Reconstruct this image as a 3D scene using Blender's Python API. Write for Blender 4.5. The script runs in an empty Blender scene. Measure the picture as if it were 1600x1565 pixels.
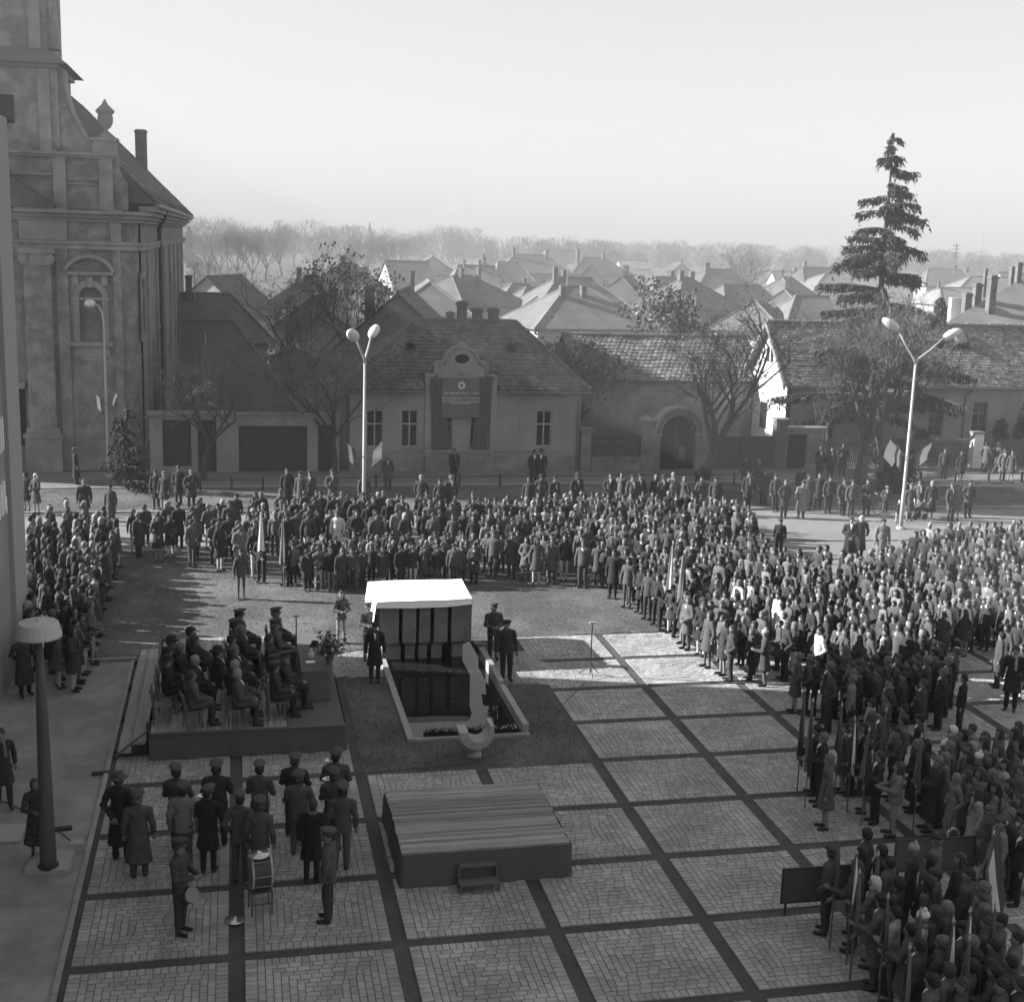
import bpy, bmesh, math, random
import numpy as np
from mathutils import Vector, Matrix

# ------------------------------------------------------------------ camera, sky, sun, exposure
scn = bpy.context.scene
COL = scn.collection
CAM_H = 12.2
FPX, PW, PH = 2028.776, 1600.0, 1565.0
YAW, PITCH, ROLL = 0.2124574, 0.1980868, 0.0309595
_f = np.array([math.sin(YAW) * math.cos(PITCH), math.cos(YAW) * math.cos(PITCH), -math.sin(PITCH)])
_r = np.array([math.cos(YAW), -math.sin(YAW), 0.0])
_u = np.cross(_r, _f)
_c, _s = math.cos(ROLL), math.sin(ROLL)
CR, CU = _c * _r + _s * _u, -_s * _r + _c * _u
CF = _f
cam_data = bpy.data.cameras.new('camera')
cam = bpy.data.objects.new('camera', cam_data)
COL.objects.link(cam)
cam.matrix_world = Matrix(((CR[0], CU[0], -CF[0], 0), (CR[1], CU[1], -CF[1], 0), (CR[2], CU[2], -CF[2], CAM_H), (0, 0, 0, 1)))
cam_data.sensor_fit = 'HORIZONTAL'
cam_data.sensor_width = 36.0
cam_data.lens = 36.0 * FPX / PW
cam_data.clip_start = 0.5
cam_data.clip_end = 9000.0
scn.camera = cam

SUN_ELEV = math.radians(24.5)
SHADOW_DIR = Vector((1.0, -0.285, 0)).normalized()       # where shadows fall on the ground
SUN_FROM = Vector((-SHADOW_DIR.x * math.cos(SUN_ELEV), -SHADOW_DIR.y * math.cos(SUN_ELEV), math.sin(SUN_ELEV)))
world = bpy.data.worlds.new('World')
scn.world = world
world.use_nodes = True
wn, wl = world.node_tree.nodes, world.node_tree.links
wn.clear()
w_out = wn.new('ShaderNodeOutputWorld'); w_bg = wn.new('ShaderNodeBackground')
w_sky = wn.new('ShaderNodeTexSky'); w_bw = wn.new('ShaderNodeRGBToBW')
w_sky.sky_type = 'NISHITA'; w_sky.sun_disc = False
w_sky.sun_elevation = SUN_ELEV
w_sky.sun_rotation = math.atan2(SUN_FROM.x, SUN_FROM.y)
w_sky.air_density = 1.0; w_sky.dust_density = 0.5; w_sky.ozone_density = 1.0
wl.new(w_sky.outputs[0], w_bw.inputs[0]); w_gm = wn.new('ShaderNodeMath'); w_gm.operation = 'POWER'; w_gm.inputs[1].default_value = 0.45      # thin high haze evens the sky out
wl.new(w_bw.outputs[0], w_gm.inputs[0]); wl.new(w_gm.outputs[0], w_bg.inputs[0])
w_bg.inputs[1].default_value = 0.118
wl.new(w_bg.outputs[0], w_out.inputs[0])
sun_data = bpy.data.lights.new('sun', 'SUN')
sun = bpy.data.objects.new('sun', sun_data); COL.objects.link(sun)
sun_data.energy = 4.3; sun_data.angle = math.radians(0.55); sun_data.color = (1.0, 1.0, 1.0)
sun.rotation_euler = (-SUN_FROM).to_track_quat('-Z', 'Y').to_euler()
sun.location = (-60, 60, 60)
scn.view_settings.view_transform = 'Standard'
scn.view_settings.look = 'None'
scn.view_settings.gamma = 1.0
scn.view_settings.use_curve_mapping = False
scn.view_settings.exposure = 1.98
scn.cycles.use_denoising = True
scn.cycles.max_bounces = 6
scn.cycles.diffuse_bounces = 3
scn.cycles.glossy_bounces = 3
scn.cycles.transparent_max_bounces = 6
scn.cycles.volume_bounces = 0
scn.cycles.volume_step_rate = 4.0
scn.cycles.filter_width = 1.6
scn.cycles.use_adaptive_sampling = True
scn.cycles.adaptive_threshold = 0.02

# ------------------------------------------------------------------ pixel -> place helpers (photo pixels)
def ray(x, y):
    return CF + CR * ((x - PW / 2) / FPX) - CU * ((y - PH / 2) / FPX)
def G(x, y, z=0.0):
    d = ray(x, y); t = (z - CAM_H) / d[2]
    return Vector((d[0] * t, d[1] * t, z))
def onY(x, y, Y):
    d = ray(x, y); t = Y / d[1]
    return Vector((d[0] * t, Y, CAM_H + d[2] * t))
def onX(x, y, X):
    d = ray(x, y); t = X / d[0]
    return Vector((X, d[1] * t, CAM_H + d[2] * t))
def toPx(p):
    d = np.array([p[0], p[1], p[2] - CAM_H]); z = d @ CF
    return PW / 2 + FPX * (d @ CR) / z, PH / 2 - FPX * (d @ CU) / z

# ------------------------------------------------------------------ materials (all neutral grey: a black-and-white picture)
MATS = {}
def mat(name, v, rough=0.8, var=0.18, scale=3.0, bump=0.0, bscale=None, tone=0.0, stain=0.0, sscale=0.6, metal=0.0, spec=0.3, rnd=0.0, detail=6.0, stretch=None, coat=0.0):
    if name in MATS: return MATS[name]
    m = bpy.data.materials.new(name); m.use_nodes = True
    nt = m.node_tree; N = nt.nodes; L = nt.links
    b = N['Principled BSDF']
    b.inputs['Roughness'].default_value = rough
    b.inputs['Metallic'].default_value = metal
    if 'Specular IOR Level' in b.inputs: b.inputs['Specular IOR Level'].default_value = spec
    tc = N.new('ShaderNodeTexCoord')
    co = tc.outputs['Object']
    if stretch:
        mp = N.new('ShaderNodeMapping'); mp.inputs['Scale'].default_value = stretch
        L.new(co, mp.inputs[0]); co = mp.outputs[0]
    def math_(op, a, bb):
        n = N.new('ShaderNodeMath'); n.operation = op
        for i, q in enumerate((a, bb)):
            if isinstance(q, (int, float)): n.inputs[i].default_value = q
            else: L.new(q, n.inputs[i])
        return n.outputs[0]
    nz = N.new('ShaderNodeTexNoise'); nz.inputs['Scale'].default_value = scale; nz.inputs['Detail'].default_value = detail
    L.new(co, nz.inputs['Vector'])
    val = math_('MULTIPLY_ADD', nz.outputs['Fac'], 2 * var)
    val.node.inputs[2].default_value = 1.0 - var
    if stain > 0:
        n2 = N.new('ShaderNodeTexNoise'); n2.inputs['Scale'].default_value = sscale; n2.inputs['Detail'].default_value = 8.0; n2.inputs['Roughness'].default_value = 0.65
        L.new(co, n2.inputs['Vector'])
        mr = N.new('ShaderNodeMapRange'); mr.inputs['From Min'].default_value = 0.42; mr.inputs['From Max'].default_value = 0.62
        mr.inputs['To Min'].default_value = 1.0 - stain; mr.inputs['To Max'].default_value = 1.0 + stain * 0.5
        L.new(n2.outputs['Fac'], mr.inputs['Value'])
        val = math_('MULTIPLY', val, mr.outputs[0])
    if tone > 0:
        at = N.new('ShaderNodeAttribute'); at.attribute_name = 'tone'
        k = math_('MULTIPLY_ADD', at.outputs['Fac'], tone); k.node.inputs[2].default_value = 1.0
        val = math_('MULTIPLY', val, k)
    if rnd > 0:
        oi = N.new('ShaderNodeObjectInfo')
        k = math_('MULTIPLY_ADD', oi.outputs['Random'], 2 * rnd); k.node.inputs[2].default_value = 1.0 - rnd
        val = math_('MULTIPLY', val, k)
    val = math_('MULTIPLY', val, v)
    L.new(val, b.inputs['Base Color'])
    if bump > 0:
        n3 = N.new('ShaderNodeTexNoise'); n3.inputs['Scale'].default_value = bscale or scale * 4; n3.inputs['Detail'].default_value = 5
        L.new(co, n3.inputs['Vector'])
        bp = N.new('ShaderNodeBump'); bp.inputs['Strength'].default_value = bump; bp.inputs['Distance'].default_value = 0.03
        L.new(n3.outputs['Fac'], bp.inputs['Height']); L.new(bp.outputs[0], b.inputs['Normal'])
    m.diffuse_color = (v, v, v, 1)
    MATS[name] = m
    return m

# ------------------------------------------------------------------ object helpers
def tag(o, label=None, cat=None, group=None, kind=None):
    if label: o['label'] = label
    if cat: o['category'] = cat
    if group: o['group'] = group
    if kind: o['kind'] = kind
    return o
def empty(name, loc=(0, 0, 0), rz=0.0, label=None, cat=None, group=None):
    o = bpy.data.objects.new(name, None); COL.objects.link(o)
    o.location = loc; o.rotation_euler = (0, 0, rz); o.empty_display_size = 0.2
    return tag(o, label, cat, group)
def link_mesh(name, me, parent=None, loc=None, rz=0.0):
    o = bpy.data.objects.new(name, me); COL.objects.link(o)
    if parent is not None: o.parent = parent
    if loc is not None: o.location = loc
    if rz: o.rotation_euler = (0, 0, rz)
    return o
def copy_tree(o, parent=None):
    c = o.copy(); COL.objects.link(c)
    if parent is not None: c.parent = parent
    for ch in o.children: copy_tree(ch, c)
    return c

class MB:
    def __init__(self):
        self.v = []; self.f = []; self.m = []; self.t = []
        self.mi = 0; self.tone = 0.0
    def face(self, idx):
        self.f.append(tuple(idx)); self.m.append(self.mi); self.t.append(self.tone)
    def poly(self, pts):
        n = len(self.v); self.v += [tuple(p) for p in pts]; self.face(range(n, n + len(pts))); return self
    def box(self, x0, x1, y0, y1, z0, z1, bottom=True):
        n = len(self.v)
        self.v += [(x0, y0, z0), (x1, y0, z0), (x1, y1, z0), (x0, y1, z0), (x0, y0, z1), (x1, y0, z1), (x1, y1, z1), (x0, y1, z1)]
        fs = [(4, 5, 6, 7), (0, 1, 5, 4), (1, 2, 6, 5), (2, 3, 7, 6), (3, 0, 4, 7)]
        if bottom: fs.append((3, 2, 1, 0))
        for f in fs: self.face([n + i for i in f])
        return self
    def hexa(self, p8):
        n = len(self.v); self.v += [tuple(p) for p in p8]
        for f in [(4, 5, 6, 7), (0, 1, 5, 4), (1, 2, 6, 5), (2, 3, 7, 6), (3, 0, 4, 7), (3, 2, 1, 0)]: self.face([n + i for i in f])
        return self
    def prism(self, poly, axis, a, b):
        """poly: 2-d points; axis 'x','y','z' = extrusion axis from a to b. For 'y': poly=(x,z); 'x': poly=(y,z); 'z': poly=(x,y)."""
        def P(p, t):
            return {'x': (t, p[0], p[1]), 'y': (p[0], t, p[1]), 'z': (p[0], p[1], t)}[axis]
        n = len(self.v); k = len(poly)
        self.v += [P(p, a) for p in poly] + [P(p, b) for p in poly]
        self.face([n + i for i in range(k)]); self.face([n + k + i for i in reversed(range(k))])
        for i in range(k):
            j = (i + 1) % k; self.face((n + i, n + k + i, n + k + j, n + j))
        return self
    def tube(self, pts, radii, seg=8, cap=True):
        pts = [Vector(p) for p in pts]
        if isinstance(radii, (int, float)): radii = [radii] * len(pts)
        n0 = len(self.v); up = None
        for i, p in enumerate(pts):
            d = (pts[min(i + 1, len(pts) - 1)] - pts[max(i - 1, 0)])
            if d.length < 1e-9: d = Vector((0, 0, 1))
            d.normalize()
            if up is None: up = d.orthogonal().normalized()
            else:
                up = (up - d * up.dot(d))
                if up.length < 1e-6: up = d.orthogonal()
                up.normalize()
            w = d.cross(up); r = radii[i]
            for k in range(seg):
                a = 2 * math.pi * k / seg
                self.v.append(tuple(p + up * (math.cos(a) * r) + w * (math.sin(a) * r)))
        for i in range(len(pts) - 1):
            for k in range(seg):
                a = n0 + i * seg + k; b = n0 + i * seg + (k + 1) % seg
                self.face((a, b, b + seg, a + seg))
        if cap:
            self.face([n0 + k for k in reversed(range(seg))]); e = n0 + (len(pts) - 1) * seg
            self.face([e + k for k in range(seg)])
        return self
    def lathe(self, prof, c=(0, 0, 0), seg=16, sx=1.0, sy=1.0):
        n0 = len(self.v)
        for r, z in prof:
            for k in range(seg):
                a = 2 * math.pi * k / seg
                self.v.append((c[0] + math.cos(a) * r * sx, c[1] + math.sin(a) * r * sy, c[2] + z))
        for i in range(len(prof) - 1):
            for k in range(seg):
                a = n0 + i * seg + k; b = n0 + i * seg + (k + 1) % seg
                self.face((a, b, b + seg, a + seg))
        self.face([n0 + k for k in reversed(range(seg))]); e = n0 + (len(prof) - 1) * seg
        self.face([e + k for k in range(seg)])
        return self
    def ico(self, c, r, squash=(1, 1, 1), rot=None, seg=10, rings=7):
        n0 = len(self.v)
        for i in range(rings + 1):
            th = math.pi * i / rings
            for k in range(seg):
                a = 2 * math.pi * k / seg
                p = Vector((math.sin(th) * math.cos(a) * r * squash[0], math.sin(th) * math.sin(a) * r * squash[1], math.cos(th) * r * squash[2]))
                if rot is not None: p = rot @ p
                self.v.append(tuple(Vector(c) + p))
        for i in range(rings):
            for k in range(seg):
                a = n0 + i * seg + k; b = n0 + i * seg + (k + 1) % seg
                self.face((a, a + seg, b + seg, b))
        return self
    def mesh(self, name, mats, smooth=False, tone=False):
        me = bpy.data.meshes.new(name)
        me.from_pydata([tuple(map(float, p)) for p in self.v], [], self.f)
        for m in (mats if isinstance(mats, (list, tuple)) else [mats]): me.materials.append(m)
        if len(me.polygons) == len(self.m):
            me.polygons.foreach_set('material_index', self.m)
        if smooth: me.polygons.foreach_set('use_smooth', [True] * len(me.polygons))
        if tone and len(me.polygons) == len(self.t):
            a = me.attributes.new('tone', 'FLOAT', 'FACE'); a.data.foreach_set('value', self.t)
        me.update()
        return me
    def build(self, name, mats, parent=None, smooth=False, tone=False, loc=None, rz=0.0):
        return link_mesh(name, self.mesh(name, mats, smooth, tone), parent, loc, rz)

R = random.Random(7)
def rect(x0, x1, y0, y1, z): return [(x0, y0, z), (x1, y0, z), (x1, y1, z), (x0, y1, z)]
# ------------------------------------------------------------------ ground, lawn, road, pavements
M_ground = mat('earth_and_rough_grass', 0.10, 0.95, 0.4, 0.05, stain=0.3, sscale=0.02)
M_lawn = mat('trodden_lawn', 0.11, 0.95, 0.22, 1.3, bump=0.8, bscale=22, stain=0.35, sscale=0.35)
M_road = mat('asphalt_road', 0.20, 0.85, 0.12, 2.0, bump=0.2, bscale=60, stain=0.12, sscale=0.3)
M_side = mat('asphalt_footway', 0.16, 0.9, 0.12, 1.5, stain=0.12, sscale=0.4)
M_conc = mat('cast_concrete', 0.30, 0.85, 0.16, 2.0, bump=0.15, bscale=30, stain=0.15, sscale=1.2)
M_concd = mat('weathered_concrete', 0.2, 0.85, 0.16, 2.0, bump=0.15, bscale=30, stain=0.25, sscale=1.2)
M_grav = mat('pale_gravel', 0.27, 0.95, 0.3, 12.0, bump=0.6, bscale=70)
M_band = mat('dark_stone_setts', 0.075, 0.9, 0.35, 14.0, bump=0.6, bscale=40, stain=0.2, sscale=1.0)
M_brick = mat('clinker_brick', 0.33, 0.8, 0.14, 1.1, tone=0.15, bump=0.25, bscale=30, stain=0.2, sscale=0.7)
M_apron = mat('rolled_gravel_apron', 0.27, 0.95, 0.2, 2.0, bump=0.35, bscale=60, stain=0.2, sscale=0.5)
M_grassblade = mat('grass_blade', 0.12, 0.9, 0.22, 1.3, tone=0.25, stain=0.3, sscale=0.35)

HX0, HX1, HY0, HY1 = 4.02, 7.10, 29.92, 37.9      # the sunken pool of the monument
def framed(x0, x1, y0, y1, z):
    return MB().poly(rect(x0, HX0, y0, y1, z)).poly(rect(HX1, x1, y0, y1, z)).poly(rect(HX0, HX1, y0, HY0, z)).poly(rect(HX0, HX1, HY1, y1, z))
o = framed(-3000, 3000, -60, 6000, -0.03).build('ground', M_ground); tag(o, kind='structure')

def sheet(name, pts, z, m):
    o = MB().poly([(p[0], p[1], z) for p in pts]).build(name, m); tag(o, kind='structure'); return o
# lawn in front, its edge towards the brick paving ragged
def ragged(pts, step=0.35, amp=0.09, seed=1):
    rr = random.Random(seed); out = []
    for a, b in zip(pts, pts[1:] + pts[:1]):
        a, b = Vector(a), Vector(b); n = max(1, int((b - a).length / step))
        for k in range(n):
            p = a.lerp(b, k / n); out.append((p.x + rr.uniform(-amp, amp), p.y + rr.uniform(-amp, amp)))
    return out
sheet('lawn', ragged([(-6.0, 37.2), (2.7, 37.25), (2.8, 38.1), (8.2, 38.1), (8.3, 37.95), (14.5, 38.35), (16.0, 40.6), (16.4, 51.0), (-22, 51.6), (-22, 37.2)], 0.5, 0.10, 3), 0.030, M_lawn)
o = framed(2.80, 8.28, 28.1, 38.3, 0.022).build('lawn', M_lawn); tag(o, kind='structure')
# worn gravel round the monument
sheet('gravel_path', ragged([(2.5, 34.9), (4.05, 34.9), (4.05, 37.2), (3.4, 37.3), (2.6, 36.6)], 0.2, 0.08, 5), 0.034, M_grav)
sheet('gravel_path', ragged([(7.1, 33.9), (8.4, 33.6), (8.9, 35.2), (8.4, 36.6), (7.1, 36.9)], 0.2, 0.1, 6), 0.034, M_grav)
sheet('apron', [(-6.2, -5), (-2.95, -5), (-2.95, 37.15), (-6.2, 37.15)], 0.006, M_apron)
sheet('road', [(-60, 50.9), (16.5, 50.4), (90, 47.5), (90, 55.0), (37, 56.0), (-60, 58.3)], 0.036, M_road)
sheet('road', [(16.6, 40.5), (90, 37), (90, 47.4), (16.5, 50.35)], 0.008, M_road)
sheet('grass_verge', ragged([(-60, 58.3), (37, 56.0), (90, 55.0), (90, 62.6), (40, 63.4), (-60, 63.3)], 1.0, 0.12, 8), 0.05, M_lawn)
sheet('footway', [(-60, 63.2), (40, 63.3), (90, 62.5), (90, 67.6), (-60, 67.8)], 0.060, M_side)
# kerb of the road's far side and the paving's left edge: real steps
def kerb(name, a, b, w=0.15, hh=0.12, m=None, piece=1.0):
    root = empty(name, (0, 0, 0)); tag(root, kind='structure')
    a, b = Vector(a), Vector(b); d = b - a; n = max(1, int(d.length / piece)); t = d / n; nn = Vector((-t.y, t.x)).normalized() * w
    for k in range(n):
        p = a + t * (k + 0.006); q = a + t * (k + 0.994); z = hh + R.uniform(-0.006, 0.006)
        MB().hexa([(p.x, p.y, 0), (q.x, q.y, 0), (q.x + nn.x, q.y + nn.y, 0), (p.x + nn.x, p.y + nn.y, 0), (p.x, p.y, z), (q.x, q.y, z), (q.x + nn.x, q.y + nn.y, z), (p.x + nn.x, p.y + nn.y, z)]).build('kerbstone', m or M_conc, root)
    return root
kerb('road_kerb', (-16, 57.9), (52, 55.6), piece=1.5)
kerb('footway_kerb', (-16, 63.2), (46, 63.25), hh=0.11, piece=1.5)
kerb('paving_kerb', (-2.94, 17.0), (-2.94, 37.2), 0.1, 0.05)
kerb('lawn_kerb', (-6.0, 37.12), (-2.9, 37.12), 0.12, 0.1)

# ------------------------------------------------------------------ brick paving in a grid of dark bands
OX, OY, CX, CY, BW = -0.1028, 35.669, 2.8079, 2.4921, 0.27
pav = MB().poly(rect(-2.93, 2.80, 14.0, 37.2, 0.012)).poly(rect(2.80, 8.28, 14.0, 28.1, 0.012)).poly(rect(8.28, 24.0, 14.0, 38.4, 0.012)).build('plaza_paving', M_band); tag(pav, kind='structure')
def cell_bricks(x0, x1, y0, y1, out, rr):
    def add(ax0, ax1, ay0, ay1, g=0.0045):
        out.append((ax0 + g, ax1 - g, ay0 + g, ay1 - g, rr.uniform(-1, 1)))
    LB, SB = 0.205, 0.128
    # soldier course along the two sides, then concentric rings of stretchers
    def run(a0, a1, L_, f):
        n = max(1, round((a1 - a0) / L_)); s_ = (a1 - a0) / n
        for k in range(n): f(a0 + k * s_, a0 + (k + 1) * s_)
    run(y0, y1, SB, lambda a, b: add(x0, x0 + LB, a, b)); run(y0, y1, SB, lambda a, b: add(x1 - LB, x1, a, b))
    x0 += LB; x1 -= LB
    run(x0, x1, SB, lambda a, b: add(a, b, y0, y0 + LB)); run(x0, x1, SB, lambda a, b: add(a, b, y1 - LB, y1))
    y0 += LB; y1 -= LB
    nr = max(1, int(min(x1 - x0, y1 - y0) / 2 / SB)); k = 0
    while x1 - x0 > 2 * SB and y1 - y0 > 2 * SB:
        o_ = 0.5 * LB * (k % 2)
        run(x0 + (o_ if k % 2 else 0), x1 - SB, LB, lambda a, b: add(a, b, y0, y0 + SB))
        if k % 2: add(x0, x0 + o_, y0, y0 + SB)
        run(x0 + SB, x1 - (o_ if k % 2 else 0), LB, lambda a, b: add(a, b, y1 - SB, y1))
        if k % 2: add(x1 - o_, x1, y1 - SB, y1)
        run(y0 + SB, y1, LB, lambda a, b: add(x0, x0 + SB, a, b))
        run(y0, y1 - SB, LB, lambda a, b: add(x1 - SB, x1, a, b))
        x0 += SB; x1 -= SB; y0 += SB; y1 -= SB; k += 1
    ny = max(1, round((y1 - y0) / SB)); sy = (y1 - y0) / ny
    for j in range(ny):
        run(x0, x1, LB, lambda a, b: add(a, b, y0 + j * sy, y0 + (j + 1) * sy))
bricks = []
joints = MB()
rr = random.Random(11)
for c in range(-1, 9):
    for r_ in range(-1, 8):
        xa, xb = OX + c * CX + BW / 2, OX + (c + 1) * CX - BW / 2
        yb, ya = OY - r_ * CY - BW / 2, OY - (r_ + 1) * CY + BW / 2
        if c == -1: xa = -2.83
        if c in (1, 2) and r_ < 3: continue                       # the lawn round the monument
        if xa > 17 and ya > 36: continue
        px = [toPx(p) for p in ((xa, ya, 0), (xb, ya, 0), (xa, yb, 0), (xb, yb, 0))]
        if max(p[0] for p in px) < -40 or min(p[0] for p in px) > 1700 or min(p[1] for p in px) > 1640: continue
        cell_bricks(xa, xb, ya, yb, bricks, rr); joints.poly(rect(xa, xb, ya, yb, 0.026))
def brick_into(mb, b):
    x0, x1, y0, y1, t = b
    z = 0.042 + 0.004 * t; e = 0.004; n = len(mb.v); mb.tone = t
    a, bq, c_, d_ = rr.uniform(-.003, .003), rr.uniform(-.003, .003), rr.uniform(-.003, .003), rr.uniform(-.003, .003)
    mb.v += [(x0, y0, 0.005), (x1, y0, 0.005), (x1, y1, 0.005), (x0, y1, 0.005), (x0 + e, y0 + e, z + a), (x1 - e, y0 + e, z + bq), (x1 - e, y1 - e, z + c_), (x0 + e, y1 - e, z + d_)]
    for f in ((4, 5, 6, 7), (0, 1, 5, 4), (1, 2, 6, 5), (2, 3, 7, 6), (3, 0, 4, 7)): mb.face([n + i for i in f])
def brick_key(b):
    x, y = toPx(((b[0] + b[1]) / 2, (b[2] + b[3]) / 2, 0))
    vis = 380 < x < 1190 and 1400 < y < 1560
    return (0 if vis else 1, -y)
bricks.sort(key=brick_key)
for b in bricks[:290]:
    mb = MB(); brick_into(mb, b); mb.build('brick', M_brick, pav, tone=True)
mb = MB()
for b in bricks[290:]: brick_into(mb, b)
o = mb.build('laid_bricks', M_brick, pav, tone=True); tag(o, kind='stuff')
o = joints.build('sand_joints', mat('joint_sand', 0.12, 0.95, 0.3, 6.0), pav); tag(o, kind='stuff')

# short grass on the lawns: too many blades to count
mb = MB(); rg = random.Random(5)
def blade(x, y, hgt, z=0.03):
    a = rg.uniform(0, 6.283); w = 0.011; dx, dy = math.cos(a) * w, math.sin(a) * w
    lx, ly = rg.uniform(-.05, .05), rg.uniform(-.05, .05); mb.tone = rg.uniform(-1, 1)
    n = len(mb.v); mb.v += [(x - dx, y - dy, z), (x + dx, y + dy, z), (x + lx, y + ly, z + hgt)]; mb.face((n, n + 1, n + 2))
for _ in range(52000):
    k = rg.random()
    if k < 0.42: x, y = rg.uniform(-6, 16), 37.2 + 13.5 * rg.random() ** 1.2
    elif k < 0.62:
        x, y = rg.uniform(2.8, 8.25), rg.uniform(28.15, 37.5)
        if 3.9 < x < 7.15 and 29.7 < y: continue
    else: x, y = rg.uniform(-14, 52), rg.uniform(56.6, 63)
    if y > 56 and y < 58.2 - 0.024 * (x + 14) * 0.9: continue
    blade(x, y, rg.uniform(0.03, 0.065), 0.05 if y > 56 else 0.028)
o = mb.build('grass', M_grassblade, tone=True); tag(o, 'short grass on the lawns and the roadside verge', 'grass', kind='stuff')
# ------------------------------------------------------------------ materials for buildings
M_plast = mat('old_plaster', 0.21, 0.9, 0.12, 1.5, bump=0.15, bscale=14, stain=0.3, sscale=1.3)
M_plast2 = mat('old_plaster_trim', 0.24, 0.9, 0.12, 1.5, bump=0.1, stain=0.22, sscale=0.6)
M_stucco = mat('grey_stucco', 0.25, 0.9, 0.08, 1.0, bump=0.1, bscale=40, stain=0.1, sscale=0.25)
M_white = mat('whitewash', 0.72, 0.9, 0.08, 1.0, bump=0.1, stain=0.12, sscale=0.5)
M_house = mat('house_render', 0.26, 0.9, 0.08, 1.2, bump=0.1, stain=0.14, sscale=0.5)
M_plinth = mat('damp_plinth_render', 0.21, 0.9, 0.15, 1.2, bump=0.1, stain=0.3, sscale=0.7)
M_glass = mat('dark_window_glass', 0.012, 0.12, 0.1, 1.0, spec=0.5)
M_frame = mat('painted_window_wood', 0.38, 0.6, 0.08, 3.0)
M_tileA = mat('dark_roof_tile', 0.10, 0.85, 0.2, 2.0, tone=0.28, bump=0.2, stain=0.25, sscale=0.6)
M_tileB = mat('weathered_roof_tile', 0.15, 0.85, 0.22, 2.0, tone=0.35, bump=0.2, stain=0.3, sscale=0.6)
M_tileC = mat('mottled_roof_tile', 0.17, 0.85, 0.22, 2.0, tone=0.4, bump=0.2, stain=0.3, sscale=0.5)
M_ridge = mat('ridge_tile_mortar', 0.2, 0.9, 0.2, 2.0)
M_chim = mat('sooty_chimney_brick', 0.11, 0.9, 0.25, 4.0, bump=0.3, bscale=12, stain=0.25, sscale=1.0)
M_dkwood = mat('dark_stained_boards', 0.045, 0.8, 0.25, 1.0, stretch=(8, 8, 0.6))
M_greywood = mat('grey_weathered_boards', 0.11, 0.85, 0.25, 1.5, stretch=(8, 8, 0.6), tone=0.2)
M_iron = mat('dark_iron', 0.035, 0.55, 0.15, 3.0, metal=0.2)
M_zinc = mat('zinc_gutter', 0.14, 0.5, 0.15, 2.0, metal=0.3)
M_dark = mat('opening_shade_and_trough', 0.012, 0.95, 0.1, 1.0)  # near-black: shade of openings put into the colour; also the trough's own dark
M_steel = mat('grey_painted_steel', 0.33, 0.45, 0.06, 2.0, spec=0.4)

def lit(v): return Vector(v)
def wall_grid(mb, x0, x1, z0, z1, y, holes, depth=0.3, axis='y', flip=1):
    """a wall slab facing -Y with rectangular openings cut through: boxes between the holes."""
    xs = sorted({x0, x1} | {h[0] for h in holes} | {h[1] for h in holes})
    zs = sorted({z0, z1} | {h[2] for h in holes} | {h[3] for h in holes})
    for i in range(len(xs) - 1):
        k = 0
        while k < len(zs) - 1:
            def solid(kk):
                cx, cz = (xs[i] + xs[i + 1]) / 2, (zs[kk] + zs[kk + 1]) / 2
                return not any(h[0] < cx < h[1] and h[2] < cz < h[3] for h in holes)
            if not solid(k): k += 1; continue
            e = k
            while e + 1 < len(zs) - 1 and solid(e + 1): e += 1
            mb.box(xs[i], xs[i + 1], y, y + depth, zs[k], zs[e + 1]); k = e + 1
def window(parent, x0, x1, z0, z1, y, rows=(0.62,), cols=1, fr=0.06, mframe=None, curtain=0.0):
    """casement window set back in its opening: frame > panes"""
    mframe = mframe or M_frame
    mb = MB(); d = 0.07
    mb.box(x0, x0 + fr, y, y + d, z0, z1).box(x1 - fr, x1, y, y + d, z0, z1).box(x0 + fr, x1 - fr, y, y + d, z0, z0 + fr).box(x0 + fr, x1 - fr, y, y + d, z1 - fr, z1)
    xs = [x0 + fr + (x1 - x0 - 2 * fr) * k / (cols + 1) for k in range(cols + 2)]
    zz = [z0 + fr] + [z0 + (z1 - z0) * r for r in rows] + [z1 - fr]
    for xm in xs[1:-1]: mb.box(xm - fr / 2, xm + fr / 2, y + 0.004, y + d - 0.004, z0 + fr, z1 - fr)
    for zm in zz[1:-1]: mb.box(x0 + fr, x1 - fr, y - 0.003, y + d + 0.003, zm - fr * 0.6, zm + fr * 0.6)
    w = mb.build('window', mframe, parent)
    for i in range(len(xs) - 1):
        for k in range(len(zz) - 1):
            MB().box(xs[i], xs[i + 1], y + 0.045, y + 0.052, zz[k], zz[k + 1]).build('pane', M_glass, w)
    if curtain > 0:
        MB().box(x0 + fr, x1 - fr, y + 0.10, y + 0.11, z0 + fr, z0 + (z1 - z0) * curtain).build('half_curtain', M_white, w)
    return w
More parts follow.
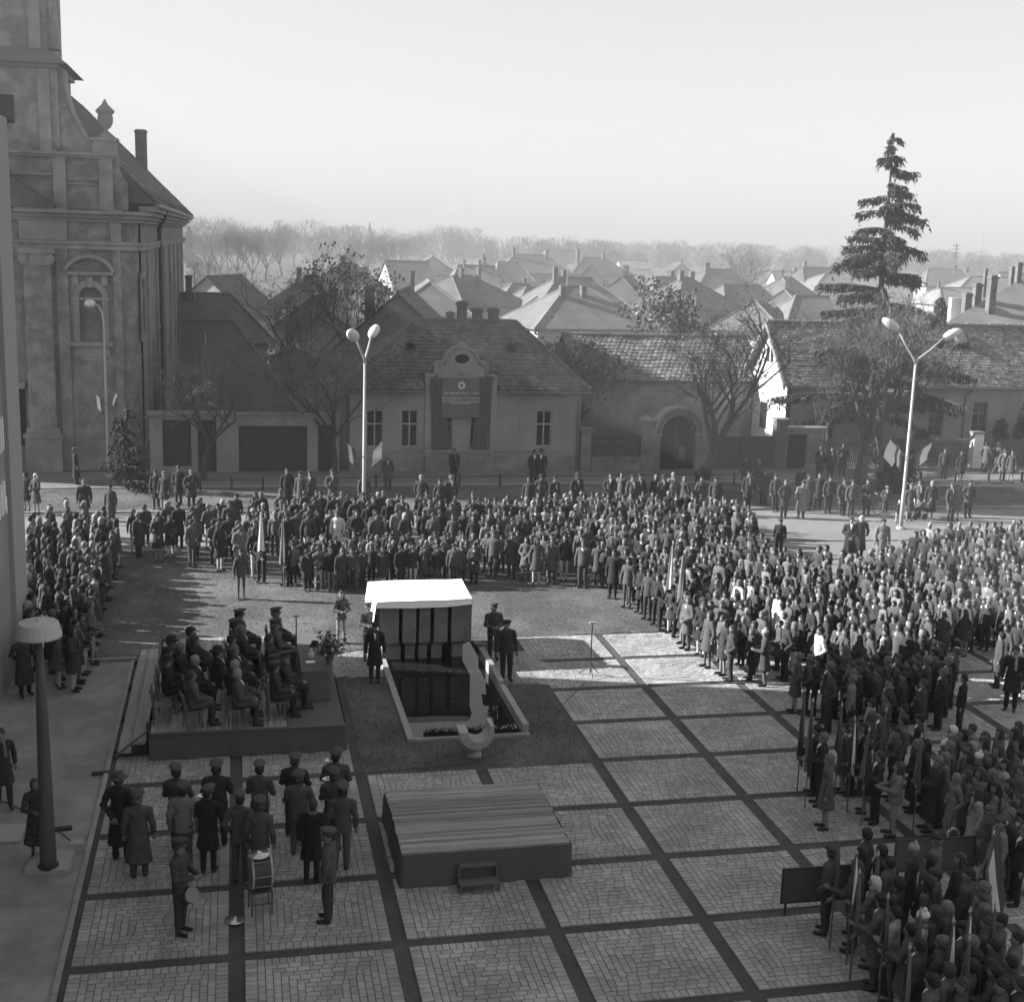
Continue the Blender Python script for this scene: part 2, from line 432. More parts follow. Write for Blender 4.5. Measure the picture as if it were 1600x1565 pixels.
def tile_plane(mb, p00, p10, p11, p01, tw=0.28, th=0.3, thick=0.035, seed=1, miss=0.0, curve=0.0):
    """overlapping roof tiles over a trapezium (eave left, eave right, ridge right, ridge left)"""
    rr = random.Random(seed)
    p00, p10, p11, p01 = map(Vector, (p00, p10, p11, p01))
    sl = ((p01 + p11) / 2 - (p00 + p10) / 2).length; rows = max(2, int(sl / th))
    nrm = (p10 - p00).cross(p01 - p00).normalized()
    for r in range(rows):
        t0, t1 = r / rows, min(1.0, (r + 1.18) / rows)
        a0, b0, a1, b1 = p00.lerp(p01, t0), p10.lerp(p11, t0), p00.lerp(p01, t1), p10.lerp(p11, t1)
        W0 = (b0 - a0).length; n = max(1, int(round(W0 / tw)))
        u = (p10 - p00).normalized()
        off = (0.5 if r % 2 else 0.0)
        s_ = -off
        while s_ < n:
            x0, x1 = max(0, s_) * W0 / n, min(n, s_ + 1) * W0 / n; s_ += 1
            if x1 - x0 < 0.03: continue
            g = 0.012; w = nrm
            up = (a1 - a0) - u * (a1 - a0).dot(u)
            j = rr.uniform(-0.012, 0.012); mb.tone = rr.uniform(-1, 1)
            q0 = a0 + u * (x0 + g) + w * (thick + j); q1 = a0 + u * (x1 - g) + w * (thick + j + rr.uniform(-.008, .008))
            q2 = q1 + up - w * thick * 0.8; q3 = q0 + up - w * thick * 0.8
            # keep inside slanted sides
            n0 = len(mb.v)
            mid0, mid1 = (q0 + q1) / 2 + w * curve, (q2 + q3) / 2 + w * curve * 0.6
            lo = [q0 - w * thick, (q0 + q1) / 2 - w * thick, q1 - w * thick]
            mb.v += [tuple(p) for p in (q0, mid0, q1, q2, mid1, q3, *lo)]
            mb.face((n0, n0 + 1, n0 + 4, n0 + 5)); mb.face((n0 + 1, n0 + 2, n0 + 3, n0 + 4))
            mb.face((n0 + 6, n0 + 7, n0 + 1, n0)); mb.face((n0 + 7, n0 + 8, n0 + 2, n0 + 1))
def ridge_caps(mb, a, b, r=0.12, L=0.4):
    a, b = Vector(a), Vector(b); n = max(1, int((b - a).length / L))
    for k in range(n):
        p, q = a.lerp(b, k / n), a.lerp(b, (k + 0.97) / n); s_ = R.uniform(0.9, 1.1)
        mb.tone = R.uniform(-1, 1); mb.tube([p, q], [r * s_, r * s_ * 0.86], 7)
def chimney(parent, x, y, z0, z1, w=0.5, d=0.5, m=None, cap=True):
    mb = MB().box(x - w / 2, x + w / 2, y - d / 2, y + d / 2, z0, z1)
    if cap: mb.box(x - w / 2 - 0.06, x + w / 2 + 0.06, y - d / 2 - 0.06, y + d / 2 + 0.06, z1 - 0.22, z1 - 0.06)
    mb.box(x - w / 2 + 0.1, x + w / 2 - 0.1, y - d / 2 + 0.1, y + d / 2 - 0.1, z1, z1 + 0.04)
    return mb.build('chimney', m or M_chim, parent)

# ------------------------------------------------------------------ tall modern block at the edge, its flank along the plaza
bld = empty('apartment_block', (-6.0, 20, 0), label='tall rendered modern block with a pale end pier and a painted slogan strip', cat='building')
def lb(name, mb, m): 
    for i, p in enumerate(mb.v): mb.v[i] = (p[0] + 6.0, p[1] - 20, p[2])
    return mb.build(name, m, bld)
XF = -5.96
lb('end_pier', MB().box(-7.2, XF, 36.3, 38.3, 0, 15.0), mat('pale_render', 0.30, 0.9, 0.05, 2.0, bump=0.05))
lb('wall', MB().box(-19, XF - 0.12, -16, 36.3, 0, 15.0).box(-19, -7.2, 36.3, 38.3, 0, 15.0), M_stucco)
lb('roof', MB().box(-18.8, XF - 0.3, -15.8, 38.0, 15.0, 15.15), M_conc)
for k in range(4):
    for j in range(11):
        y0 = 33.2 - j * 3.4; z0 = 3.6 + k * 3.3
        mb = MB().box(XF - 0.13, XF - 0.06, y0 - 1.4, y0, z0, z0 + 1.5)
        w = lb('window', mb, M_frame)
        lb2 = MB().box(XF - 0.10 + 6, XF - 0.045 + 6, y0 - 1.3 - 20, y0 - 0.1 - 20, z0 + 0.1, z0 + 1.4).build('pane', M_glass, w)
# white painted slogan letters seen edge-on on a dark strip
sl = MB()
for (pa, pb) in (((1, 658), (1, 712)), ((4, 655), (4, 710)), ((7, 651), (7, 705)), ((2, 766), (2, 815)), ((6, 758), (6, 808)), ((10, 752), (10, 800)), ((13, 776), (13, 803)), ((0, 835), (0, 885))):
    a, b_ = onX(pa[0], pa[1], XF), onX(pb[0], pb[1], XF)
    sl.box(XF - 0.119, XF - 0.05, a.y - 0.09, a.y + 0.09, b_.z, a.z)
lb('slogan_letters', sl, M_white)

# ------------------------------------------------------------------ baroque church
CY0 = 68.5
ch = empty('church', (-9, CY0, 0), label='weathered baroque church with giant pilasters, arched niche and an urn on its attic', cat='church')
def cp(name, mb, m, par=None, smooth=False, tone=False):
    for i, p in enumerate(mb.v): mb.v[i] = (p[0] + 9, p[1] - CY0, p[2])
    return mb.build(name, m, par or ch, smooth, tone)
# main front wall with a niche opening
nx0, nx1, nz0, nz1 = -7.62, -6.52, 6.55, 8.75
mb = MB(); wall_grid(mb, -22, -5.55, 0, 13.0, CY0, [(nx0, nx1, nz0, nz1 + 0.55)], 0.6)
# spandrels of the arched niche head
cx_, rr_ = (nx0 + nx1) / 2, (nx1 - nx0) / 2
for sgn in (-1, 1):
    pts = [(cx_ + sgn * rr_, nz1 + 0.55), (cx_, nz1 + 0.55)] + [(cx_ + sgn * rr_ * math.cos(a), nz1 + 0.55 * math.sin(a)) for a in [math.pi / 2 - k * math.pi / 16 for k in range(9)]]
    mb.prism(pts if sgn > 0 else pts, 'y', CY0, CY0 + 0.6)
mb.box(nx0, nx1, CY0 + 0.45, CY0 + 0.58, nz0, nz1 + 0.55)
cp('front_wall', mb, M_plast)
# rounded corner and long side wall with tall windows
pts = [(-5.55, CY0), (-5.15, CY0 + 0.1), (-4.9, CY0 + 0.4), (-4.75, CY0 + 0.9), (-4.7, CY0 + 1.6), (-5.55, CY0 + 1.6)]
cp('corner_quadrant', MB().prism(pts, 'z', 0, 13.0), M_plast)
SX = -4.7
wins = []
for px, pt, pb in ((222, 435, 522), (244, 428, 506), (266, 424, 496)):
    p = onX(px, pt, SX); q = onX(px, pb, SX); wins.append((p.y, p.z, q.z))
mb = MB(); y = CY0 + 1.6
for (wy, zt, zb) in wins:
    mb.box(-5.3, SX, y, wy - 1.1, 0, 13.0); mb.box(-5.3, SX, wy - 1.1, wy + 1.1, 0, zb); mb.box(-5.3, SX, wy - 1.1, wy + 1.1, zt, 13.0); y = wy + 1.1
mb.box(-5.3, SX, y, 127, 0, 13.0); mb.box(-20, -5.3, 126.4, 127, 0, 13.0)
cp('side_wall', mb, M_plast)
for (wy, zt, zb) in wins:
    w = cp('window', MB().box(-5.28, -5.05, wy - 1.1, wy + 1.1, zb, zt), M_glass)
    cp('window_surround', MB().box(SX, SX + 0.07, wy - 1.4, wy - 1.1, zb - 0.2, zt + 0.3).box(SX, SX + 0.07, wy + 1.1, wy + 1.4, zb - 0.2, zt + 0.3).box(SX, SX + 0.07, wy - 1.1, wy + 1.1, zt, zt + 0.3).box(SX, SX + 0.14, wy - 1.45, wy + 1.45, zb - 0.35, zb - 0.2), M_plast2)
for yy in (74, 82.5, 91, 99, 106, 113, 120):
    cp('side_pilaster', MB().box(SX, SX + 0.12, yy, yy + 1.1, 0, 11.2), M_plast2)
# plinth, pedestals, giant pilasters
cp('plinth', MB().box(-22, -5.5, CY0 - 0.1, CY0, 0, 1.25).prism([(-5.5, CY0 - 0.1), (-5.05, CY0), (-4.78, CY0 + 0.35), (-4.6, CY0 + 0.9), (-4.58, CY0 + 1.7), (-4.75, CY0 + 1.7), (-5.5, CY0 + .05)], 'z', 0, 1.25).box(SX, SX + 0.1, CY0 + 1.7, 126, 0, 1.25), M_plinth)
for (x0, x1) in ((-10.25, -8.75), (-14.2, -12.7)):
    cp('pedestal', MB().box(x0 - 0.12, x1 + 0.12, CY0 - 0.62, CY0, 0, 1.75).box(x0 - 0.2, x1 + 0.2, CY0 - 0.7, CY0, 1.75, 1.95).box(x0 - 0.05, x1 + 0.05, CY0 - 0.55, CY0, 1.95, 2.25), M_plast2)
    mb = MB(); n = 9
    prof = [(x0 + 0.1, CY0)] + [((x0 + x1) / 2 - math.cos(math.pi * k / n) * (x1 - x0 - 0.2) / 2, CY0 - 0.42 - 0.1 * math.sin(math.pi * k / n)) for k in range(n + 1)] + [(x1 - 0.1, CY0)]
    mb.prism(prof, 'z', 2.25, 10.3); cp('giant_pilaster', mb, M_plast)
    mb = MB().box(x0 - 0.12, x1 + 0.12, CY0 - 0.66, CY0, 10.85, 11.1).box(x0 + 0.05, x1 - 0.05, CY0 - 0.56, CY0, 10.3, 10.85)
    for s_ in (-1, 1):
        c_ = (x0 + x1) / 2 + s_ * (x1 - x0) * 0.42
        mb.tube([(c_, CY0 - 0.72, 10.6), (c_, CY0, 10.6)], 0.24, 12); mb.tube([(c_, CY0 - 0.78, 10.6), (c_, CY0 - 0.7, 10.6)], 0.12, 10)
    cp('ionic_capital', mb, M_plast2)
for (x0, x1) in ((-8.65, -8.1), (-5.95, -5.55)):
    cp('flat_pilaster', MB().box(x0, x1, CY0 - 0.14, CY0, 1.25, 11.1), M_plast)
# entablature, cornices: profiled bands that run round the corner
def band(name, z0, z1, out, m):
    mb = MB().box(-22, -5.5, CY0 - out, CY0, z0, z1)
    mb.prism([(-5.5, CY0 - out), (-5.05 + out * 0.4, CY0 - out * 0.8), (-4.8 + out * 0.75, CY0 + 0.3 - out * 0.3), (SX + out, CY0 + 1.0), (SX + out, CY0 + 1.7), (-4.9, CY0 + 1.7), (-5.5, CY0)], 'z', z0, z1)
    mb.box(SX, SX + out, CY0 + 1.7, 126.9 + out, z0, z1)
    return cp(name, mb, m)
band('architrave', 11.1, 11.32, 0.18, M_plast2); band('architrave', 11.34, 11.5, 0.24, M_plast2)
band('cornice', 12.45, 12.6, 0.22, M_plast2); band('cornice', 12.62, 12.8, 0.4, M_plast2); band('cornice', 12.82, 13.0, 0.62, M_plast2)
for (x0, x1) in ((-10.3, -8.05), (-6.0, -5.5)):
    cp('entablature_block', MB().box(x0, x1, CY0 - 0.26, CY0, 11.52, 12.44).box(x0 - 0.1, x1 + 0.1, CY0 - 0.8, CY0, 12.83, 13.04), M_plast2)
# niche surround: jambs, keystone, curved pediment, sill
fx0, fx1 = -8.0, -6.1
mb = MB().box(nx0 - 0.3, nx0, CY0 - 0.1, CY0, nz0, nz1).box(nx1, nx1 + 0.3, CY0 - 0.1, CY0, nz0, nz1)
for k in range(12):
    a0, a1 = math.pi * k / 12, math.pi * (k + 1) / 12
    q = [(cx_ + math.cos(a) * r, nz1 + math.sin(a) * r * 1.0) for a, r in ((a0, rr_), (a0, rr_ + .3), (a1, rr_ + .3), (a1, rr_))]
    mb.prism(q, 'y', CY0 - 0.1, CY0)
mb.prism([(cx_ - .1, nz1 + .5), (cx_ + .1, nz1 + .5), (cx_ + .17, nz1 + 1.05), (cx_ - .17, nz1 + 1.05)], 'y', CY0 - 0.18, CY0)
mb.box(nx0 - .4, nx1 + .4, CY0 - .14, CY0, nz1 - .12, nz1)
mb.box(nx0 - .3, nx0, CY0 - .16, CY0, nz1 + .6, nz1 + 1.1); mb.box(nx1, nx1 + .3, CY0 - .16, CY0, nz1 + .6, nz1 + 1.1)
cp('niche_surround', mb, M_plast2)
mb = MB().box(fx0 - 0.15, fx1 + 0.15, CY0 - 0.32, CY0, 9.86, 10.02)
for k in range(14):
    a0, a1 = math.pi * (0.14 + 0.72 * k / 14), math.pi * (0.14 + 0.72 * (k + 1) / 14)
    R1, zc = 1.22, 9.5
    q = [(cx_ + math.cos(a) * r, zc + math.sin(a) * r) for a, r in ((a0, R1 - 0.02), (a0, R1 + .16), (a1, R1 + .16), (a1, R1 - 0.02))]
    mb.prism(q, 'y', CY0 - 0.34, CY0)
cp('niche_pediment', mb, M_plast2)
cp('niche_sill', MB().box(nx0 - .5, nx1 + .5, CY0 - .3, CY0, nz0 - .2, nz0).box(nx0 - .3, nx1 + .3, CY0 - .12, CY0, nz0 - .75, nz0 - .2).box(nx0, nx1, CY0 - .08, CY0, nz0 - .95, nz0 - .75), M_plast2)
cp('door', MB().box(-11.2, -10.35, CY0 - .02, CY0 + .1, 0, 4.2), M_dark)
cp('door_hood', MB().box(-11.6, -10.32, CY0 - .3, CY0, 4.2, 4.5), M_plast2)
# attic storey with strips, its cornice, pedestal and urn
cp('attic', MB().box(-22, -5.85, CY0 + 0.15, CY0 + 1.0, 13.05, 15.75).prism([(-5.85, 13.05), (-5.2, 13.05), (-5.2, 14.4), (-5.45, 14.7), (-5.6, 15.1), (-5.62, 15.7), (-5.85, 15.7)], 'y', CY0 + 0.3, CY0 + 1.0), M_plast)
for (x0, x1) in ((-8.65, -8.05), (-6.5, -5.85)):
    cp('attic_strip', MB().box(x0, x1, CY0 + 0.02, CY0 + 0.15, 13.05, 15.6), M_plast2)
cp('attic_string', MB().box(-22, -8.7, CY0 + .05, CY0 + .15, 14.6, 14.72).box(-8.0, -6.55, CY0 + .05, CY0 + .15, 14.45, 14.55).box(-8.0, -6.55, CY0 + .06, CY0 + .15, 14.22, 14.28), M_plast2)
cp('attic_cornice', MB().box(-22, -5.65, CY0 - .12, CY0 + 1.05, 15.62, 15.76).box(-22, -5.72, CY0 - .02, CY0 + 1.0, 15.5, 15.62), M_plast2)
cp('urn_pedestal', MB().box(-6.75, -5.65, CY0 - .05, CY0 + .9, 15.76, 16.35).box(-6.85, -5.55, CY0 - .12, CY0 + .98, 16.35, 16.5).box(-6.5, -5.9, CY0 - .07, CY0 - .05, 15.95, 16.05), M_plast2)
cp('urn', MB().lathe([(0.42, 0), (0.3, .12), (0.12, .28), (0.1, .4), (0.26, .52), (0.36, .75), (0.37, 1.0), (0.33, 1.12), (0.42, 1.2), (0.46, 1.3), (0.34, 1.42), (0.16, 1.6), (0.08, 1.75), (0.03, 1.85)], (-6.15, CY0 + .42, 16.5), 14), M_plast2, smooth=True)
# volute wall sweeping up to the tower
vol = [(-8.4, 15.76), (-6.75, 15.76), (-6.85, 16.15), (-7.12, 16.55), (-7.42, 17.05), (-7.68, 17.6), (-7.86, 18.2), (-7.98, 18.9), (-8.03, 19.6), (-8.4, 19.6)]
cp('volute_wall', MB().prism(vol, 'y', CY0 + 0.25, CY0 + 0.95), M_plast)
mb = MB()
for a, b in zip(vol[1:-1], vol[2:-1]):
    d = Vector((b[0] - a[0], b[1] - a[1])).normalized(); n = Vector((d.y, -d.x)) * 0.12
    mb.prism([a, b, (b[0] + n.x, b[1] + n.y), (a[0] + n.x, a[1] + n.y)], 'y', CY0 + 0.12, CY0 + 1.05)
cp('volute_coping', mb, M_plast2)
cp('tower', MB().box(-15.5, -8.4, CY0 + .1, CY0 + 6.5, 15.76, 20.0).box(-15.2, -8.75, CY0 + .3, CY0 + 6.2, 20.0, 26.0), M_plast)
cp('tower_strip', MB().box(-9.2, -8.65, CY0 - .02, CY0 + .1, 15.76, 19.6).box(-8.42, -8.28, CY0 + .12, CY0 + .3, 15.9, 19.6).box(-9.55, -9.0, CY0 + .18, CY0 + .3, 20.5, 26).prism([(-8.8, 20.6), (-8.2, 20.6), (-8.22, 21.4), (-8.45, 22.0), (-8.62, 22.3), (-8.62, 26), (-8.8, 26)], 'y', CY0 + .7, CY0 + 1.5), M_plast2)
cp('tower_louvre', MB().box(-11.6, -10.32, CY0 + .05, CY0 + .1, 17.0, 18.3), M_dark)
cp('tower_cornice', MB().box(-15.8, -8.2, CY0 - .12, CY0 + 6.7, 19.62, 19.82).hexa([(-16, CY0 - .35, 19.82), (-7.75, CY0 - .35, 19.82), (-7.75, CY0 + 7, 19.82), (-16, CY0 + 7, 19.82), (-15.2, CY0 + .25, 20.55), (-8.72, CY0 + .25, 20.55), (-8.72, CY0 + 6.3, 20.55), (-15.2, CY0 + 6.3, 20.55)]), M_zinc)
# portal pediment roof at the very edge
cp('portal_pediment', MB().prism([(-14, 13.04), (-8.55, 13.04), (-8.55, 13.2), (-11.3, 15.0), (-14, 15.0)], 'y', CY0 - 0.9, CY0 + 0.1), M_tileA)
# nave roof, gutter and downpipe, cross, chimney
RX, RZ, EX, EZ, YE, YR = -12.3, 21.9, -3.85, 13.45, 127.6, 118.0
roof = MB()
roof.poly([(EX, CY0 + 1.1, EZ), (EX, YE, EZ), (RX, YR, RZ), (RX, CY0 + 1.1, RZ)]).poly([(EX, YE, EZ), (-20.75, YE, EZ), (RX, YR, RZ)]).poly([(-20.75, YE, EZ), (-20.75, CY0 + 1.1, EZ), (RX, CY0 + 1.1, RZ), (RX, YR, RZ)])
roof.poly([(EX, CY0 + 1.1, EZ), (RX, CY0 + 1.1, RZ), (-20.75, CY0 + 1.1, EZ)])
rf = cp('nave_roof', roof, M_tileA)
mb = MB(); tile_plane(mb, (EX, CY0 + 1.0, EZ + .02), (EX, YE, EZ + .02), (RX, YR + 6, RZ + .02), (RX, CY0 + 1.0, RZ + .02), 0.6, 0.6, 0.05, 4)
mb.v = [(p[0], min(p[1], YE - (YE - YR) * (p[2] - EZ) / (RZ - EZ)), p[2]) for p in mb.v]
o = cp('roof_tiles', mb, M_tileA, tone=True); o.parent = rf; tag(o, kind='stuff')
mb = MB(); ridge_caps(mb, (EX, YE, EZ + .05), (RX, YR, RZ + .05), 0.16, 0.5); ridge_caps(mb, (RX, YR, RZ + .05), (RX, CY0 + 1, RZ + .05), 0.16, 0.5)
o = cp('ridge_caps', mb, M_tileA); o.parent = rf; tag(o, kind='stuff')
cp('eave_soffit', MB().box(SX, EX, CY0 + 1.2, YE - .2, 13.04, 13.3), M_plast2)
cp('gutter', MB().tube([(EX + .05, CY0 + 1.1, EZ - .1), (EX + .05, YE + .1, EZ - .1)], 0.13, 8), M_zinc)
pa = onX(250, 350, SX + .2)
cp('downpipe', MB().tube([(EX, pa.y - 5, EZ - .15), (SX + .55, pa.y - 2.4, 12.8), (SX + .16, pa.y, 12.3), (SX + .16, pa.y, 0.4)], 0.14, 8), M_iron)
p = onX(245, 290, -8.3)
chimney(ch, -7.9 + 9, 121.5 - CY0, 17.0, 20.6, 0.95, 0.95)
cx2, cy2 = RX, 109.0
cp('roof_cross', MB().tube([(cx2, cy2, RZ), (cx2, cy2, RZ + 2.3)], 0.05, 6).tube([(cx2 - .65, cy2, RZ + 1.55), (cx2 + .65, cy2, RZ + 1.55)], 0.05, 6), M_steel)

# ------------------------------------------------------------------ long low house with the banner
hs = empty('banner_house', (12, 67.3, 0), label='single-storey street house hung with a large banner, hipped tile roof and scrolled gable', cat='house')
HY = 67.3
def hp(name, mb, m, par=None, smooth=False, tone=False):
    for i, p in enumerate(mb.v): mb.v[i] = (p[0] - 12, p[1] - HY, p[2])
    return mb.build(name, m, par or hs, smooth, tone)
HX_0, HX_1 = 5.75, 18.15
holes = [(6.62, 7.5, 1.35, 3.3), (8.45, 9.33, 1.35, 3.3), (10.72, 11.15, 1.35, 3.3), (12.15, 12.58, 1.35, 3.3), (15.72, 16.58, 1.35, 3.3)]
mb = MB(); wall_grid(mb, HX_0, HX_1, 0.0, 4.4, HY, holes, 0.35)
mb.box(HX_0, HX_0 + .35, HY + .35, 76.5, 0, 4.4).box(HX_1 - .35, HX_1, HY + .35, 76.5, 0, 4.4).box(HX_0, HX_1, 76.15, 76.5, 0, 4.4)
hp('wall', mb, M_house)
for h_ in holes:
    for q in (h_,):
        mbx = MB()
        w = window(hs, q[0] - 12, q[1] - 12, q[2], q[3], 0.12, rows=(0.62,), cols=(1 if q[1] - q[0] > .6 else 0), fr=0.055, curtain=0.3)
    hp('window_sill', MB().box(h_[0] - .06, h_[1] + .06, HY - .06, HY + .1, h_[2] - .08, h_[2]), M_house)
hp('plinth', MB().box(HX_0, 9.7, HY - .05, HY, 0, 0.85).box(13.5, HX_1, HY - .05, HY, 0, 0.85).box(9.72, 13.48, HY - .12, HY, 0, 0.85), M_plinth)
hp('string_course', MB().box(HX_0, 9.65, HY - .09, HY, 1.1, 1.2).box(13.55, 17.2, HY - .09, HY, 1.1, 1.2).box(9.6, 13.6, HY - .15, HY, 1.08, 1.2), M_house)
hp('blind_panel', MB().box(13.84, 13.9, HY - .03, HY, 1.3, 3.36).box(14.78, 14.84, HY - .03, HY, 1.3, 3.36).box(13.9, 14.78, HY - .03, HY, 3.3, 3.36), M_house)
# centre bay rising into a scrolled gable with an oval opening
prof = [(9.7, 4.4), (9.7, 5.05), (10.3, 5.05), (10.3, 5.75), (10.72, 5.75), (10.74, 5.95), (10.85, 6.2), (11.05, 6.42), (11.3, 6.55), (11.6, 6.6), (11.9, 6.55), (12.15, 6.42), (12.35, 6.2), (12.45, 5.95), (12.47, 5.75), (12.9, 5.75), (12.9, 5.05), (13.5, 5.05), (13.5, 4.4)]
hp('scrolled_gable', MB().prism(prof, 'y', HY - .02, HY + .5), M_house)
hp('centre_bay', MB().box(9.68, 10.02, HY - .1, HY, .85, 4.98).box(13.18, 13.52, HY - .1, HY, .85, 4.98), M_house)
mb = MB()
for a, b in zip(prof[1:-2], prof[2:-1]):
    d = Vector((b[0] - a[0], b[1] - a[1])); 
    if d.length < .05: continue
    d.normalize(); n = Vector((-d.y, d.x)) * 0.11
    mb.prism([a, b, (b[0] + n.x, b[1] + n.y), (a[0] + n.x, a[1] + n.y)], 'y', HY - .14, HY + .56)
mb.prism([(11.35, 6.68), (11.85, 6.68), (11.6, 6.9)], 'y', HY - .14, HY + .5)
hp('gable_coping', mb, M_plast2)
hp('oval_window', MB().prism([(11.6 + .38 * math.cos(a), 6.02 + .24 * math.sin(a)) for a in [k * math.pi / 10 for k in range(20)]], 'y', HY - .035, HY), M_dark)
hp('gable_ornament', MB().ico((11.6, HY - .05, 5.35), 0.2, (.7, .4, 1.1)), M_plinth, smooth=True)
# roof
rx0, rx1, rz, ry = 9.72, 15.42, 7.7, 72.0
ex0, ex1, ey, ez = 5.3, 18.55, HY - .5, 4.42
def rpt(x, y): return (x, y, ez - .06 + (rz - ez) * (y - ey) / (ry - ey))
yc_ = HY + .5; fx = lambda e, r, y: e + (r - e) * (y - ey) / (ry - ey)
rf = MB().poly([rpt(ex0, ey), rpt(9.62, ey), rpt(9.62, yc_), rpt(fx(ex0, rx0, yc_), yc_)]).poly([rpt(13.58, ey), rpt(ex1, ey), rpt(fx(ex1, rx1, yc_), yc_), rpt(13.58, yc_)]).poly([rpt(fx(ex0, rx0, yc_), yc_), rpt(fx(ex1, rx1, yc_), yc_), rpt(rx1, ry), rpt(rx0, ry)])
rf.poly([(ex1, ey, ez - .06), (ex1, 77, ez - .06), (rx1, ry, rz - .06)]).poly([(ex1, 77, ez - .06), (ex0, 77, ez - .06), (rx0, ry, rz - .06), (rx1, ry, rz - .06)]).poly([(ex0, 77, ez - .06), (ex0, ey, ez - .06), (rx0, ry, rz - .06)])
rf = hp('roof', rf, M_tileA)
mb = MB(); tile_plane(mb, (ex0, ey, ez), (ex1, ey, ez), (rx1, ry, rz), (rx0, ry, rz), 0.26, 0.31, 0.05, 2, curve=0.025)
ok = MB(); ok.v = mb.v; keep = []
for fi, f in enumerate(mb.f):
    c_ = sum((Vector(mb.v[i]) for i in f), Vector()) / len(f)
    if 9.6 < c_.x < 13.6 and c_.y < HY + .5: continue
    keep.append(fi)
ok.f = [mb.f[i] for i in keep]; ok.m = [0] * len(keep); ok.t = [mb.t[i] for i in keep]
o = hp('roof_tiles', ok, M_tileA, tone=True); o.parent = rf; tag(o, kind='stuff')
mb = MB()
tile_plane(mb, (ex1, ey, ez), (ex1, 77, ez), (rx1, ry + .02, rz), (rx1, ry - .02, rz), 0.3, 0.33, 0.04, 3)
o = hp('side_tiles', mb, M_tileA, tone=True); o.parent = rf; tag(o, kind='stuff')
mb = MB(); ridge_caps(mb, (rx0, ry, rz + .03), (rx1, ry, rz + .03)); ridge_caps(mb, (ex1, ey, ez + .05), (rx1, ry, rz + .03)); ridge_caps(mb, (ex0, ey, ez + .05), (rx0, ry, rz + .03))
o = hp('ridge_caps', mb, M_tileA); o.parent = rf; tag(o, kind='stuff')
hp('gutter', MB().tube([(ex0, ey - .04, ez - .1), (9.6, ey - .04, ez - .1)], .07, 6).tube([(13.6, ey - .04, ez - .1), (ex1, ey - .04, ez - .1)], .07, 6), M_zinc)
hp('downpipe', MB().tube([(18.4, ey, ez - .15), (18.0, HY - .1, ez - .6), (18.0, HY - .1, .1)], .05, 6), M_zinc)
for px, pt in ((704, 487), (722, 471), (746, 482), (771, 482)):
    p = onY(px, pt, 72.6); chimney(hs, p.x - 12, 72.6 - HY, 7.2, p.z, 0.52 if px != 704 else .34, .45)
for px, py in ((640, 553), (797, 553)):
    p = onY(px, py, 70.0); zz = ez + (rz - ez) * (70 - ey) / (ry - ey)
    hp('roof_hatch', MB().prism([(p.x - .26, zz - .25), (p.x + .26, zz - .25), (p.x + .2, zz + .12), (p.x, zz + .22), (p.x - .2, zz + .12)], 'y', 69.55, 70.6), M_dark)
# banner: two side drapes and a square panel with an emblem and script
M_banner = mat('banner_cloth', 0.125, 0.9, 0.06, 2.0)
M_drape = mat('banner_drape_cloth', 0.075, 0.9, 0.08, 2.0)
M_script = mat('banner_script_paint', 0.5, 0.8, 0.05, 3.0)
bn = empty('street_banner', (11.6, HY - .2, 1.3), label='wide cloth banner with emblem and handwritten script between dark drapes on the house', cat='banner')
def bp(name, mb, m, par=None):
    for i, p in enumerate(mb.v): mb.v[i] = (p[0] - 11.6, p[1] - HY + .2, p[2] - 1.3)
    return mb.build(name, m, par or bn)
def drape(pts, y):
    # cloth strip with shallow folds
    mb = MB(); (a, b, c_, d) = pts; nu, nv = 10, 12
    n0 = len(mb.v)
    for j in range(nv + 1):
        for i in range(nu + 1):
            u, v = i / nu, j / nv
            x = (a[0] * (1 - u) + b[0] * u) * (1 - v) + (d[0] * (1 - u) + c_[0] * u) * v
            z = (a[1] * (1 - u) + b[1] * u) * (1 - v) + (d[1] * (1 - u) + c_[1] * u) * v
            mb.v.append((x, y + .03 * math.sin(u * 9 + 1.3 * v), z))
    for j in range(nv):
        for i in range(nu):
            k = n0 + j * (nu + 1) + i; mb.face((k, k + 1, k + nu + 2, k + nu + 1))
    return mb
q = lambda x, y: (onY(x, y, HY - .2).x, onY(x, y, HY - .2).z)
panel = bp('panel', drape((q(690, 590), q(749, 590), q(749, 652), q(690, 652)), HY - .24), M_banner)
bp('side_drape', drape((q(672, 591), q(692, 591), q(705, 702), q(677, 702)), HY - .2), M_drape)
bp('side_drape', drape((q(747, 589), q(771, 589), q(760, 702), q(737, 702)), HY - .2), M_drape)
mb = MB(); c_ = q(721, 602)
mb.prism([(c_[0] + .2 * math.cos(a), c_[1] + .2 * math.sin(a)) for a in [k * math.pi / 10 for k in range(20)]], 'y', HY - .285, HY - .275)
bp('emblem', mb, M_script, panel)
bp('emblem_star', MB().prism([(c_[0] + (.13 if k % 2 == 0 else .055) * math.sin(k * math.pi / 5), c_[1] + (.13 if k % 2 == 0 else .055) * math.cos(k * math.pi / 5)) for k in range(10)], 'y', HY - .292, HY - .286), M_drape, panel)
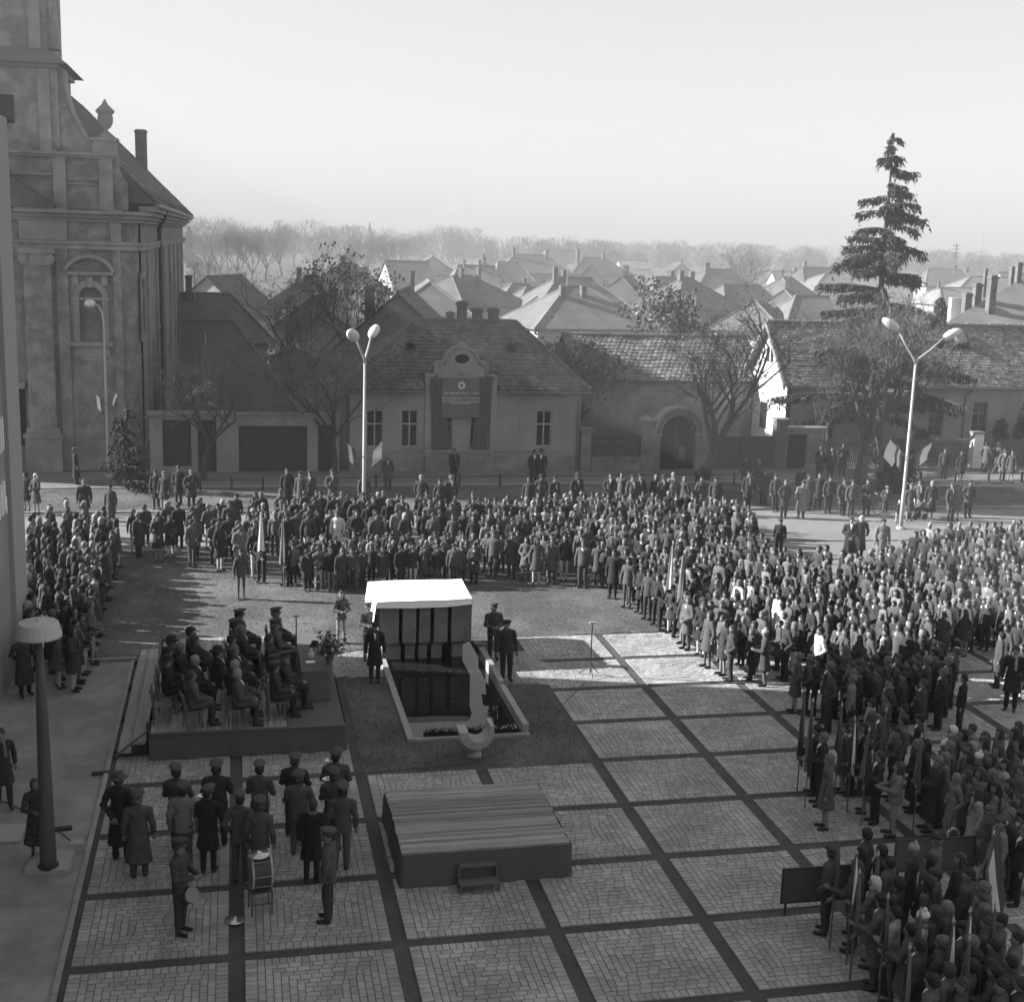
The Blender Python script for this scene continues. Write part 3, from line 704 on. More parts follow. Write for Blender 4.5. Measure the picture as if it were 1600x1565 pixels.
def text_mesh(name, txt, size, m, parent, loc, rot, align='CENTER', ext=0.004, shear=0.0, xs=1.0):
    cu = bpy.data.curves.new(name, 'FONT'); cu.body = txt; cu.size = size; cu.align_x = align; cu.extrude = ext; cu.shear = shear
    cu.resolution_u = 2
    ob = bpy.data.objects.new(name, cu); COL.objects.link(ob)
    dg = bpy.context.evaluated_depsgraph_get(); dg.update()
    me = bpy.data.meshes.new_from_object(ob.evaluated_get(dg)); bpy.data.objects.remove(ob); bpy.data.curves.remove(cu)
    me.materials.clear(); me.materials.append(m)
    o = bpy.data.objects.new(name, me); COL.objects.link(o); o.parent = parent; o.location = loc; o.rotation_euler = rot; o.scale = (xs, 1, 1)
    return o
for k, (py, txt, xs) in enumerate(((614, 'Да здравствует союз', 0.92), (621.5, 'труда дружба венгерских', 0.82), (627, 'и советских народов', 0.95))):
    p = onY(720 + (1 if k == 0 else 0), py + 2.0, HY - .285)
    text_mesh('banner_script', txt, 0.21, M_script, panel, (p.x - 11.6, p.y - HY + .2, p.z - 1.3), (math.pi / 2, 0, 0), shear=0.25, xs=xs * 0.95)
a, b = q(705, 629.5), q(736, 630.5)
bp('script_underline', MB().box(a[0], b[0], HY - .29, HY - .284, a[1] - .025, a[1] + .01), M_script, panel)

# ------------------------------------------------------------------ walls, gates and fence along the street
def pier(name, x0, x1, h_, label, cap=0.08, m=None, y0=67.05, y1=67.6, pyr=0.0, group=None):
    o = empty(name, ((x0 + x1) / 2, y0, 0), label=label, cat='gate pier', group=group)
    w = (x1 - x0) / 2
    MB().box(-w, w, 0, y1 - y0, 0, h_).build('shaft', m or M_plast, o)
    mb = MB().box(-w - cap, w + cap, -cap, y1 - y0 + cap, h_, h_ + .12)
    if pyr: 
        n = len(mb.v); d = (y1 - y0)
        mb.v += [(-w - cap, -cap, h_ + .12), (w + cap, -cap, h_ + .12), (w + cap, d + cap, h_ + .12), (-w - cap, d + cap, h_ + .12), (0, d / 2, h_ + .12 + pyr)]
        for i in range(4): mb.face((n + i, n + (i + 1) % 4, n + 4))
    mb.build('cap', M_plast2, o)
    return o
pier('gate_pier', 18.2, 18.75, 2.25, 'slim rendered pier at the corner of the banner house')
pier('gate_pier', 21.6, 22.25, 2.7, 'rendered pier with pyramid cap beside the arched gateway', pyr=.28)
def picket_fence(name, x0, x1, y, z0, z1, label, step=0.13, w=0.07, m=None, rails=(0.25, 0.8), wallz=0.0, cap=None, group=None):
    o = empty(name, ((x0 + x1) / 2, y, 0), label=label, cat='fence', group=group); c = (x0 + x1) / 2
    if wallz: MB().box(x0 - c, x1 - c, -.12, .2, 0, wallz).box(x0 - c, x1 - c, -.18, .26, wallz, wallz + .08).build('base_wall', M_plast, o)
    mb = MB()
    for r_ in rails: mb.box(x0 - c, x1 - c, .06, .11, z0 + (z1 - z0) * r_ - .05, z0 + (z1 - z0) * r_ + .05)
    mb.build('rail', m or M_greywood, o)
    n = int((x1 - x0) / step); me = None
    for k in range(n):
        if me is None:
            mb = MB().box(-w / 2, w / 2, 0, .055, z0, z1 - .06); mb.prism([(-w / 2, z1 - .06), (w / 2, z1 - .06), (0, z1)], 'y', 0, .055)
            me = mb.mesh('picket', m or M_greywood)
        link_mesh('picket', me, o, (x0 - c + (k + .5) * step, 0, R.uniform(-.02, .02)))
    return o
picket_fence('picket_fence', 18.8, 21.6, 67.2, .75, 2.05, 'grey picket fence on a low wall between the house and the arched gateway', .11, .065, wallz=.7)
# arched gateway
ag = empty('arched_gateway', (23.7, 67.1, 0), label='plastered round-arched gateway with moulded arch bands and dark timber doors', cat='gateway')
mb = MB(); ax0, ax1, az, ar = -1.0, 1.05, 2.05, 1.02
mb.box(-1.45, ax0, 0, .7, 0, 2.05).box(ax1, 1.75, 0, .7, 0, 2.05)
n = 16
for k in range(n):
    a0, a1 = math.pi * k / n, math.pi * (k + 1) / n
    q_ = [(0.025 + math.cos(a) * r, az + math.sin(a) * r) for a, r in ((a0, 1.02), (a0, 1.42), (a1, 1.42), (a1, 1.02))]
    mb.prism(q_, 'y', 0, .7)
mb.build('arch_wall', M_plast, ag)
for (r0, r1, d) in ((1.06, 1.14, .08), (1.2, 1.28, .05), (1.34, 1.5, .14)):
    mb = MB()
    for k in range(18):
        a0, a1 = math.pi * k / 18, math.pi * (k + 1) / 18
        q_ = [(0.025 + math.cos(a) * r, az + math.sin(a) * r) for a, r in ((a0, r0), (a0, r1), (a1, r1), (a1, r0))]
        mb.prism(q_, 'y', -d, .0 if d < .1 else .74)
    mb.build('arch_moulding', M_plast2, ag)
MB().box(-1.55, -.95, -.08, .0, 1.95, 2.1).box(1.0, 1.85, -.08, .0, 1.95, 2.1).build('impost', M_plast2, ag)
for s_ in (-1, 1):
    mb = MB()
    for k in range(5):
        x0 = .025 + s_ * (.02 + k * .2); x1 = x0 + s_ * .19; xm = max(abs(x0 - .025), abs(x1 - .025))
        mb.box(min(x0, x1), max(x0, x1), .35, .4, .05, az + math.sqrt(max(0.02, 1.0 - xm * xm)))
    d = mb.build('door_leaf', M_dkwood, ag)
MB().box(.15, .55, .33, .35, .5, 1.3).build('door_panel', M_greywood, ag)
pier('gate_pier', 25.05, 25.6, 1.75, 'short patched pier between the arched gateway and the plank gate', m=M_plast)
# solid plank gate
pg = empty('plank_gate', (27.45, 67.25, 0), label='wide dark plank gate in two leaves beside the brick pier', cat='gate')
for k in range(29):
    MB().box(-1.9 + k * .13, -1.9 + k * .13 + .122, 0, .04, .08, 1.9 + R.uniform(-.02, .02)).build('plank', M_dkwood, pg)
MB().box(-1.9, 1.87, .04, .1, .4, .5).box(-1.9, 1.87, .04, .1, 1.4, 1.5).build('ledger', M_dkwood, pg)
MB().box(-.03, .03, -.03, 0, .08, 1.95).build('meeting_stile', M_dkwood, pg)
pier('gate_pier', 29.4, 30.05, 2.8, 'tall crumbling brick pier at the end of the plank gate', m=M_chim)
dg = empty('wall_doorway', (30.75, 67.2, 0), label='dark doorway in a coped garden wall by the brick pier', cat='doorway')
MB().box(-.68, -.55, 0, .4, 0, 2.25).box(.62, 1.6, 0, .4, 0, 2.25).box(-.55, .62, 0, .4, 2.02, 2.25).build('wall', M_plast, dg)
MB().box(-.68, 1.75, -.1, .5, 2.25, 2.42).build('coping', M_plast2, dg)
MB().box(-.55, .62, .2, .28, 0, 2.02).build('door', M_dark, dg)
picket_fence('picket_fence', 32.4, 41.6, 67.3, .1, 1.75, 'tall grey picket fence between the doorway and the first pale pier', .14, .075)
picket_fence('picket_fence', 42.3, 46.6, 67.3, .1, 1.75, 'tall grey picket fence between the two pale piers', .14, .075)
picket_fence('picket_fence', 47.3, 53.0, 67.3, .1, 1.75, 'tall grey picket fence beyond the second pale pier', .14, .075)
for x in (41.95, 46.95):
    pier('fence_pier', x - .3, x + .3, 2.05, 'pale lime-washed pier standing in the picket fence', m=M_white, group='pale piers of the picket fence')

# low wall with dark shop-like openings left of the banner house
lw = empty('yard_wall', (0.5, 67.4, 0), label='long plastered yard wall with boarded openings and a flat coping beside the church', cat='wall')
def lwp(name, mb, m):
    for i, p in enumerate(mb.v): mb.v[i] = (p[0] - .5, p[1] - 67.4, p[2])
    return mb.build(name, m, lw)
mb = MB(); qx = lambda px: onY(px, 690, 67.4).x
a0, a1 = qx(234), qx(530)
hol = [(qx(254), qx(299), .35, 2.75), (qx(309), qx(338), 0, 2.75), (qx(373), qx(480), 0, 2.45), (qx(497), qx(520), 0, 2.5)]
wall_grid(mb, a0, a1, 0, 3.0, 67.4, hol, .3); lwp('wall', mb, M_house)
lwp('coping', MB().box(a0 - .1, qx(365), 67.2, 67.9, 3.0, 3.16).box(qx(365), a1 + .05, 67.3, 67.8, 3.0, 3.1), M_plast2)
for i, h_ in enumerate(hol):
    for k in range(int((h_[1] - h_[0]) / .2) + 1):
        x0 = h_[0] + k * .2; x1 = min(x0 + .19, h_[1])
        if x1 - x0 > .04: lwp('board', MB().box(x0, x1, 67.58, 67.62, h_[2], h_[3]), M_dkwood)

# ------------------------------------------------------------------ long tiled barn behind the gateway
br = empty('tiled_barn', (25, 77, 0), label='low long barn with a mottled sagging tile roof behind the arched gateway', cat='barn')
b0, b1 = onY(890, 522, 80), onY(1166, 526, 80)
e0 = onY(885, 592, 76.2)
x0, x1, zr, ze = b0.x - .5, b1.x, b0.z, e0.z
MB().box(x0 - 25 + .3, x1 - 25, -.5, 6.5, 0, ze).build('wall', M_plinth, br)
rfb = MB().poly([(x0 - 25, -.9, ze - .08), (x1 - 25, -.9, ze - .08), (x1 - 25, 3, zr - .08), (x0 - 25, 3, zr - .08)]).poly([(x1 - 25, 7, ze - .08), (x0 - 25, 7, ze - .08), (x0 - 25, 3, zr - .08), (x1 - 25, 3, zr - .08)]).build('roof', M_tileB, br)
mb = MB(); tile_plane(mb, (x0, 76.1, ze), (x1, 76.1, ze), (x1, 80, zr), (x0, 80, zr), .33, .34, .05, 8, curve=.022)
mb.v = [(p[0] - 25, p[1] - 77, p[2] - .1 * math.sin((p[0] - x0) / (x1 - x0) * 3.14) + .03 * math.sin(p[0] * 2.2)) for p in mb.v]
o = mb.build('roof_tiles', M_tileB, br, tone=True); o.parent = rfb; tag(o, kind='stuff')
mb = MB(); ridge_caps(mb, (x0 - 25, 3, zr + .02), (x1 - 25, 3, zr), .14); o = mb.build('ridge_caps', M_tileB, br); o.parent = rfb; tag(o, kind='stuff')
chimney(br, onY(873, 540, 74).x - 25, -3, 0, onY(873, 535, 74).z, .35, .35)

# ------------------------------------------------------------------ long house at the fence end: white gable, weathered tile roof
rh = empty('white_gabled_house', (36, 71.3, 0), label='long garden house with a sunlit whitewashed gable end and weathered tile roof', cat='house')
def rp(name, mb, m, par=None, tone=False):
    for i, p in enumerate(mb.v): mb.v[i] = (p[0] - 36, p[1] - 71.3, p[2])
    return mb.build(name, m, par or rh, False, tone)
gx, gy0, gy1, rX1 = 31.85, 71.5, 77.1, 58.0
ezr, rzr, ryr = 4.35, 7.83, 74.3
# gable wall stands oblique: its foot runs from the front corner back to the left
back = onY(1165, 690, 79.5).x
mb = MB(); hol = []
for px, w in ((1465, .95), (1533, 1.0)):
    p = onY(px, 632, gy0); hol.append((p.x - w / 2, p.x + w / 2, 1.25, 3.35))
hol.append((onY(1287, 650, gy0).x, onY(1305, 650, gy0).x, 1.1, 3.4))
hol.sort()
wall_grid(mb, gx, rX1, 0, ezr, gy0, hol, .4)
rp('front_wall', mb, M_house)
for h_ in hol: window(rh, h_[0] - 36, h_[1] - 36, h_[2], h_[3], gy0 - 71.3 + .15, rows=(.33, .66), cols=1, fr=.05, mframe=M_plinth)
gw = rp('gable_wall', MB().prism([(gy0, 0), (gy1, 0), (gy1, ezr), (ryr, rzr - .1), (gy0, ezr)], 'x', gx - .02, gx + .3), M_white)
rp('loft_window', MB().box(gx - .06, gx - .02, ryr - .5, ryr - .1, 5.4, 6.2).box(gx - .06, gx - .02, ryr + .1, ryr + .5, 5.4, 6.2), M_dark)
rp('gable_window', MB().box(gx - .06, gx - .02, 74.2, 75.2, 1.3, 2.9), M_glass)
rfh = rp('roof', MB().poly([(gx - .4, gy0 - .45, ezr - .05), (rX1, gy0 - .45, ezr - .05), (rX1, ryr, rzr - .06), (gx - .4, ryr, rzr - .06)]).poly([(rX1, gy1 + .4, ezr - .05), (gx - .4, gy1 + .4, ezr - .05), (gx - .4, ryr, rzr - .06), (rX1, ryr, rzr - .06)]), M_tileC)
mb = MB(); tile_plane(mb, (gx - .4, gy0 - .45, ezr), (rX1, gy0 - .45, ezr), (rX1, ryr, rzr), (gx - .4, ryr, rzr), .24, .2, .035, 12)
o = rp('roof_tiles', mb, M_tileC, tone=True); o.parent = rfh; tag(o, kind='stuff')
mb = MB(); ridge_caps(mb, (gx - .4, ryr, rzr + .04), (rX1, ryr, rzr + .04), .13); o = rp('ridge_caps', mb, M_ridge); o.parent = rfh; tag(o, kind='stuff')
rp('bargeboard', MB().hexa([(gx - .5, gy0 - .5, ezr - .25), (gx - .35, gy0 - .5, ezr - .25), (gx - .35, ryr, rzr - .2), (gx - .5, ryr, rzr - .2), (gx - .5, gy0 - .5, ezr + .06), (gx - .35, gy0 - .5, ezr + .06), (gx - .35, ryr, rzr + .1), (gx - .5, ryr, rzr + .1)]).hexa([(gx - .5, ryr, rzr - .2), (gx - .35, ryr, rzr - .2), (gx - .35, gy1 + .5, ezr - .25), (gx - .5, gy1 + .5, ezr - .25), (gx - .5, ryr, rzr + .1), (gx - .35, ryr, rzr + .1), (gx - .35, gy1 + .5, ezr + .06), (gx - .5, gy1 + .5, ezr + .06)]), M_ridge)
rp('gutter', MB().tube([(gx - .3, gy0 - .5, ezr - .1), (rX1, gy0 - .5, ezr - .1)], .07, 6), M_zinc)
p = onY(1507, 640, gy0)
rp('downpipe', MB().tube([(p.x + .2, gy0 - .4, ezr - .2), (p.x, gy0 - .06, ezr - .6), (p.x, gy0 - .06, .2)], .06, 6), M_zinc)
p = onY(1497, 541, 73.6); zz = ezr + (rzr - ezr) * (73.6 - gy0 + .45) / (ryr - gy0 + .45)
rp('skylight', MB().hexa([(p.x - .35, 73.1, zz - .38), (p.x + .3, 73.1, zz - .38), (p.x + .3, 74.0, zz + .3), (p.x - .35, 74.0, zz + .3), (p.x - .35, 73.0, zz - .2), (p.x + .3, 73.0, zz - .2), (p.x + .3, 73.9, zz + .62), (p.x - .35, 73.9, zz + .62)]), M_zinc)
# ------------------------------------------------------------------ houses beyond, each a thing with wall, roof and chimneys
M_farroof = [mat('far_roof_tile_%d' % i, v, 0.85, 0.22, 0.7, stain=0.25, sscale=0.2, rnd=0.0, bump=0.3, bscale=3) for i, v in enumerate((0.085, 0.115, 0.15, 0.2))]
M_farwall = [mat('far_wall_%d' % i, v, 0.9, 0.1, 0.5, stain=0.12, sscale=0.3) for i, v in enumerate((0.7, 0.35, 0.2))]
def far_house(px, py, zr, ang, L, w, ze, hipa=0.0, hipb=0.0, roof=1, wall=0, chims=(), label='', windows=(), name='village_house', over=0.35, Y=None):
    """ridge end A at the pixel, at height zr; ridge runs L metres at 'ang' degrees from +X; half width w; eaves at ze"""
    A = G(px, py, zr) if Y is None else onY(px, py, Y)
    if Y is not None: ze = ze + (A.z - zr); zr = A.z
    a = math.radians(ang)
    o = empty(name, (A.x, A.y, 0), a, label, 'house')
    mb = MB().box(-hipa + .3, L + hipb - .3, -w + .3, w - .3, 0, ze + .02)
    if hipa <= .01: mb.prism([(-w + .3, ze), (w - .3, ze), (0, zr - .15)], 'x', .3, .5)
    if hipb <= .01: mb.prism([(-w + .3, ze), (w - .3, ze), (0, zr - .15)], 'x', L - .5, L - .3)
    mb.build('wall', M_farwall[wall], o)
    th = .14
    e = [(-hipa - over * (hipa > 0), -w - over), (L + hipb + over * (hipb > 0), -w - over), (L + hipb + over * (hipb > 0), w + over), (-hipa - over * (hipa > 0), w + over)]
    zd = ze - over * (zr - ze) / w
    r0, r1 = (0, 0, zr), (L, 0, zr)
    mb = MB()
    E_ = [(p[0], p[1], zd) for p in e]
    mb.poly([E_[0], E_[1], r1, r0]); mb.poly([E_[2], E_[3], r0, r1])
    if hipa > .01: mb.poly([E_[3], E_[0], r0])
    if hipb > .01: mb.poly([E_[1], E_[2], r1])
    # underside / eave thickness
    D_ = [(p[0], p[1], zd - th) for p in e]; q0, q1 = (0, 0, zr - th), (L, 0, zr - th)
    for i in range(4): mb.poly([E_[i], D_[i], D_[(i + 1) % 4], E_[(i + 1) % 4]])
    if hipa <= .01: mb.poly([E_[0], r0, q0, D_[0]]); mb.poly([E_[3], D_[3], q0, r0])
    if hipb <= .01: mb.poly([E_[1], D_[1], q1, r1]); mb.poly([E_[2], r1, q1, D_[2]])
    rf = mb.build('roof', M_farroof[roof], o)
    mb = MB()
    mb.tube([(0, 0, zr + .03), (L, 0, zr + .03)], .12, 5)
    if hipa > .01:
        mb.tube([(0, 0, zr + .03), (E_[0][0], E_[0][1], zd + .04)], .1, 5); mb.tube([(0, 0, zr + .03), (E_[3][0], E_[3][1], zd + .04)], .1, 5)
    if hipb > .01:
        mb.tube([(L, 0, zr + .03), (E_[1][0], E_[1][1], zd + .04)], .1, 5); mb.tube([(L, 0, zr + .03), (E_[2][0], E_[2][1], zd + .04)], .1, 5)
    mb.build('ridge_caps', M_farroof[min(3, roof + 1)], rf)
    for (cx, cy, up, cw) in chims:
        zb = zr - (zr - ze) * min(1, abs(cy) / w) - .3
        chimney(o, cx, cy, zb, zr + up, cw, cw)
    if chims and (int(px) % 3 != 0):
        ax0, ay0 = chims[0][0] + .5, chims[0][1]; zt = zr + 2.2
        am = MB().tube([(ax0, ay0, zr - 1), (ax0, ay0, zt)], .035, 5)
        for q in (0, .25, .5): am.tube([(ax0 - .5 + q * .3, ay0, zt - .1 - q), (ax0 + .5 - q * .3, ay0, zt - .1 - q)], .025, 4)
        am.build('aerial', M_steel, o)
    for (wx, wy, wz, ww, wh, face) in windows:
        # face: 'f' long front (-w), 'a' gable/hip end at A, 'b' other end
        if face == 'f': mb = MB().box(wx - ww / 2, wx + ww / 2, -w + .24, -w + .32, wz, wz + wh)
        elif face == 'k': mb = MB().box(wx - ww / 2, wx + ww / 2, w - .32, w - .24, wz, wz + wh)
        elif face == 'a': mb = MB().box(-hipa + .24, -hipa + .32, wx - ww / 2, wx + ww / 2, wz, wz + wh)
        else: mb = MB().box(L + hipb - .32, L + hipb - .24, wx - ww / 2, wx + ww / 2, wz, wz + wh)
        mb.build('window', M_glass, o)
    return o
H = far_house
# ridge running away from us = 90 deg; gable/hip end A faces us.  ridge across = 0 deg
H(480, 431, 7.2, 82, 12, 5.3, 3.6, 1.2, 0, 2, 0, ((2.5, 1.2, .9, .6),), 'house with half-hipped roof and a bright white side wall behind the sheds', (( -2, 0, 1.2, 1, 1.3, 'a'), (2, 0, 1.2, 1, 1.3, 'a')))
H(487, 463, 6.3, 80, 9, 3.9, 3.3, 0, 0, 2, 2, (), 'dark boarded shed with one sunlit roof slope, the taller of two', name='garden_shed')
H(497, 493, 4.6, 80, 7, 3.4, 2.4, 0, 0, 2, 2, (), 'low lean shed with a sunlit roof slope beside the taller shed', name='garden_shed')
H(458, 541, 3.2, 70, 6, 2.4, 2.2, 0, 0, 2, 2, (), 'small yard hut with a pale flat-pitched roof below the sheds', name='garden_shed')
H(283, 500, 7.0, 2, 3.0, 4.2, 2.2, .1, 3.4, 0, 2, (), 'dark hip-roofed outbuilding right behind the church flank', name='outbuilding', Y=79)
H(283, 458, 7.0, 5, 4, 4, 3.6, 2, 3, 1, 1, ((.6, -.5, 1.5, .5),), 'grey-roofed house with a tall chimney seen past the church corner')
H(621, 457, 8.2, 78, 11, 4.3, 4.4, 0, 0, 0, 2, ((2.3, 2.2, .3, .65),), 'black-boarded gabled barn with a tall chimney behind the banner house', name='boarded_barn', Y=92)
H(706, 431, 7.2, 40, 4, 6.5, 3.6, 5, 5, 1, 1, ((1.2, -.6, 1.1, .55), (2.6, -2.5, 1.2, .55)), 'steep hip-roofed house with two pale hip lines above the banner house chimneys')
H(672, 441, 7.0, 84, 10, 5.0, 3.5, 4, 2, 2, 0, ((3, 2, 1.2, .5),), 'hip-roofed house with a bright white wall wedge beside the boarded barn')
H(677, 400, 8.2, 85, 12, 6.0, 4.2, 0, 0, 1, 1, (), 'gabled house with pale verges standing before the far trees')
H(757, 408, 7.6, 95, 14, 4.6, 3.6, 0, 0, 0, 1, ((1, 0, 1.4, .5), (5, -1.5, .8, .5)), 'dark gable-fronted house with a finial chimney', windows=((0, 0, 1.2, 1, 1.3, 'a'),))
H(716, 414, 7.4, 0, 7, 4.2, 3.6, 2, 0, 2, 0, ((1.0, 0, 1, .5), (4.0, 0, 1, .5)), 'pale-roofed house with two small chimneys in front of the far trees')
H(805, 397, 8.6, 3, 8, 7.5, 4.2, 6, 6, 0, 2, ((-.8, -1.5, 1.6, .8), (8.2, -1.5, 1.5, .8)), 'broad dark hip-roofed house with a chimney at either ridge end', windows=tuple((x, 0, 1.5, 1.1, 1.4, 'f') for x in (-2, 2, 6, 10)))
H(778, 409, 7.4, 10, 5, 4, 3.7, 2, 2, 3, 0, (), 'small bright-roofed house tucked beside the broad dark hip roof')
H(852, 390, 9.2, 2, 12, 6, 4.2, 2, 0, 1, 1, ((11.6, 0, 1.4, .8),), 'long high-ridged house with a gable-end chimney far back')
H(912, 402, 8.2, 8, 5.5, 6.6, 4.0, 6, 7, 0, 1, ((-2.6, -2, 2.2, .8), (5.5, -.6, 1.3, .8)), 'hip-roofed house with a sunlit flank and two stout chimneys')
H(921, 416, 7.2, 70, 6, 3.4, 4.0, .3, 0, 1, 1, (), 'low gabled wing with a bright little slope before the hip-roofed house')
H(800, 443, 5.6, 8, 3.0, 3.6, 3.0, 3, 2, 1, 0, ((2.3, .6, .8, .4),), 'low hip-roofed outbuilding, the farther of two behind the banner house')
H(822, 449, 5.6, 12, 3.6, 3.6, 2.8, 3, 1, 1, 0, (), 'low hip-roofed outbuilding with a white wedge of wall, the closer of two')
H(872, 433, 7.4, 10, 5.0, 5.0, 3.6, 5, 4, 2, 0, ((-1.0, -1.2, 1.4, .55), (1.0, .3, .9, .6)), 'house with a long sunlit roof flank and slim chimney')
H(886, 447, 7.2, 8, 2.2, 6.2, 3.0, 6, 6.5, 2, 1, ((-1.2, -1.6, .1, .6), (1.4, -1.5, .1, .6)), 'wide pyramid-roofed house whose two chimneys throw long shadows on its tiles', windows=((0, 0, .9, 1, 1.3, 'f'),))
H(972, 432, 7.2, 60, 7, 4.2, 3.6, 2, 0, 0, 0, ((1, 0, 1.0, .6), (5, .6, 1.6, .7)), 'dark-roofed house with a pale slanting verge')
H(1023, 433, 7.2, 35, 5, 5.2, 3.5, 5, 4, 2, 0, ((4.5, .3, 1.0, .9),), 'hip-roofed house with a broad pale slope and white wall below it')
H(1066, 434, 7.6, 20, 1.5, 5.0, 3.6, 4.5, 6, 1, 2, ((-.5, -.2, 1.0, .7), (2.0, .4, .9, .7)), 'mossy pyramid-roofed house with a triple window in its grey wall', windows=((2.2, 0, 1.2, .6, 1.5, 'f'), (3.0, 0, 1.2, .6, 1.5, 'f'), (3.8, 0, 1.2, .6, 1.5, 'f')))
H(1107, 420, 7.6, 12, 5.5, 5.5, 3.6, 6, 5, 1, 0, ((-.9, -.4, 1.2, .6), (0, .2, 1.3, .6)), 'hip-roofed house with one dazzling white flank and twin chimneys')
H(965, 407, 6.5, 0, 11, 4, 4.2, 0, 0, 3, 0, ((10.5, 0, .8, .5),), 'long white farm building lying far behind the roofs')
H(1066, 411, 7.4, 88, 9, 4.0, 4.2, 0, 0, 0, 1, ((0.8, 0, 1.2, .5),), 'small gable house with a single chimney far behind')
H(1180, 469, 6.4, 55, 3, 4.0, 3.4, 3.2, 2, 2, 0, (), 'low hipped wing with white wall ahead of the twin-sloped house')
H(1226, 453, 7.4, 60, 4, 5.2, 3.4, 5, 3, 2, 0, ((.4, -.3, 1.4, .55),), 'house with three slanting roof planes and a tall chimney')
H(1243, 462, 7.0, 3, 4.2, 4.6, 3.2, 3.4, 0, 2, 2, (), 'roof with a pale hipped slope ending in a grey gable wall')
H(1222, 433, 7.6, 45, 4, 4.8, 3.7, 4, 4, 2, 0, ((.6, .5, 1.2, .6),), 'hip-roofed house with a glaring left flank behind the twin-sloped house')
H(1254, 417, 8.2, 5, 8, 5.5, 4.0, 2, 5, 0, 1, ((.5, 0, 1.3, .7), (8, 0, 1.2, .7)), 'dark wide hip-roofed house with two ridge chimneys by the spruce')
H(1290, 427, 7.0, 10, 5, 6, 3.6, 7, 2, 3, 0, (), 'house with broad bright roof and pale wall beside the spruce')
H(1205, 424, 6.8, 0, 6, 3.5, 4.0, 0, 0, 3, 0, ((6, 0, 1.1, .6),), 'little white-walled house behind the glaring flank')
H(1503, 421, 8.2, 170, 9, 5, 4.0, 2, 2, 1, 1, ((1.6, -.5, 1.0, .7), (-1.6, -.5, .6, .7)), 'mid-grey roofed house with a dark hip beyond the white fire wall')
H(1516, 432, 7.6, -1, 12, 6, 3.6, 7, 0, 3, 1, ((11, 0, 1.5, .6),), 'long pale-roofed house behind the chimneys')
H(1468, 449, 6.0, 2, 7, 5, 3.2, 2, 2, 3, 1, ((-.2, 0, 1.0, .4),), 'low pale-roofed building beside the spruce')
H(1560, 425, 8.4, 0, 8, 5, 4.4, 0, 0, 2, 1, ((4, 0, 1.2, .6),), 'flat-lying grey roof with a stub chimney at the far street')
H(1130, 445, 6.4, 15, 7, 4, 3.4, 2, 2, 1, 0, (), 'low house half hidden by the round-crowned bare tree')
H(320, 432, 7.4, 60, 8, 5, 3.6, 0, 0, 1, 1, (), 'hazy house with one pale roof verge amid bare trees')
H(530, 412, 8.0, 70, 9, 6, 3.8, 0, 0, 1, 1, ((2, 0, 1.2, .6),), 'hazy gabled house behind the half-hipped one')
H(600, 407, 7.6, 10, 9, 5, 3.8, 0, 0, 2, 1, (), 'hazy long house with dull light roof amid bare trees')
# tall row of roofs at the right: white fire wall, big bright slope, chimney stacks
rb = empty('tall_town_house', (46, 90, 0), label='big town house with white fire wall, sunlit roof slope and tall chimney stacks', cat='house')
yb = 92.0
w0, w1 = onY(1462, 505, yb), onY(1508, 505, yb); wt = onY(1462, 463, yb)
MB().box(w0.x - 46, w1.x - 46 + 6, 0, .4, 0, wt.z).build('fire_wall', M_white, rb)
sl0 = onY(1458, 509, 86.0); sl1 = onY(1610, 428, 93.0)
ex = onY(1650, 509, 86.0)
mb = MB().poly([(sl0.x - 46, 86 - 90, sl0.z - .3), (ex.x - 46 + 10, 86 - 90, sl0.z - .3), (sl1.x - 46 + 12, 3, sl1.z), (sl1.x - 46, 3, sl1.z)])
mb.poly([(sl0.x - 46, 86 - 90, sl0.z - .3), (sl1.x - 46, 3, sl1.z), (sl1.x - 46, 8, sl0.z), (sl0.x - 46, 8, sl0.z - .3)])
mb.build('roof', M_farroof[3], rb)
MB().box(sl0.x - 46 + .3, ex.x - 46 + 9, -3.7, 8, 0, sl0.z - .35).build('wall', M_farwall[1], rb)
for (px, pt, pb, Y_, w_) in ((1552, 431, 490, 88.2, .42), (1528, 443, 478, 89.6, .42), (1512, 458, 484, 89.2, .42), (1593, 410, 443, 92, .3), (1541, 420, 452, 92.5, .18), (1583, 417, 440, 93, .3)):
    t, b_ = onY(px, pt, Y_), onY(px, pb, Y_)
    chimney(rb, t.x - 46, Y_ - 90, b_.z - 1.0, t.z, w_ * 1.25, w_ * 1.25, cap=(w_ > .2))
fs = tag(MB().lathe([(1.5, 0), (1.1, 26), (.8, 31), (1.0, 31.2), (1.0, 32)], (0, 0, 0), 14).build('factory_chimney', M_concd, loc=G(1532, 412, 0)), 'slender brick factory chimney rising above the far trees', 'chimney')
p = G(1532, 414, 0); fs.location = (p.x, p.y, 0); fs.scale = (1, 1, (onY(1532, 365, p.y).z) / 32)
def far_spire(px, pb, pt, w, label):
    p = G(px, pb, 0); hgt = onY(px, pt, p.y).z
    o = empty('church_spire', (p.x, p.y, 0), label=label, cat='spire')
    MB().box(-w, w, -w, w, 0, hgt * .55).build('tower', M_farwall[2], o)
    MB().lathe([(w * 1.1, hgt * .55), (w * .8, hgt * .62), (w * .35, hgt * .75), (.1, hgt)], (0, 0, 0), 8).build('spire', M_farroof[0], o)
far_spire(577, 412, 345, 2.8, 'taller of two slim church spires in the haze')
far_spire(544, 412, 354, 2.8, 'shorter of two slim church spires in the haze')
far_spire(857, 404, 376, 1.4, 'needle-thin far spire behind the broad hip roof')
far_spire(1030, 406, 372, 1.6, 'stubby far tower above the village trees')

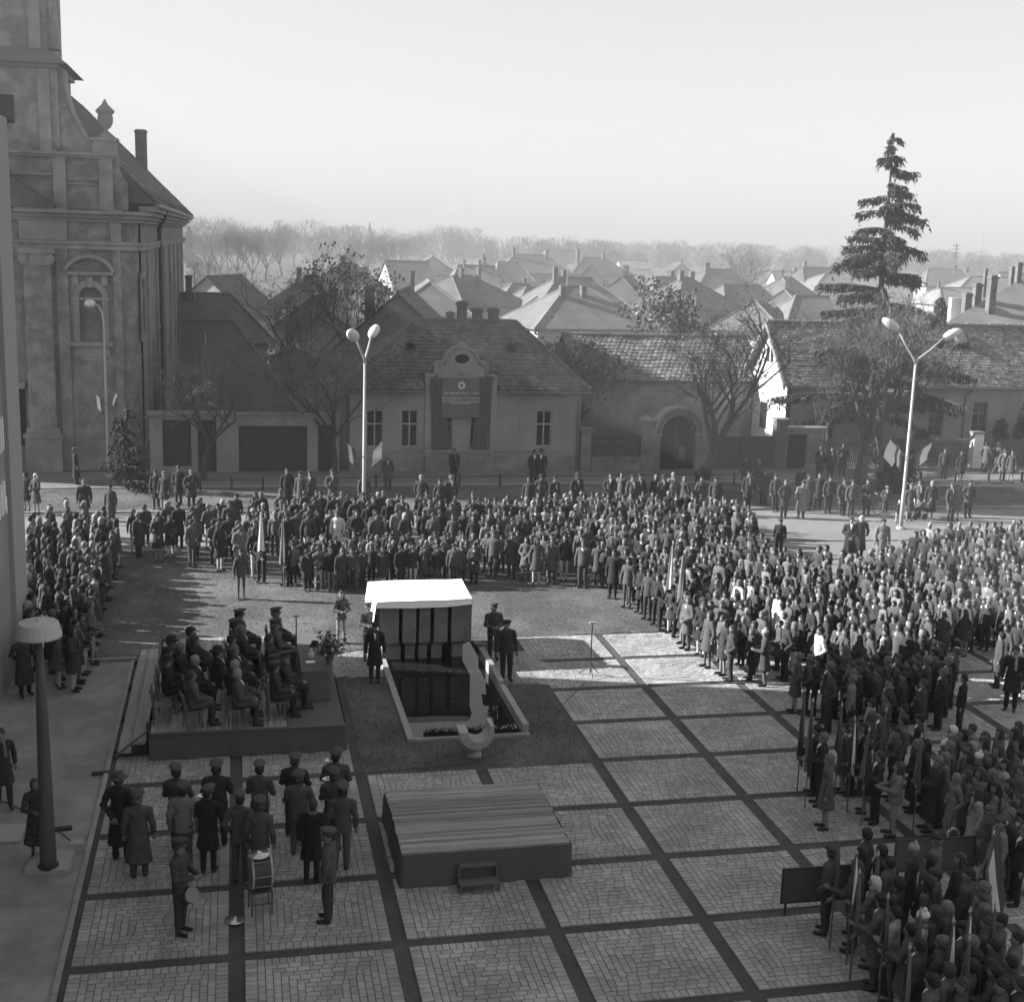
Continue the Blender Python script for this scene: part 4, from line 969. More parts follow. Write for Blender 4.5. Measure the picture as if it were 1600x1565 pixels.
# ------------------------------------------------------------------ trees
M_bark = mat('tree_bark', 0.06, 0.95, 0.3, 6.0, bump=0.5, bscale=20)
M_twig = mat('bare_twigs', 0.07, 0.95, 0.2, 6.0)
M_twigl = mat('pale_twigs', 0.13, 0.95, 0.2, 6.0)
M_leafd = mat('withered_leaves', 0.09, 0.9, 0.35, 4.0, tone=0.4)
M_needle = mat('conifer_needles', 0.028, 0.9, 0.3, 4.0, tone=0.4)
M_fartree = mat('far_tree_twigs', 0.055, 0.95, 0.2, 1.0)
def tri_leaf(mb, p, s_, rr):
    a = Vector((rr.gauss(0, 1), rr.gauss(0, 1), rr.gauss(0, 1))).normalized(); b = a.orthogonal().normalized() * s_; c_ = a.cross(b).normalized() * s_ * .6
    n = len(mb.v); mb.tone = rr.uniform(-1, 1)
    mb.v += [tuple(p - b), tuple(p + c_), tuple(p + b), tuple(p - c_)]; mb.face((n, n + 1, n + 2, n + 3))
def bare_tree(name, base, hgt, spread, r0, label, seed, fork=.3, levels=5, leaves=0, nb=4, twig=None, lean=0.0, group=None, leafsize=.07, upw=.35, cat='tree', kids=(3, 4)):
    rr = random.Random(seed); o = empty(name, base, label=label, cat=cat, group=group)
    tk = MB(); tw = MB(); lf = MB(); tips = []
    def grow(p, d, L, r, lev):
        n = 3 if lev < levels else 2; pts = [p]; dd = d.copy()
        for k in range(n):
            dd = (dd + Vector((rr.gauss(0, .13), rr.gauss(0, .13), rr.gauss(0, .09) + .03))).normalized(); pts.append(pts[-1] + dd * L / n)
        rad = [r * (1 - .38 * k / n) for k in range(n + 1)]
        (tk if lev < 3 else tw).tube(pts, rad, 7 if lev < 2 else (5 if lev < 3 else 3), cap=False)
        if lev >= levels: tips.append(pts[-1]); return
        m_ = nb if lev == 0 else rr.randint(*kids)
        for k in range(m_):
            t = 1.0 if (k == 0 and lev > 0) else (rr.uniform(.85, 1) if lev == 0 else rr.uniform(.35, 1))
            i = min(n - 1, int(t * n)); q = pts[i].lerp(pts[i + 1], t * n - i)
            a = 2 * math.pi * (k + rr.uniform(-.3, .3)) / m_ + seed
            side = Vector((math.cos(a), math.sin(a), 0)) if lev == 0 else Vector((rr.gauss(0, 1), rr.gauss(0, 1), rr.gauss(0, .6))).normalized()
            nd = (dd * (.62 if lev else .75) + side * (spread * (.8 if lev == 0 else .75)) + Vector((0, 0, upw * (1 if lev < 3 else .2)))).normalized()
            grow(q, nd, L * rr.uniform(.6, .82) if lev else hgt * (1 - fork) * .42 * rr.uniform(.85, 1.1), r * (.62 if k == 0 else rr.uniform(.38, .55)), lev + 1)
    grow(Vector((0, 0, -.05)), Vector((lean, 0, 1)).normalized(), hgt * fork, r0, 0)
    tk.build('trunk', M_bark, o, smooth=True)
    c_ = tw.build('crown', twig or M_twig, o)
    if leaves:
        for _ in range(leaves):
            p = rr.choice(tips) + Vector((rr.gauss(0, .12), rr.gauss(0, .12), rr.gauss(0, .12))); tri_leaf(lf, p, leafsize * rr.uniform(.6, 1.3), rr)
        l_ = lf.build('leaves', M_leafd, o, tone=True); tag(l_, kind='stuff')
    return o
gp = lambda x, y: (G(x, y).x, G(x, y).y, 0.04)
bare_tree('bare_tree', gp(318, 752), 6.8, 1.0, .17, 'twiggy round-crowned bare tree before the boarded yard wall', 3, .27, 6, 500, 5, M_twigl, upw=.22)
bare_tree('leafy_tree', gp(520, 742), 8.4, .9, .2, 'tree still holding withered leaves at the corner of the banner house', 14, .22, 6, 1300, 5, M_twigl, leafsize=.075, upw=.3)
bare_tree('bare_tree', gp(1098, 750), 9.6, 1.0, .34, 'wide spreading bare tree with low fork before the plank gate', 23, .2, 6, 900, 4, upw=.3)
bare_tree('bare_tree', gp(1341, 757), 9.4, .72, .33, 'thick-trunked pollarded bare tree in front of the picket fence', 31, .25, 6, 500, 5, upw=.5)
bare_tree('bare_tree', (19.5, 74.5, 0), 6.2, .9, .12, 'dark dense leafy shrub tree between the banner house and the barn', 41, .2, 5, 3600, 6, leafsize=.11)
bare_tree('bare_tree', (28.4, 84, 0), 9.0, .42, .2, 'ivy-clad tree rising behind the barn roof', 43, .2, 5, 3600, 5, leafsize=.13)
bare_tree('bare_tree', (3.6, 84, 0), 10.0, .8, .2, 'gnarled bare tree leaning over the sheds', 47, .25, 6, 500, 4)
bare_tree('bare_tree', (9.0, 95, 0), 10.8, .7, .2, 'tree with a tuft of withered leaves by the boarded barn', 53, .3, 5, 1400, 4, leafsize=.13)
bare_tree('bare_tree', (G(1235 + 0, 475).x * 0 + 60.0, 160, 0), 11.5, .9, .35, 'round-crowned bare tree standing alone among the roofs', 59, .22, 6, 0, 7, M_fartree)
bare_tree('bare_tree', (0.5, 78, 0), 5.0, .9, .1, 'low scrubby bare tree in the yard behind the wall', 61, .2, 5, 900, 5)
bare_tree('bare_tree', (33.4, 69.2, 0), 5.0, .7, .09, 'thin bare sapling at the white gable', 67, .25, 5, 60, 4)
def move_alone(o, px, py):   # put a far tree so that its foot sits on the ground at the pixel
    p = G(px, py, 0); o.location = (p.x, p.y, 0)
def conifer(name, base, hgt, r_base, label, seed, whorls=26, droop=.35, gap=.0, z0=.12, tiers=None, cat='tree', nl=26, ls=.16):
    rr = random.Random(seed); o = empty(name, base, label=label, cat=cat)
    MB().tube([(0, 0, -.05), (.05, 0, hgt * .35), (0, .05, hgt * .7), (0, 0, hgt)], [hgt * .016, hgt * .012, hgt * .007, .02], 8).build('trunk', M_bark, o, smooth=True)
    br_, nd = MB(), MB()
    for w in range(whorls):
        t = z0 + (1 - z0) * (w / whorls) ** .92
        z = hgt * t
        rad = r_base * (1 - t) ** (.85 if hgt > 12 else .8) * rr.uniform(.65, 1.12) + .18
        for k in range(rr.randint(4, 6)):
            if rr.random() < gap * (.45 if t < .55 else .9): continue
            zj = z; a = rr.uniform(0, 6.283); L = rad * rr.uniform(.4, 1.15); dirv = Vector((math.cos(a), math.sin(a), 0))
            zb = z + rr.gauss(0, hgt * .02 if hgt > 8 else .03) * (1 - t * .6); dp = droop * rr.uniform(.4, 1.7)
            pts = []
            for j in range(6):
                s_ = j / 5; pts.append(Vector((0, 0, zb)) + dirv * (L * s_) + Vector((0, 0, L * (.22 * s_ - dp * s_ * s_ * 1.5 + .25 * dp * s_ ** 3))))
            br_.tube(pts, [.02 + .022 * L * (1 - j / 5.5) for j in range(6)], 4, cap=False)
            for _ in range(int(nl * L)):
                s_ = rr.random() ** .6; i = min(4, int(s_ * 5)); p = pts[i].lerp(pts[i + 1], s_ * 5 - i)
                hang = Vector((rr.gauss(0, .10 * L ** .5), rr.gauss(0, .10 * L ** .5), -abs(rr.gauss(0, .2)) * (.3 + s_)))
                q = p + hang * .9; sz = ls * rr.uniform(.6, 1.3); nd.tone = rr.uniform(-1, 1)
                dv = (dirv * .5 + Vector((rr.gauss(0, .5), rr.gauss(0, .5), -1.0 + rr.gauss(0, .5)))).normalized(); sv = dv.cross(Vector((rr.gauss(0, 1), rr.gauss(0, 1), rr.gauss(0, 1)))).normalized()
                n = len(nd.v); nd.v += [tuple(q - sv * sz * .3), tuple(q + sv * sz * .3), tuple(q + dv * sz * 1.7)]; nd.face((n, n + 1, n + 2))
    br_.build('crown', M_bark, o)
    l_ = nd.build('needles', M_needle, o, tone=True); tag(l_, kind='stuff')
    return o
conifer('spruce_tree', (onY(1364, 600, 69.3).x, 69.3, 0), onY(1376, 207, 69.3).z, 6.6, 'tall ragged spruce towering above the white gabled house', 5, 42, .2, .5, .13, nl=105, ls=.17)
conifer('young_pine', gp(200, 768), 4.0, 1.45, 'small bushy pine beside the single-arm street lamp', 9, 18, .05, .2, .05, nl=34, ls=.14)
conifer('young_conifer', gp(1398, 768), 2.9, 1.3, 'squat dark young conifer at the foot of the forked street lamp', 10, 16, .1, .0, .03, nl=60, ls=.16)
conifer('columnar_cypress', (onY(1562, 690, 70).x, 70, 0), 2.6, .5, 'narrow clipped cypress against the house wall behind the fence', 12, 22, .0, .0, .02, nl=110, ls=.13)
conifer('columnar_cypress', (onY(1596, 690, 70).x, 70, 0), 3.6, .8, 'broad cypress by the house wall at the fence end', 13, 24, .0, .0, .02, nl=110, ls=.14)
conifer('columnar_cypress', (onY(1448, 690, 82).x, 82, 0), onY(1450, 462, 82).z, 1.1, 'tall dark column of cypress behind the long tile roof', 15, 40, .0, .0, .02, nl=120, ls=.2)
conifer('garden_shrub', (onY(1440, 690, 70).x, 70, 0), 2.0, .9, 'low dark evergreen shrub under the house windows', 16, 16, .05, .0, .02, nl=80, ls=.14)
conifer('far_fir', (G(297, 420).x, G(297, 420).y, 0), 14, 3.2, 'hazy fir beside the church eaves', 17, 22, .25, .1, .1, nl=30, ls=.5)
# hazy bare trees between and behind the houses, each its own
rt = random.Random(77)
_ft_proto = []
for k in range(4):
    o = bare_tree('far_bare_tree', (0, 0, 0), 11.0, .75, .22, 'tall bare garden tree fading into the haze among the far roofs', 100 + k, .25, 6, 0, 6, M_fartree, group='bare trees in the haze', kids=(3, 4))
    _ft_proto.append(o)
spots = [(300, 425, 12), (325, 432, 11), (345, 440, 12), (372, 444, 13), (395, 446, 12), (415, 438, 13), (440, 432, 14), (380, 420, 15), (460, 420, 15), (490, 416, 14), (520, 414, 15), (355, 418, 16), (555, 425, 12), (575, 435, 12), (600, 440, 12), (625, 430, 12), (640, 422, 13), (590, 412, 15), (615, 410, 14), (660, 410, 16), (690, 408, 16),
         (735, 408, 15), (770, 405, 14), (985, 412, 13), (1035, 414, 14), (1060, 410, 14), (1100, 408, 14), (1320, 420, 13), (1470, 424, 14), (1490, 420, 16), (1515, 418, 14), (1545, 418, 14), (1575, 418, 15), (1240, 412, 15), (890, 405, 14), (545, 450, 9), (330, 470, 8), (360, 490, 7), (310, 485, 6)]
for i, (px, py, hh) in enumerate(spots):
    o = _ft_proto[i] if i < 4 else copy_tree(_ft_proto[i % 4])
    o['label'] = ('%s bare tree %s' % ('tall' if hh > 13 else 'mid-sized' if hh > 10 else 'low', 'in the hazy grove past the church eaves' if px < 400 else 'in the haze behind the half-hipped house' if px < 540 else 'in the haze behind the boarded barn' if px < 700 else 'in the haze behind the broad dark hip roof' if px < 950 else 'in the haze beyond the long white farm building' if px < 1200 else 'in the haze past the spruce'))
    p = G(px, py, 0); o.location = (p.x, p.y, 0); s_ = hh / 11.0; o.scale = (s_, s_, s_); o.rotation_euler = (0, 0, rt.uniform(0, 6.28))
for o in bpy.data.objects:
    if o.get('label') == 'round-crowned bare tree standing alone among the roofs':
        p = G(1164, 478, 0); o.location = (p.x, p.y, 0); o.scale = (1.15,) * 3
# wood on the skyline: one mass of twig clumps
mb = MB(); rw = random.Random(3)
for _ in range(700):
    px = rw.uniform(-60, 1700); D = rw.uniform(520, 900)
    p = onY(px, 380, D); hh = rw.uniform(9, 17) * (1.15 if px < 750 else .9); w_ = hh * rw.uniform(.3, .5)
    for _k in range(190):
        th, u = rw.uniform(0, 6.283), rw.random() ** .5
        z = hh * (.2 + .8 * rw.random()); rr2 = w_ * math.sin(math.pi * min(1, (z / hh - .12) / .95)) ** .6 if z / hh > .13 else .3
        q = Vector((p.x + math.cos(th) * u * rr2, D + math.sin(th) * u * rr2, z))
        L_ = rw.uniform(.8, 2.2); tx, ty = rw.gauss(0, .45), rw.gauss(0, .45); n_ = len(mb.v)
        mb.v += [(q.x - .09, q.y, q.z - L_), (q.x + .09, q.y, q.z - L_), (q.x + tx, q.y + ty, q.z)]; mb.face((n_, n_ + 1, n_ + 2))
o = mb.build('skyline_wood', M_fartree); tag(o, 'low hazy wood stretching along the whole skyline', 'wood', kind='stuff')
# scrubby gardens between the houses
mb = MB(); 
for _ in range(1500):
    px, py = rw.uniform(250, 1600), rw.uniform(420, 560); p = G(px, py, 0)
    if p.y < 82: continue
    hh = rw.uniform(.6, 2.6); 
    for _k in range(12):
        tri_leaf(mb, Vector((p.x + rw.gauss(0, hh * .5), p.y + rw.gauss(0, hh * .5), abs(rw.gauss(0, hh * .5)))), rw.uniform(.15, .4), rw)
o = mb.build('garden_undergrowth', M_fartree); tag(o, 'scrubby undergrowth filling the gardens between the houses', 'undergrowth', kind='stuff')
# ------------------------------------------------------------------ haze
hz = MB().box(-3100, 3100, -150, 6100, -1.8, 48).build('haze', None)
hz.data.materials.clear()
mh = bpy.data.materials.new('hazy_air'); mh.use_nodes = True
nt = mh.node_tree; nt.nodes.clear()
ho = nt.nodes.new('ShaderNodeOutputMaterial'); hv = nt.nodes.new('ShaderNodeVolumePrincipled')
hv.inputs['Color'].default_value = (.5, .5, .5, 1); hv.inputs['Density'].default_value = 0.0013; hv.inputs['Anisotropy'].default_value = 0.0
nt.links.new(hv.outputs[0], ho.inputs['Volume'])
hz.data.materials.append(mh); tag(hz, kind='stuff')
tag(hz, 'thin pale autumn haze over the town', 'haze')
# ------------------------------------------------------------------ things on the square
M_plank = mat('bare_sawn_plank', 0.26, 0.8, 0.2, 1.6, tone=0.3, stretch=(0.7, 9, 9), stain=0.2, sscale=1.2, bump=0.15)
M_plankY = mat('bare_sawn_plank_lengthwise', 0.26, 0.8, 0.2, 1.6, tone=0.3, stretch=(9, 0.7, 9), stain=0.2, sscale=1.2, bump=0.15)
M_cloth = mat('dark_stage_cloth', 0.09, 0.95, 0.12, 2.0)
M_cloth2 = mat('dark_stage_carpet', 0.1, 0.95, 0.1, 4.0)
M_sheet = mat('white_cotton_sheet', 0.82, 0.9, 0.03, 2.0)
M_chair = mat('varnished_chair_wood', 0.10, 0.5, 0.15, 4.0)
M_wetstone = mat('pool_lining', 0.06, 0.6, 0.2, 2.0)
M_mil = mat('pale_fountain_stone', 0.34, 0.85, 0.1, 3.0, bump=0.1, stain=0.1, sscale=1.5)
def cloth_skirt(mb, path, z0, z1, amp=.025, nv=7, step=.12, seed=2, flare=.03):
    """hanging cloth along a ground path [(x,y)...], folds growing towards the bottom"""
    rr = random.Random(seed); pts = []
    for a, b in zip(path, path[1:]):
        a, b = Vector(a), Vector(b); n = max(1, int((b - a).length / step))
        nn = Vector(((b - a).y, -(b - a).x)).normalized()
        for k in range(n + (1 if b == Vector(path[-1]) else 0)): pts.append((a.lerp(b, k / n), nn))
    n0 = len(mb.v); ph = [rr.uniform(0, 6.3) for _ in range(3)]
    for j in range(nv + 1):
        v = j / nv; z = z1 + (z0 - z1) * v
        for i, (p, nn) in enumerate(pts):
            s_ = i * step
            f = amp * v ** .8 * (math.sin(s_ * 5.1 + ph[0]) + .6 * math.sin(s_ * 11.3 + ph[1] + 2 * v) + .5 * math.sin(s_ * 2.3 + ph[2])) + flare * v
            mb.v.append((p.x + nn.x * f, p.y + nn.y * f, z))
    m = len(pts)
    for j in range(nv):
        for i in range(m - 1):
            k = n0 + j * m + i; mb.face((k, k + m, k + m + 1, k + 1))
# plank platform with cloth sides and a small step
PX0, PX1, PY0, PY1, PZ = 2.98, 6.26, 22.68, 26.75, 0.75
b = G(601, 1234, PZ); PY1 = b.y
pl = empty('plank_platform', (PX0, PY0, 0), label='empty low platform of bare planks skirted in dark cloth with a two-tread step', cat='platform')
n = 30; wd = (PY1 - PY0) / n
for k in range(n):
    if k == 14: y0 = k * wd + .03; y1 = (k + 1) * wd - .008
    else: y0, y1 = k * wd + .006, (k + 1) * wd - .008
    mb = MB(); mb.tone = R.uniform(-1, 1); mb.box(R.uniform(-.02, .01), PX1 - PX0 + R.uniform(-.02, .02), y0, y1, PZ - .05, PZ + R.uniform(-.006, .006))
    mb.build('plank', M_plank, pl, tone=True)
MB().box(.05, PX1 - PX0 - .05, .05, PY1 - PY0 - .05, .3, PZ - .055).box(.1, .2, .1, .2, 0, .3).box(3.0, 3.1, .1, .2, 0, .3).box(.1, .2, 3.7, 3.8, 0, .3).box(3.0, 3.1, 3.7, 3.8, 0, .3).build('frame', M_dkwood, pl)
mb = MB(); w_, d_ = PX1 - PX0, PY1 - PY0
cloth_skirt(mb, [(-.03, d_), (-.03, -.02), (w_ + .03, -.02), (w_ + .03, d_)], .02, PZ - .03, .012, 8, .1, 4, .02)
mb.build('skirt', M_cloth, pl, smooth=True)
st = empty('wooden_step', (4.42, 22.55, 0), label='small two-tread wooden step set against the empty platform', cat='step')
MB().box(-.36, .36, -.3, -.02, .2, .235).build('tread', M_greywood, st); MB().box(-.36, .36, -.06, .14, .46, .495).build('tread', M_greywood, st)
for s_ in (-1, 1): MB().prism([(-.28, 0), (-.2, 0), (-.2, .2), (-.02, .2), (-.02, 0), (.08, 0), (.08, .46), (-.02, .46), (-.02, .24), (-.28, .24)], 'x', s_ * .37 - .02, s_ * .37 + .02).build('side', M_greywood, st)

# guests' stage
SZ = .66; SX0, SX1, SY0, SY1 = -2.06, 2.46, 29.62, 37.0
sg = empty('guest_stage', (SX0, SY0, 0), label='low stage of planks with dark cloth front carrying seated guests and a table', cat='stage')
n = 22; L_ = SY1 - SY0; wd = (1.1 + 2.06 - .0) / n
for k in range(n):
    mb = MB(); mb.tone = R.uniform(-1, 1); mb.box(k * wd + .004, (k + 1) * wd - .004, R.uniform(0, .03), L_ + R.uniform(-.03, .03), SZ - .04, SZ + R.uniform(-.004, .004)); mb.build('plank', M_plankY, sg, tone=True)
MB().box(n * wd + .01, SX1 - SX0, .02, L_, SZ - .04, SZ + .012).build('carpet', M_cloth2, sg)
MB().box(.04, SX1 - SX0 - .04, .08, L_ - .05, .1, SZ - .045).build('frame', M_dkwood, sg)
mb = MB(); cloth_skirt(mb, [(-.02, -.02), (SX1 - SX0 + .03, -.02), (SX1 - SX0 + .03, 4.0)], .03, SZ + .02, .03, 9, .1, 9, .03); mb.build('front_cloth', M_cloth, sg, smooth=True)
MB().box(0, SX1 - SX0 + .02, -.06, .02, SZ + .012, SZ + .05).build('edge_board', M_greywood, sg)
# boarding ramp / steps with rail on its left
for k, (x0, z0) in enumerate(((-.42, .42), (-.75, .22))):
    mb = MB(); mb.tone = .4; mb.box(x0, x0 + .3, .15, L_ - .1, z0 - .05, z0); mb.build('side_board', M_plankY, sg, tone=True)
for y_ in (.3, 2.6, 4.9, 7.0):
    MB().box(-.85, .02, y_, y_ + .1, .02, .17).box(-.42, .0, y_, y_ + .1, .17, .36).build('bearer', M_dkwood, sg)
MB().tube([(-.06, .15, .3), (-.06, .15, SZ + .25)], .03, 6).tube([(-.06, L_ - .9, .3), (-.06, L_ - .9, SZ + .6)], .03, 6).build('rail_post', M_dkwood, sg)
MB().tube([(-.06, L_ - 3.4, SZ - .1), (-.06, L_ - .9, SZ + .6)], .03, 6).build('hand_rail', M_greywood, sg)
MB().tube([(-.8, .05, .15), (-.06, .15, SZ + .05)], .03, 6).build('hand_rail', M_greywood, sg)
# table with cloth
TZ = SZ + .78
tc = [G(466, 1010, TZ), G(501, 1007, TZ), G(525, 1046, TZ), G(470, 1049, TZ)]
tx0, tx1 = (tc[0].x + tc[3].x) / 2, (tc[1].x + tc[2].x) / 2; ty0, ty1 = tc[3].y, tc[0].y
tb = empty('covered_table', ((tx0 + tx1) / 2, (ty0 + ty1) / 2, SZ), label='speaker table draped to the floor in dark cloth on the stage', cat='table')
a_, b_ = (tx1 - tx0) / 2, (ty1 - ty0) / 2
MB().box(-a_, a_, -b_, b_, .74, .78).build('table_top', M_cloth2, tb)
mb = MB(); cloth_skirt(mb, [(-a_, b_), (-a_ - .01, -b_), (a_, -b_ - .01), (a_ + .01, b_), (-a_, b_)], .03, .78, .022, 7, .1, 12, .04); mb.build('tablecloth', M_cloth2, tb, smooth=True)
for s_, t_ in ((-1, -1), (1, -1), (1, 1), (-1, 1)): MB().box(s_ * (a_ - .1) - .03, s_ * (a_ - .1) + .03, t_ * (b_ - .1) - .03, t_ * (b_ - .1) + .03, 0, .74).build('leg', M_chair, tb)
M_tglass = mat('clear_carafe_glass', .5, .1, .03, 2.0, spec=.6)
p = G(486, 1022, TZ + .1); tag(MB().lathe([(.06, 0), (.085, .05), (.08, .12), (.04, .18), (.035, .24)], (0, 0, 0), 12).build('water_carafe', M_tglass, loc=(p.x, p.y, TZ)), 'glass water carafe on the covered table', 'carafe')
p = G(485, 1034, TZ); tag(MB().box(-.11, .11, -.08, .08, 0, .012).build('paper_sheet', M_sheet, loc=(p.x, p.y, TZ + .001), rz=.2), 'white sheet of paper lying on the covered table', 'paper')
p = G(492, 1008, TZ); ht = empty('felt_hat', (p.x, p.y, TZ), label='black felt hat left on the covered table', cat='hat')
M_black = mat('black_felt', .02, .95, .15, 6.0)
MB().lathe([(.15, 0), (.155, .012), (.1, .022), (.1, .09), (.085, .12), (.03, .125)], (0, 0, 0), 16).build('crown', M_black, ht, smooth=True); MB().lathe([(.103, .024), (.103, .05)], (0, 0, 0), 16).build('band', M_iron, ht)
p = G(512, 1040, TZ); fp = empty('potted_plant', (p.x + .05, p.y + .15, TZ), label='pot of leafy white chrysanthemums standing at the end of the covered table', cat='plant')
MB().lathe([(.07, 0), (.1, .16), (.11, .16), (.11, .2)], (0, 0, 0), 12).build('pot', M_cloth2, fp)
rr = random.Random(8); mb, mf = MB(), MB()
for _ in range(420):
    q = Vector((rr.gauss(0, .15), rr.gauss(0, .15), .25 + abs(rr.gauss(.18, .2)))); tri_leaf(mb, q, rr.uniform(.03, .07), rr)
for _ in range(26):
    q = Vector((rr.gauss(0, .16), rr.gauss(0, .16), .3 + abs(rr.gauss(.22, .18)))); mf.ico(q, .035, seg=6, rings=4)
mb.build('leaves', M_leafd, fp, tone=True); tag(mf.build('blooms', M_frame, fp), kind='stuff')
# microphones
def mic(name, loc, hgt, label, tripod=True):
    o = empty(name, loc, label=label, cat='microphone stand')
    MB().tube([(0, 0, .05), (0, 0, hgt)], .018, 6).build('pole', M_iron, o)
    if tripod:
        for k in range(3):
            a = k * 2.09 + .5; MB().tube([(0, 0, .32), (.33 * math.cos(a), .33 * math.sin(a), .015)], .016, 5).build('leg', M_iron, o)
    else: MB().lathe([(.16, 0), (.16, .02), (.03, .05)], (0, 0, 0), 14).build('base', M_iron, o)
    MB().tube([(0, 0, hgt), (.0, .0, hgt + .05)], .02, 8).box(-.08, .08, -.03, .03, hgt + .03, hgt + .09).build('head', M_steel, o)
    return o
p = G(922, 1055, .04); mic('microphone_stand', (p.x, p.y, .045), 1.5, 'lone microphone on a slim tripod stand out on the brick paving')
p = G(463, 1040, SZ); mic('microphone_stand', (p.x, p.y, SZ), 1.35, 'microphone stand beside the covered table on the stage', False)

# ------------------------------------------------------------------ monument: pool, pillars, white sheet
mn = empty('monument_pool', (5.56, 33, 0), label='rectangular memorial pool of dark still water with pale concrete rims', cat='pool')
def mp(name, mb, m, smooth=False):
    for i, p in enumerate(mb.v): mb.v[i] = (p[0] - 5.56, p[1] - 33, p[2])
    return mb.build(name, m, mn, smooth)
WZ = .05
mp('basin', MB().poly(rect(HX0, HX1, HY0, HY1, -.8)).box(HX0 - .02, HX0, HY0, HY1, -.8, .02).box(HX1, HX1 + .02, HY0, HY1, -.8, .02).box(HX0, HX1, HY0 - .02, HY0, -.8, .02).box(HX0, HX1, HY1, HY1 + .02, -.8, .02), M_wetstone)
mp('rim', MB().box(HX0, HX0 + .16, HY0, HY1, -.78, .12), M_conc)
mp('rim', MB().box(HX1 - .16, HX1, HY0 + .16, 33.05, -.78, .30), M_conc)
mp('rim', MB().box(HX1 - .16, HX1, 33.2, 36.2, -.78, .36), M_conc)
mp('rim', MB().box(HX0 + .16, HX1, HY0, HY0 + .14, -.78, .10), M_conc)
# water
mw = bpy.data.materials.new('dark_still_water'); mw.use_nodes = True
b = mw.node_tree.nodes['Principled BSDF']; b.inputs['Base Color'].default_value = (.012, .012, .012, 1); b.inputs['Roughness'].default_value = .03; b.inputs['IOR'].default_value = 1.36
nz = mw.node_tree.nodes.new('ShaderNodeTexNoise'); nz.inputs['Scale'].default_value = 2.2; nz.inputs['Detail'].default_value = 2
bpn = mw.node_tree.nodes.new('ShaderNodeBump'); bpn.inputs['Strength'].default_value = .03; bpn.inputs['Distance'].default_value = .02
tcn = mw.node_tree.nodes.new('ShaderNodeTexCoord'); mw.node_tree.links.new(tcn.outputs['Object'], nz.inputs['Vector'])
mw.node_tree.links.new(nz.outputs['Fac'], bpn.inputs['Height']); mw.node_tree.links.new(bpn.outputs[0], b.inputs['Normal'])
mp('water', MB().poly(rect(HX0 + .16, HX1 - .16, HY0 + .14, HY1, WZ)), mw)
rr = random.Random(4); mb = MB()
for _ in range(70):
    x, y = rr.uniform(4.4, 6.7), rr.uniform(32.6, 35.2); tri_leaf(mb, Vector((x, y, WZ + .008)), rr.uniform(.012, .03), rr)
mb.v = [(p[0], p[1], WZ + .004 + .002 * (i % 3)) for i, p in enumerate(mb.v)]
tag(mp('floating_leaves', mb, M_frame), kind='stuff')
# dark flower trough along the near edge
lx0, lx1 = 4.45, 6.82
ft = empty('flower_trough', ((lx0 + lx1) / 2, HY0 + .23, 0), label='long dark trough of small flowers inside the near edge of the memorial pool', cat='planter')
tw_ = (lx1 - lx0) / 2
MB().box(-tw_, tw_, -.07, -.055, WZ - .3, .2).box(-tw_, tw_, .065, .08, WZ - .3, .2).box(-tw_, -tw_ + .015, -.055, .065, WZ - .3, .2).box(tw_ - .015, tw_, -.055, .065, WZ - .3, .2).build('trough', M_dark, ft)
MB().box(-tw_ + .015, tw_ - .015, -.055, .065, WZ - .2, .18).build('soil', M_dark, ft)
rr = random.Random(21); mb, mf = MB(), MB()
for _ in range(900):
    x = rr.uniform(-tw_, tw_); tri_leaf(mb, Vector((x, rr.gauss(0, .04), .19 + abs(rr.gauss(0, .04)))), rr.uniform(.015, .035), rr)
for _ in range(120):
    mf.ico((rr.uniform(-tw_, tw_), rr.gauss(-.02, .04), .24 + rr.gauss(0, .025)), rr.uniform(.014, .026), seg=6, rings=4)
tag(mb.build('leaves', M_needle, ft, tone=True), kind='stuff'); tag(mf.build('blooms', M_mil, ft), kind='stuff')
# pillar block
pw = empty('memorial_pillars', (5.45, 36.3, 0), label='row of broad concrete memorial pillars standing in the pool under a white sheet', cat='monument')
edges = [onY(x, 985, 36.3).x for x in (592, 622, 628, 649, 654, 671, 677, 698, 704, 735)]
low = [onY(x, 1012, 36.3).x for x in (598, 626, 633, 648, 654, 667, 674, 690, 706, 723)]
for k in range(5):
    a, b_ = edges[2 * k] - 5.45, edges[2 * k + 1] - 5.45; c_, d_ = low[2 * k] - 5.45, low[2 * k + 1] - 5.45
    MB().hexa([(c_, .0, WZ - .5), (d_, .0, WZ - .5), (d_, 1.5, WZ - .5), (c_, 1.5, WZ - .5), (c_, 0, .44), (d_, 0, .44), (d_, 1.5, .44), (c_, 1.5, .44)]).hexa([(c_, 0, .44), (d_, 0, .44), (d_, 1.5, .44), (c_, 1.5, .44), (a, -.14, .58), (b_, -.14, .58), (b_, 1.6, .58), (a, 1.6, .58)]).hexa([(a, -.14, .58), (b_, -.14, .58), (b_, 1.6, .58), (a, 1.6, .58), (a, -.16, 1.78), (b_, -.16, 1.78), (b_, 1.6, 1.78), (a, 1.6, 1.78)]).build('pillar', M_concd, pw)
MB().box(-1.0, .9, 1.0, 1.4, -.6, 1.7).build('core_wall', M_dark, pw)  # near-black wall, darkens the gaps between pillars by its colour
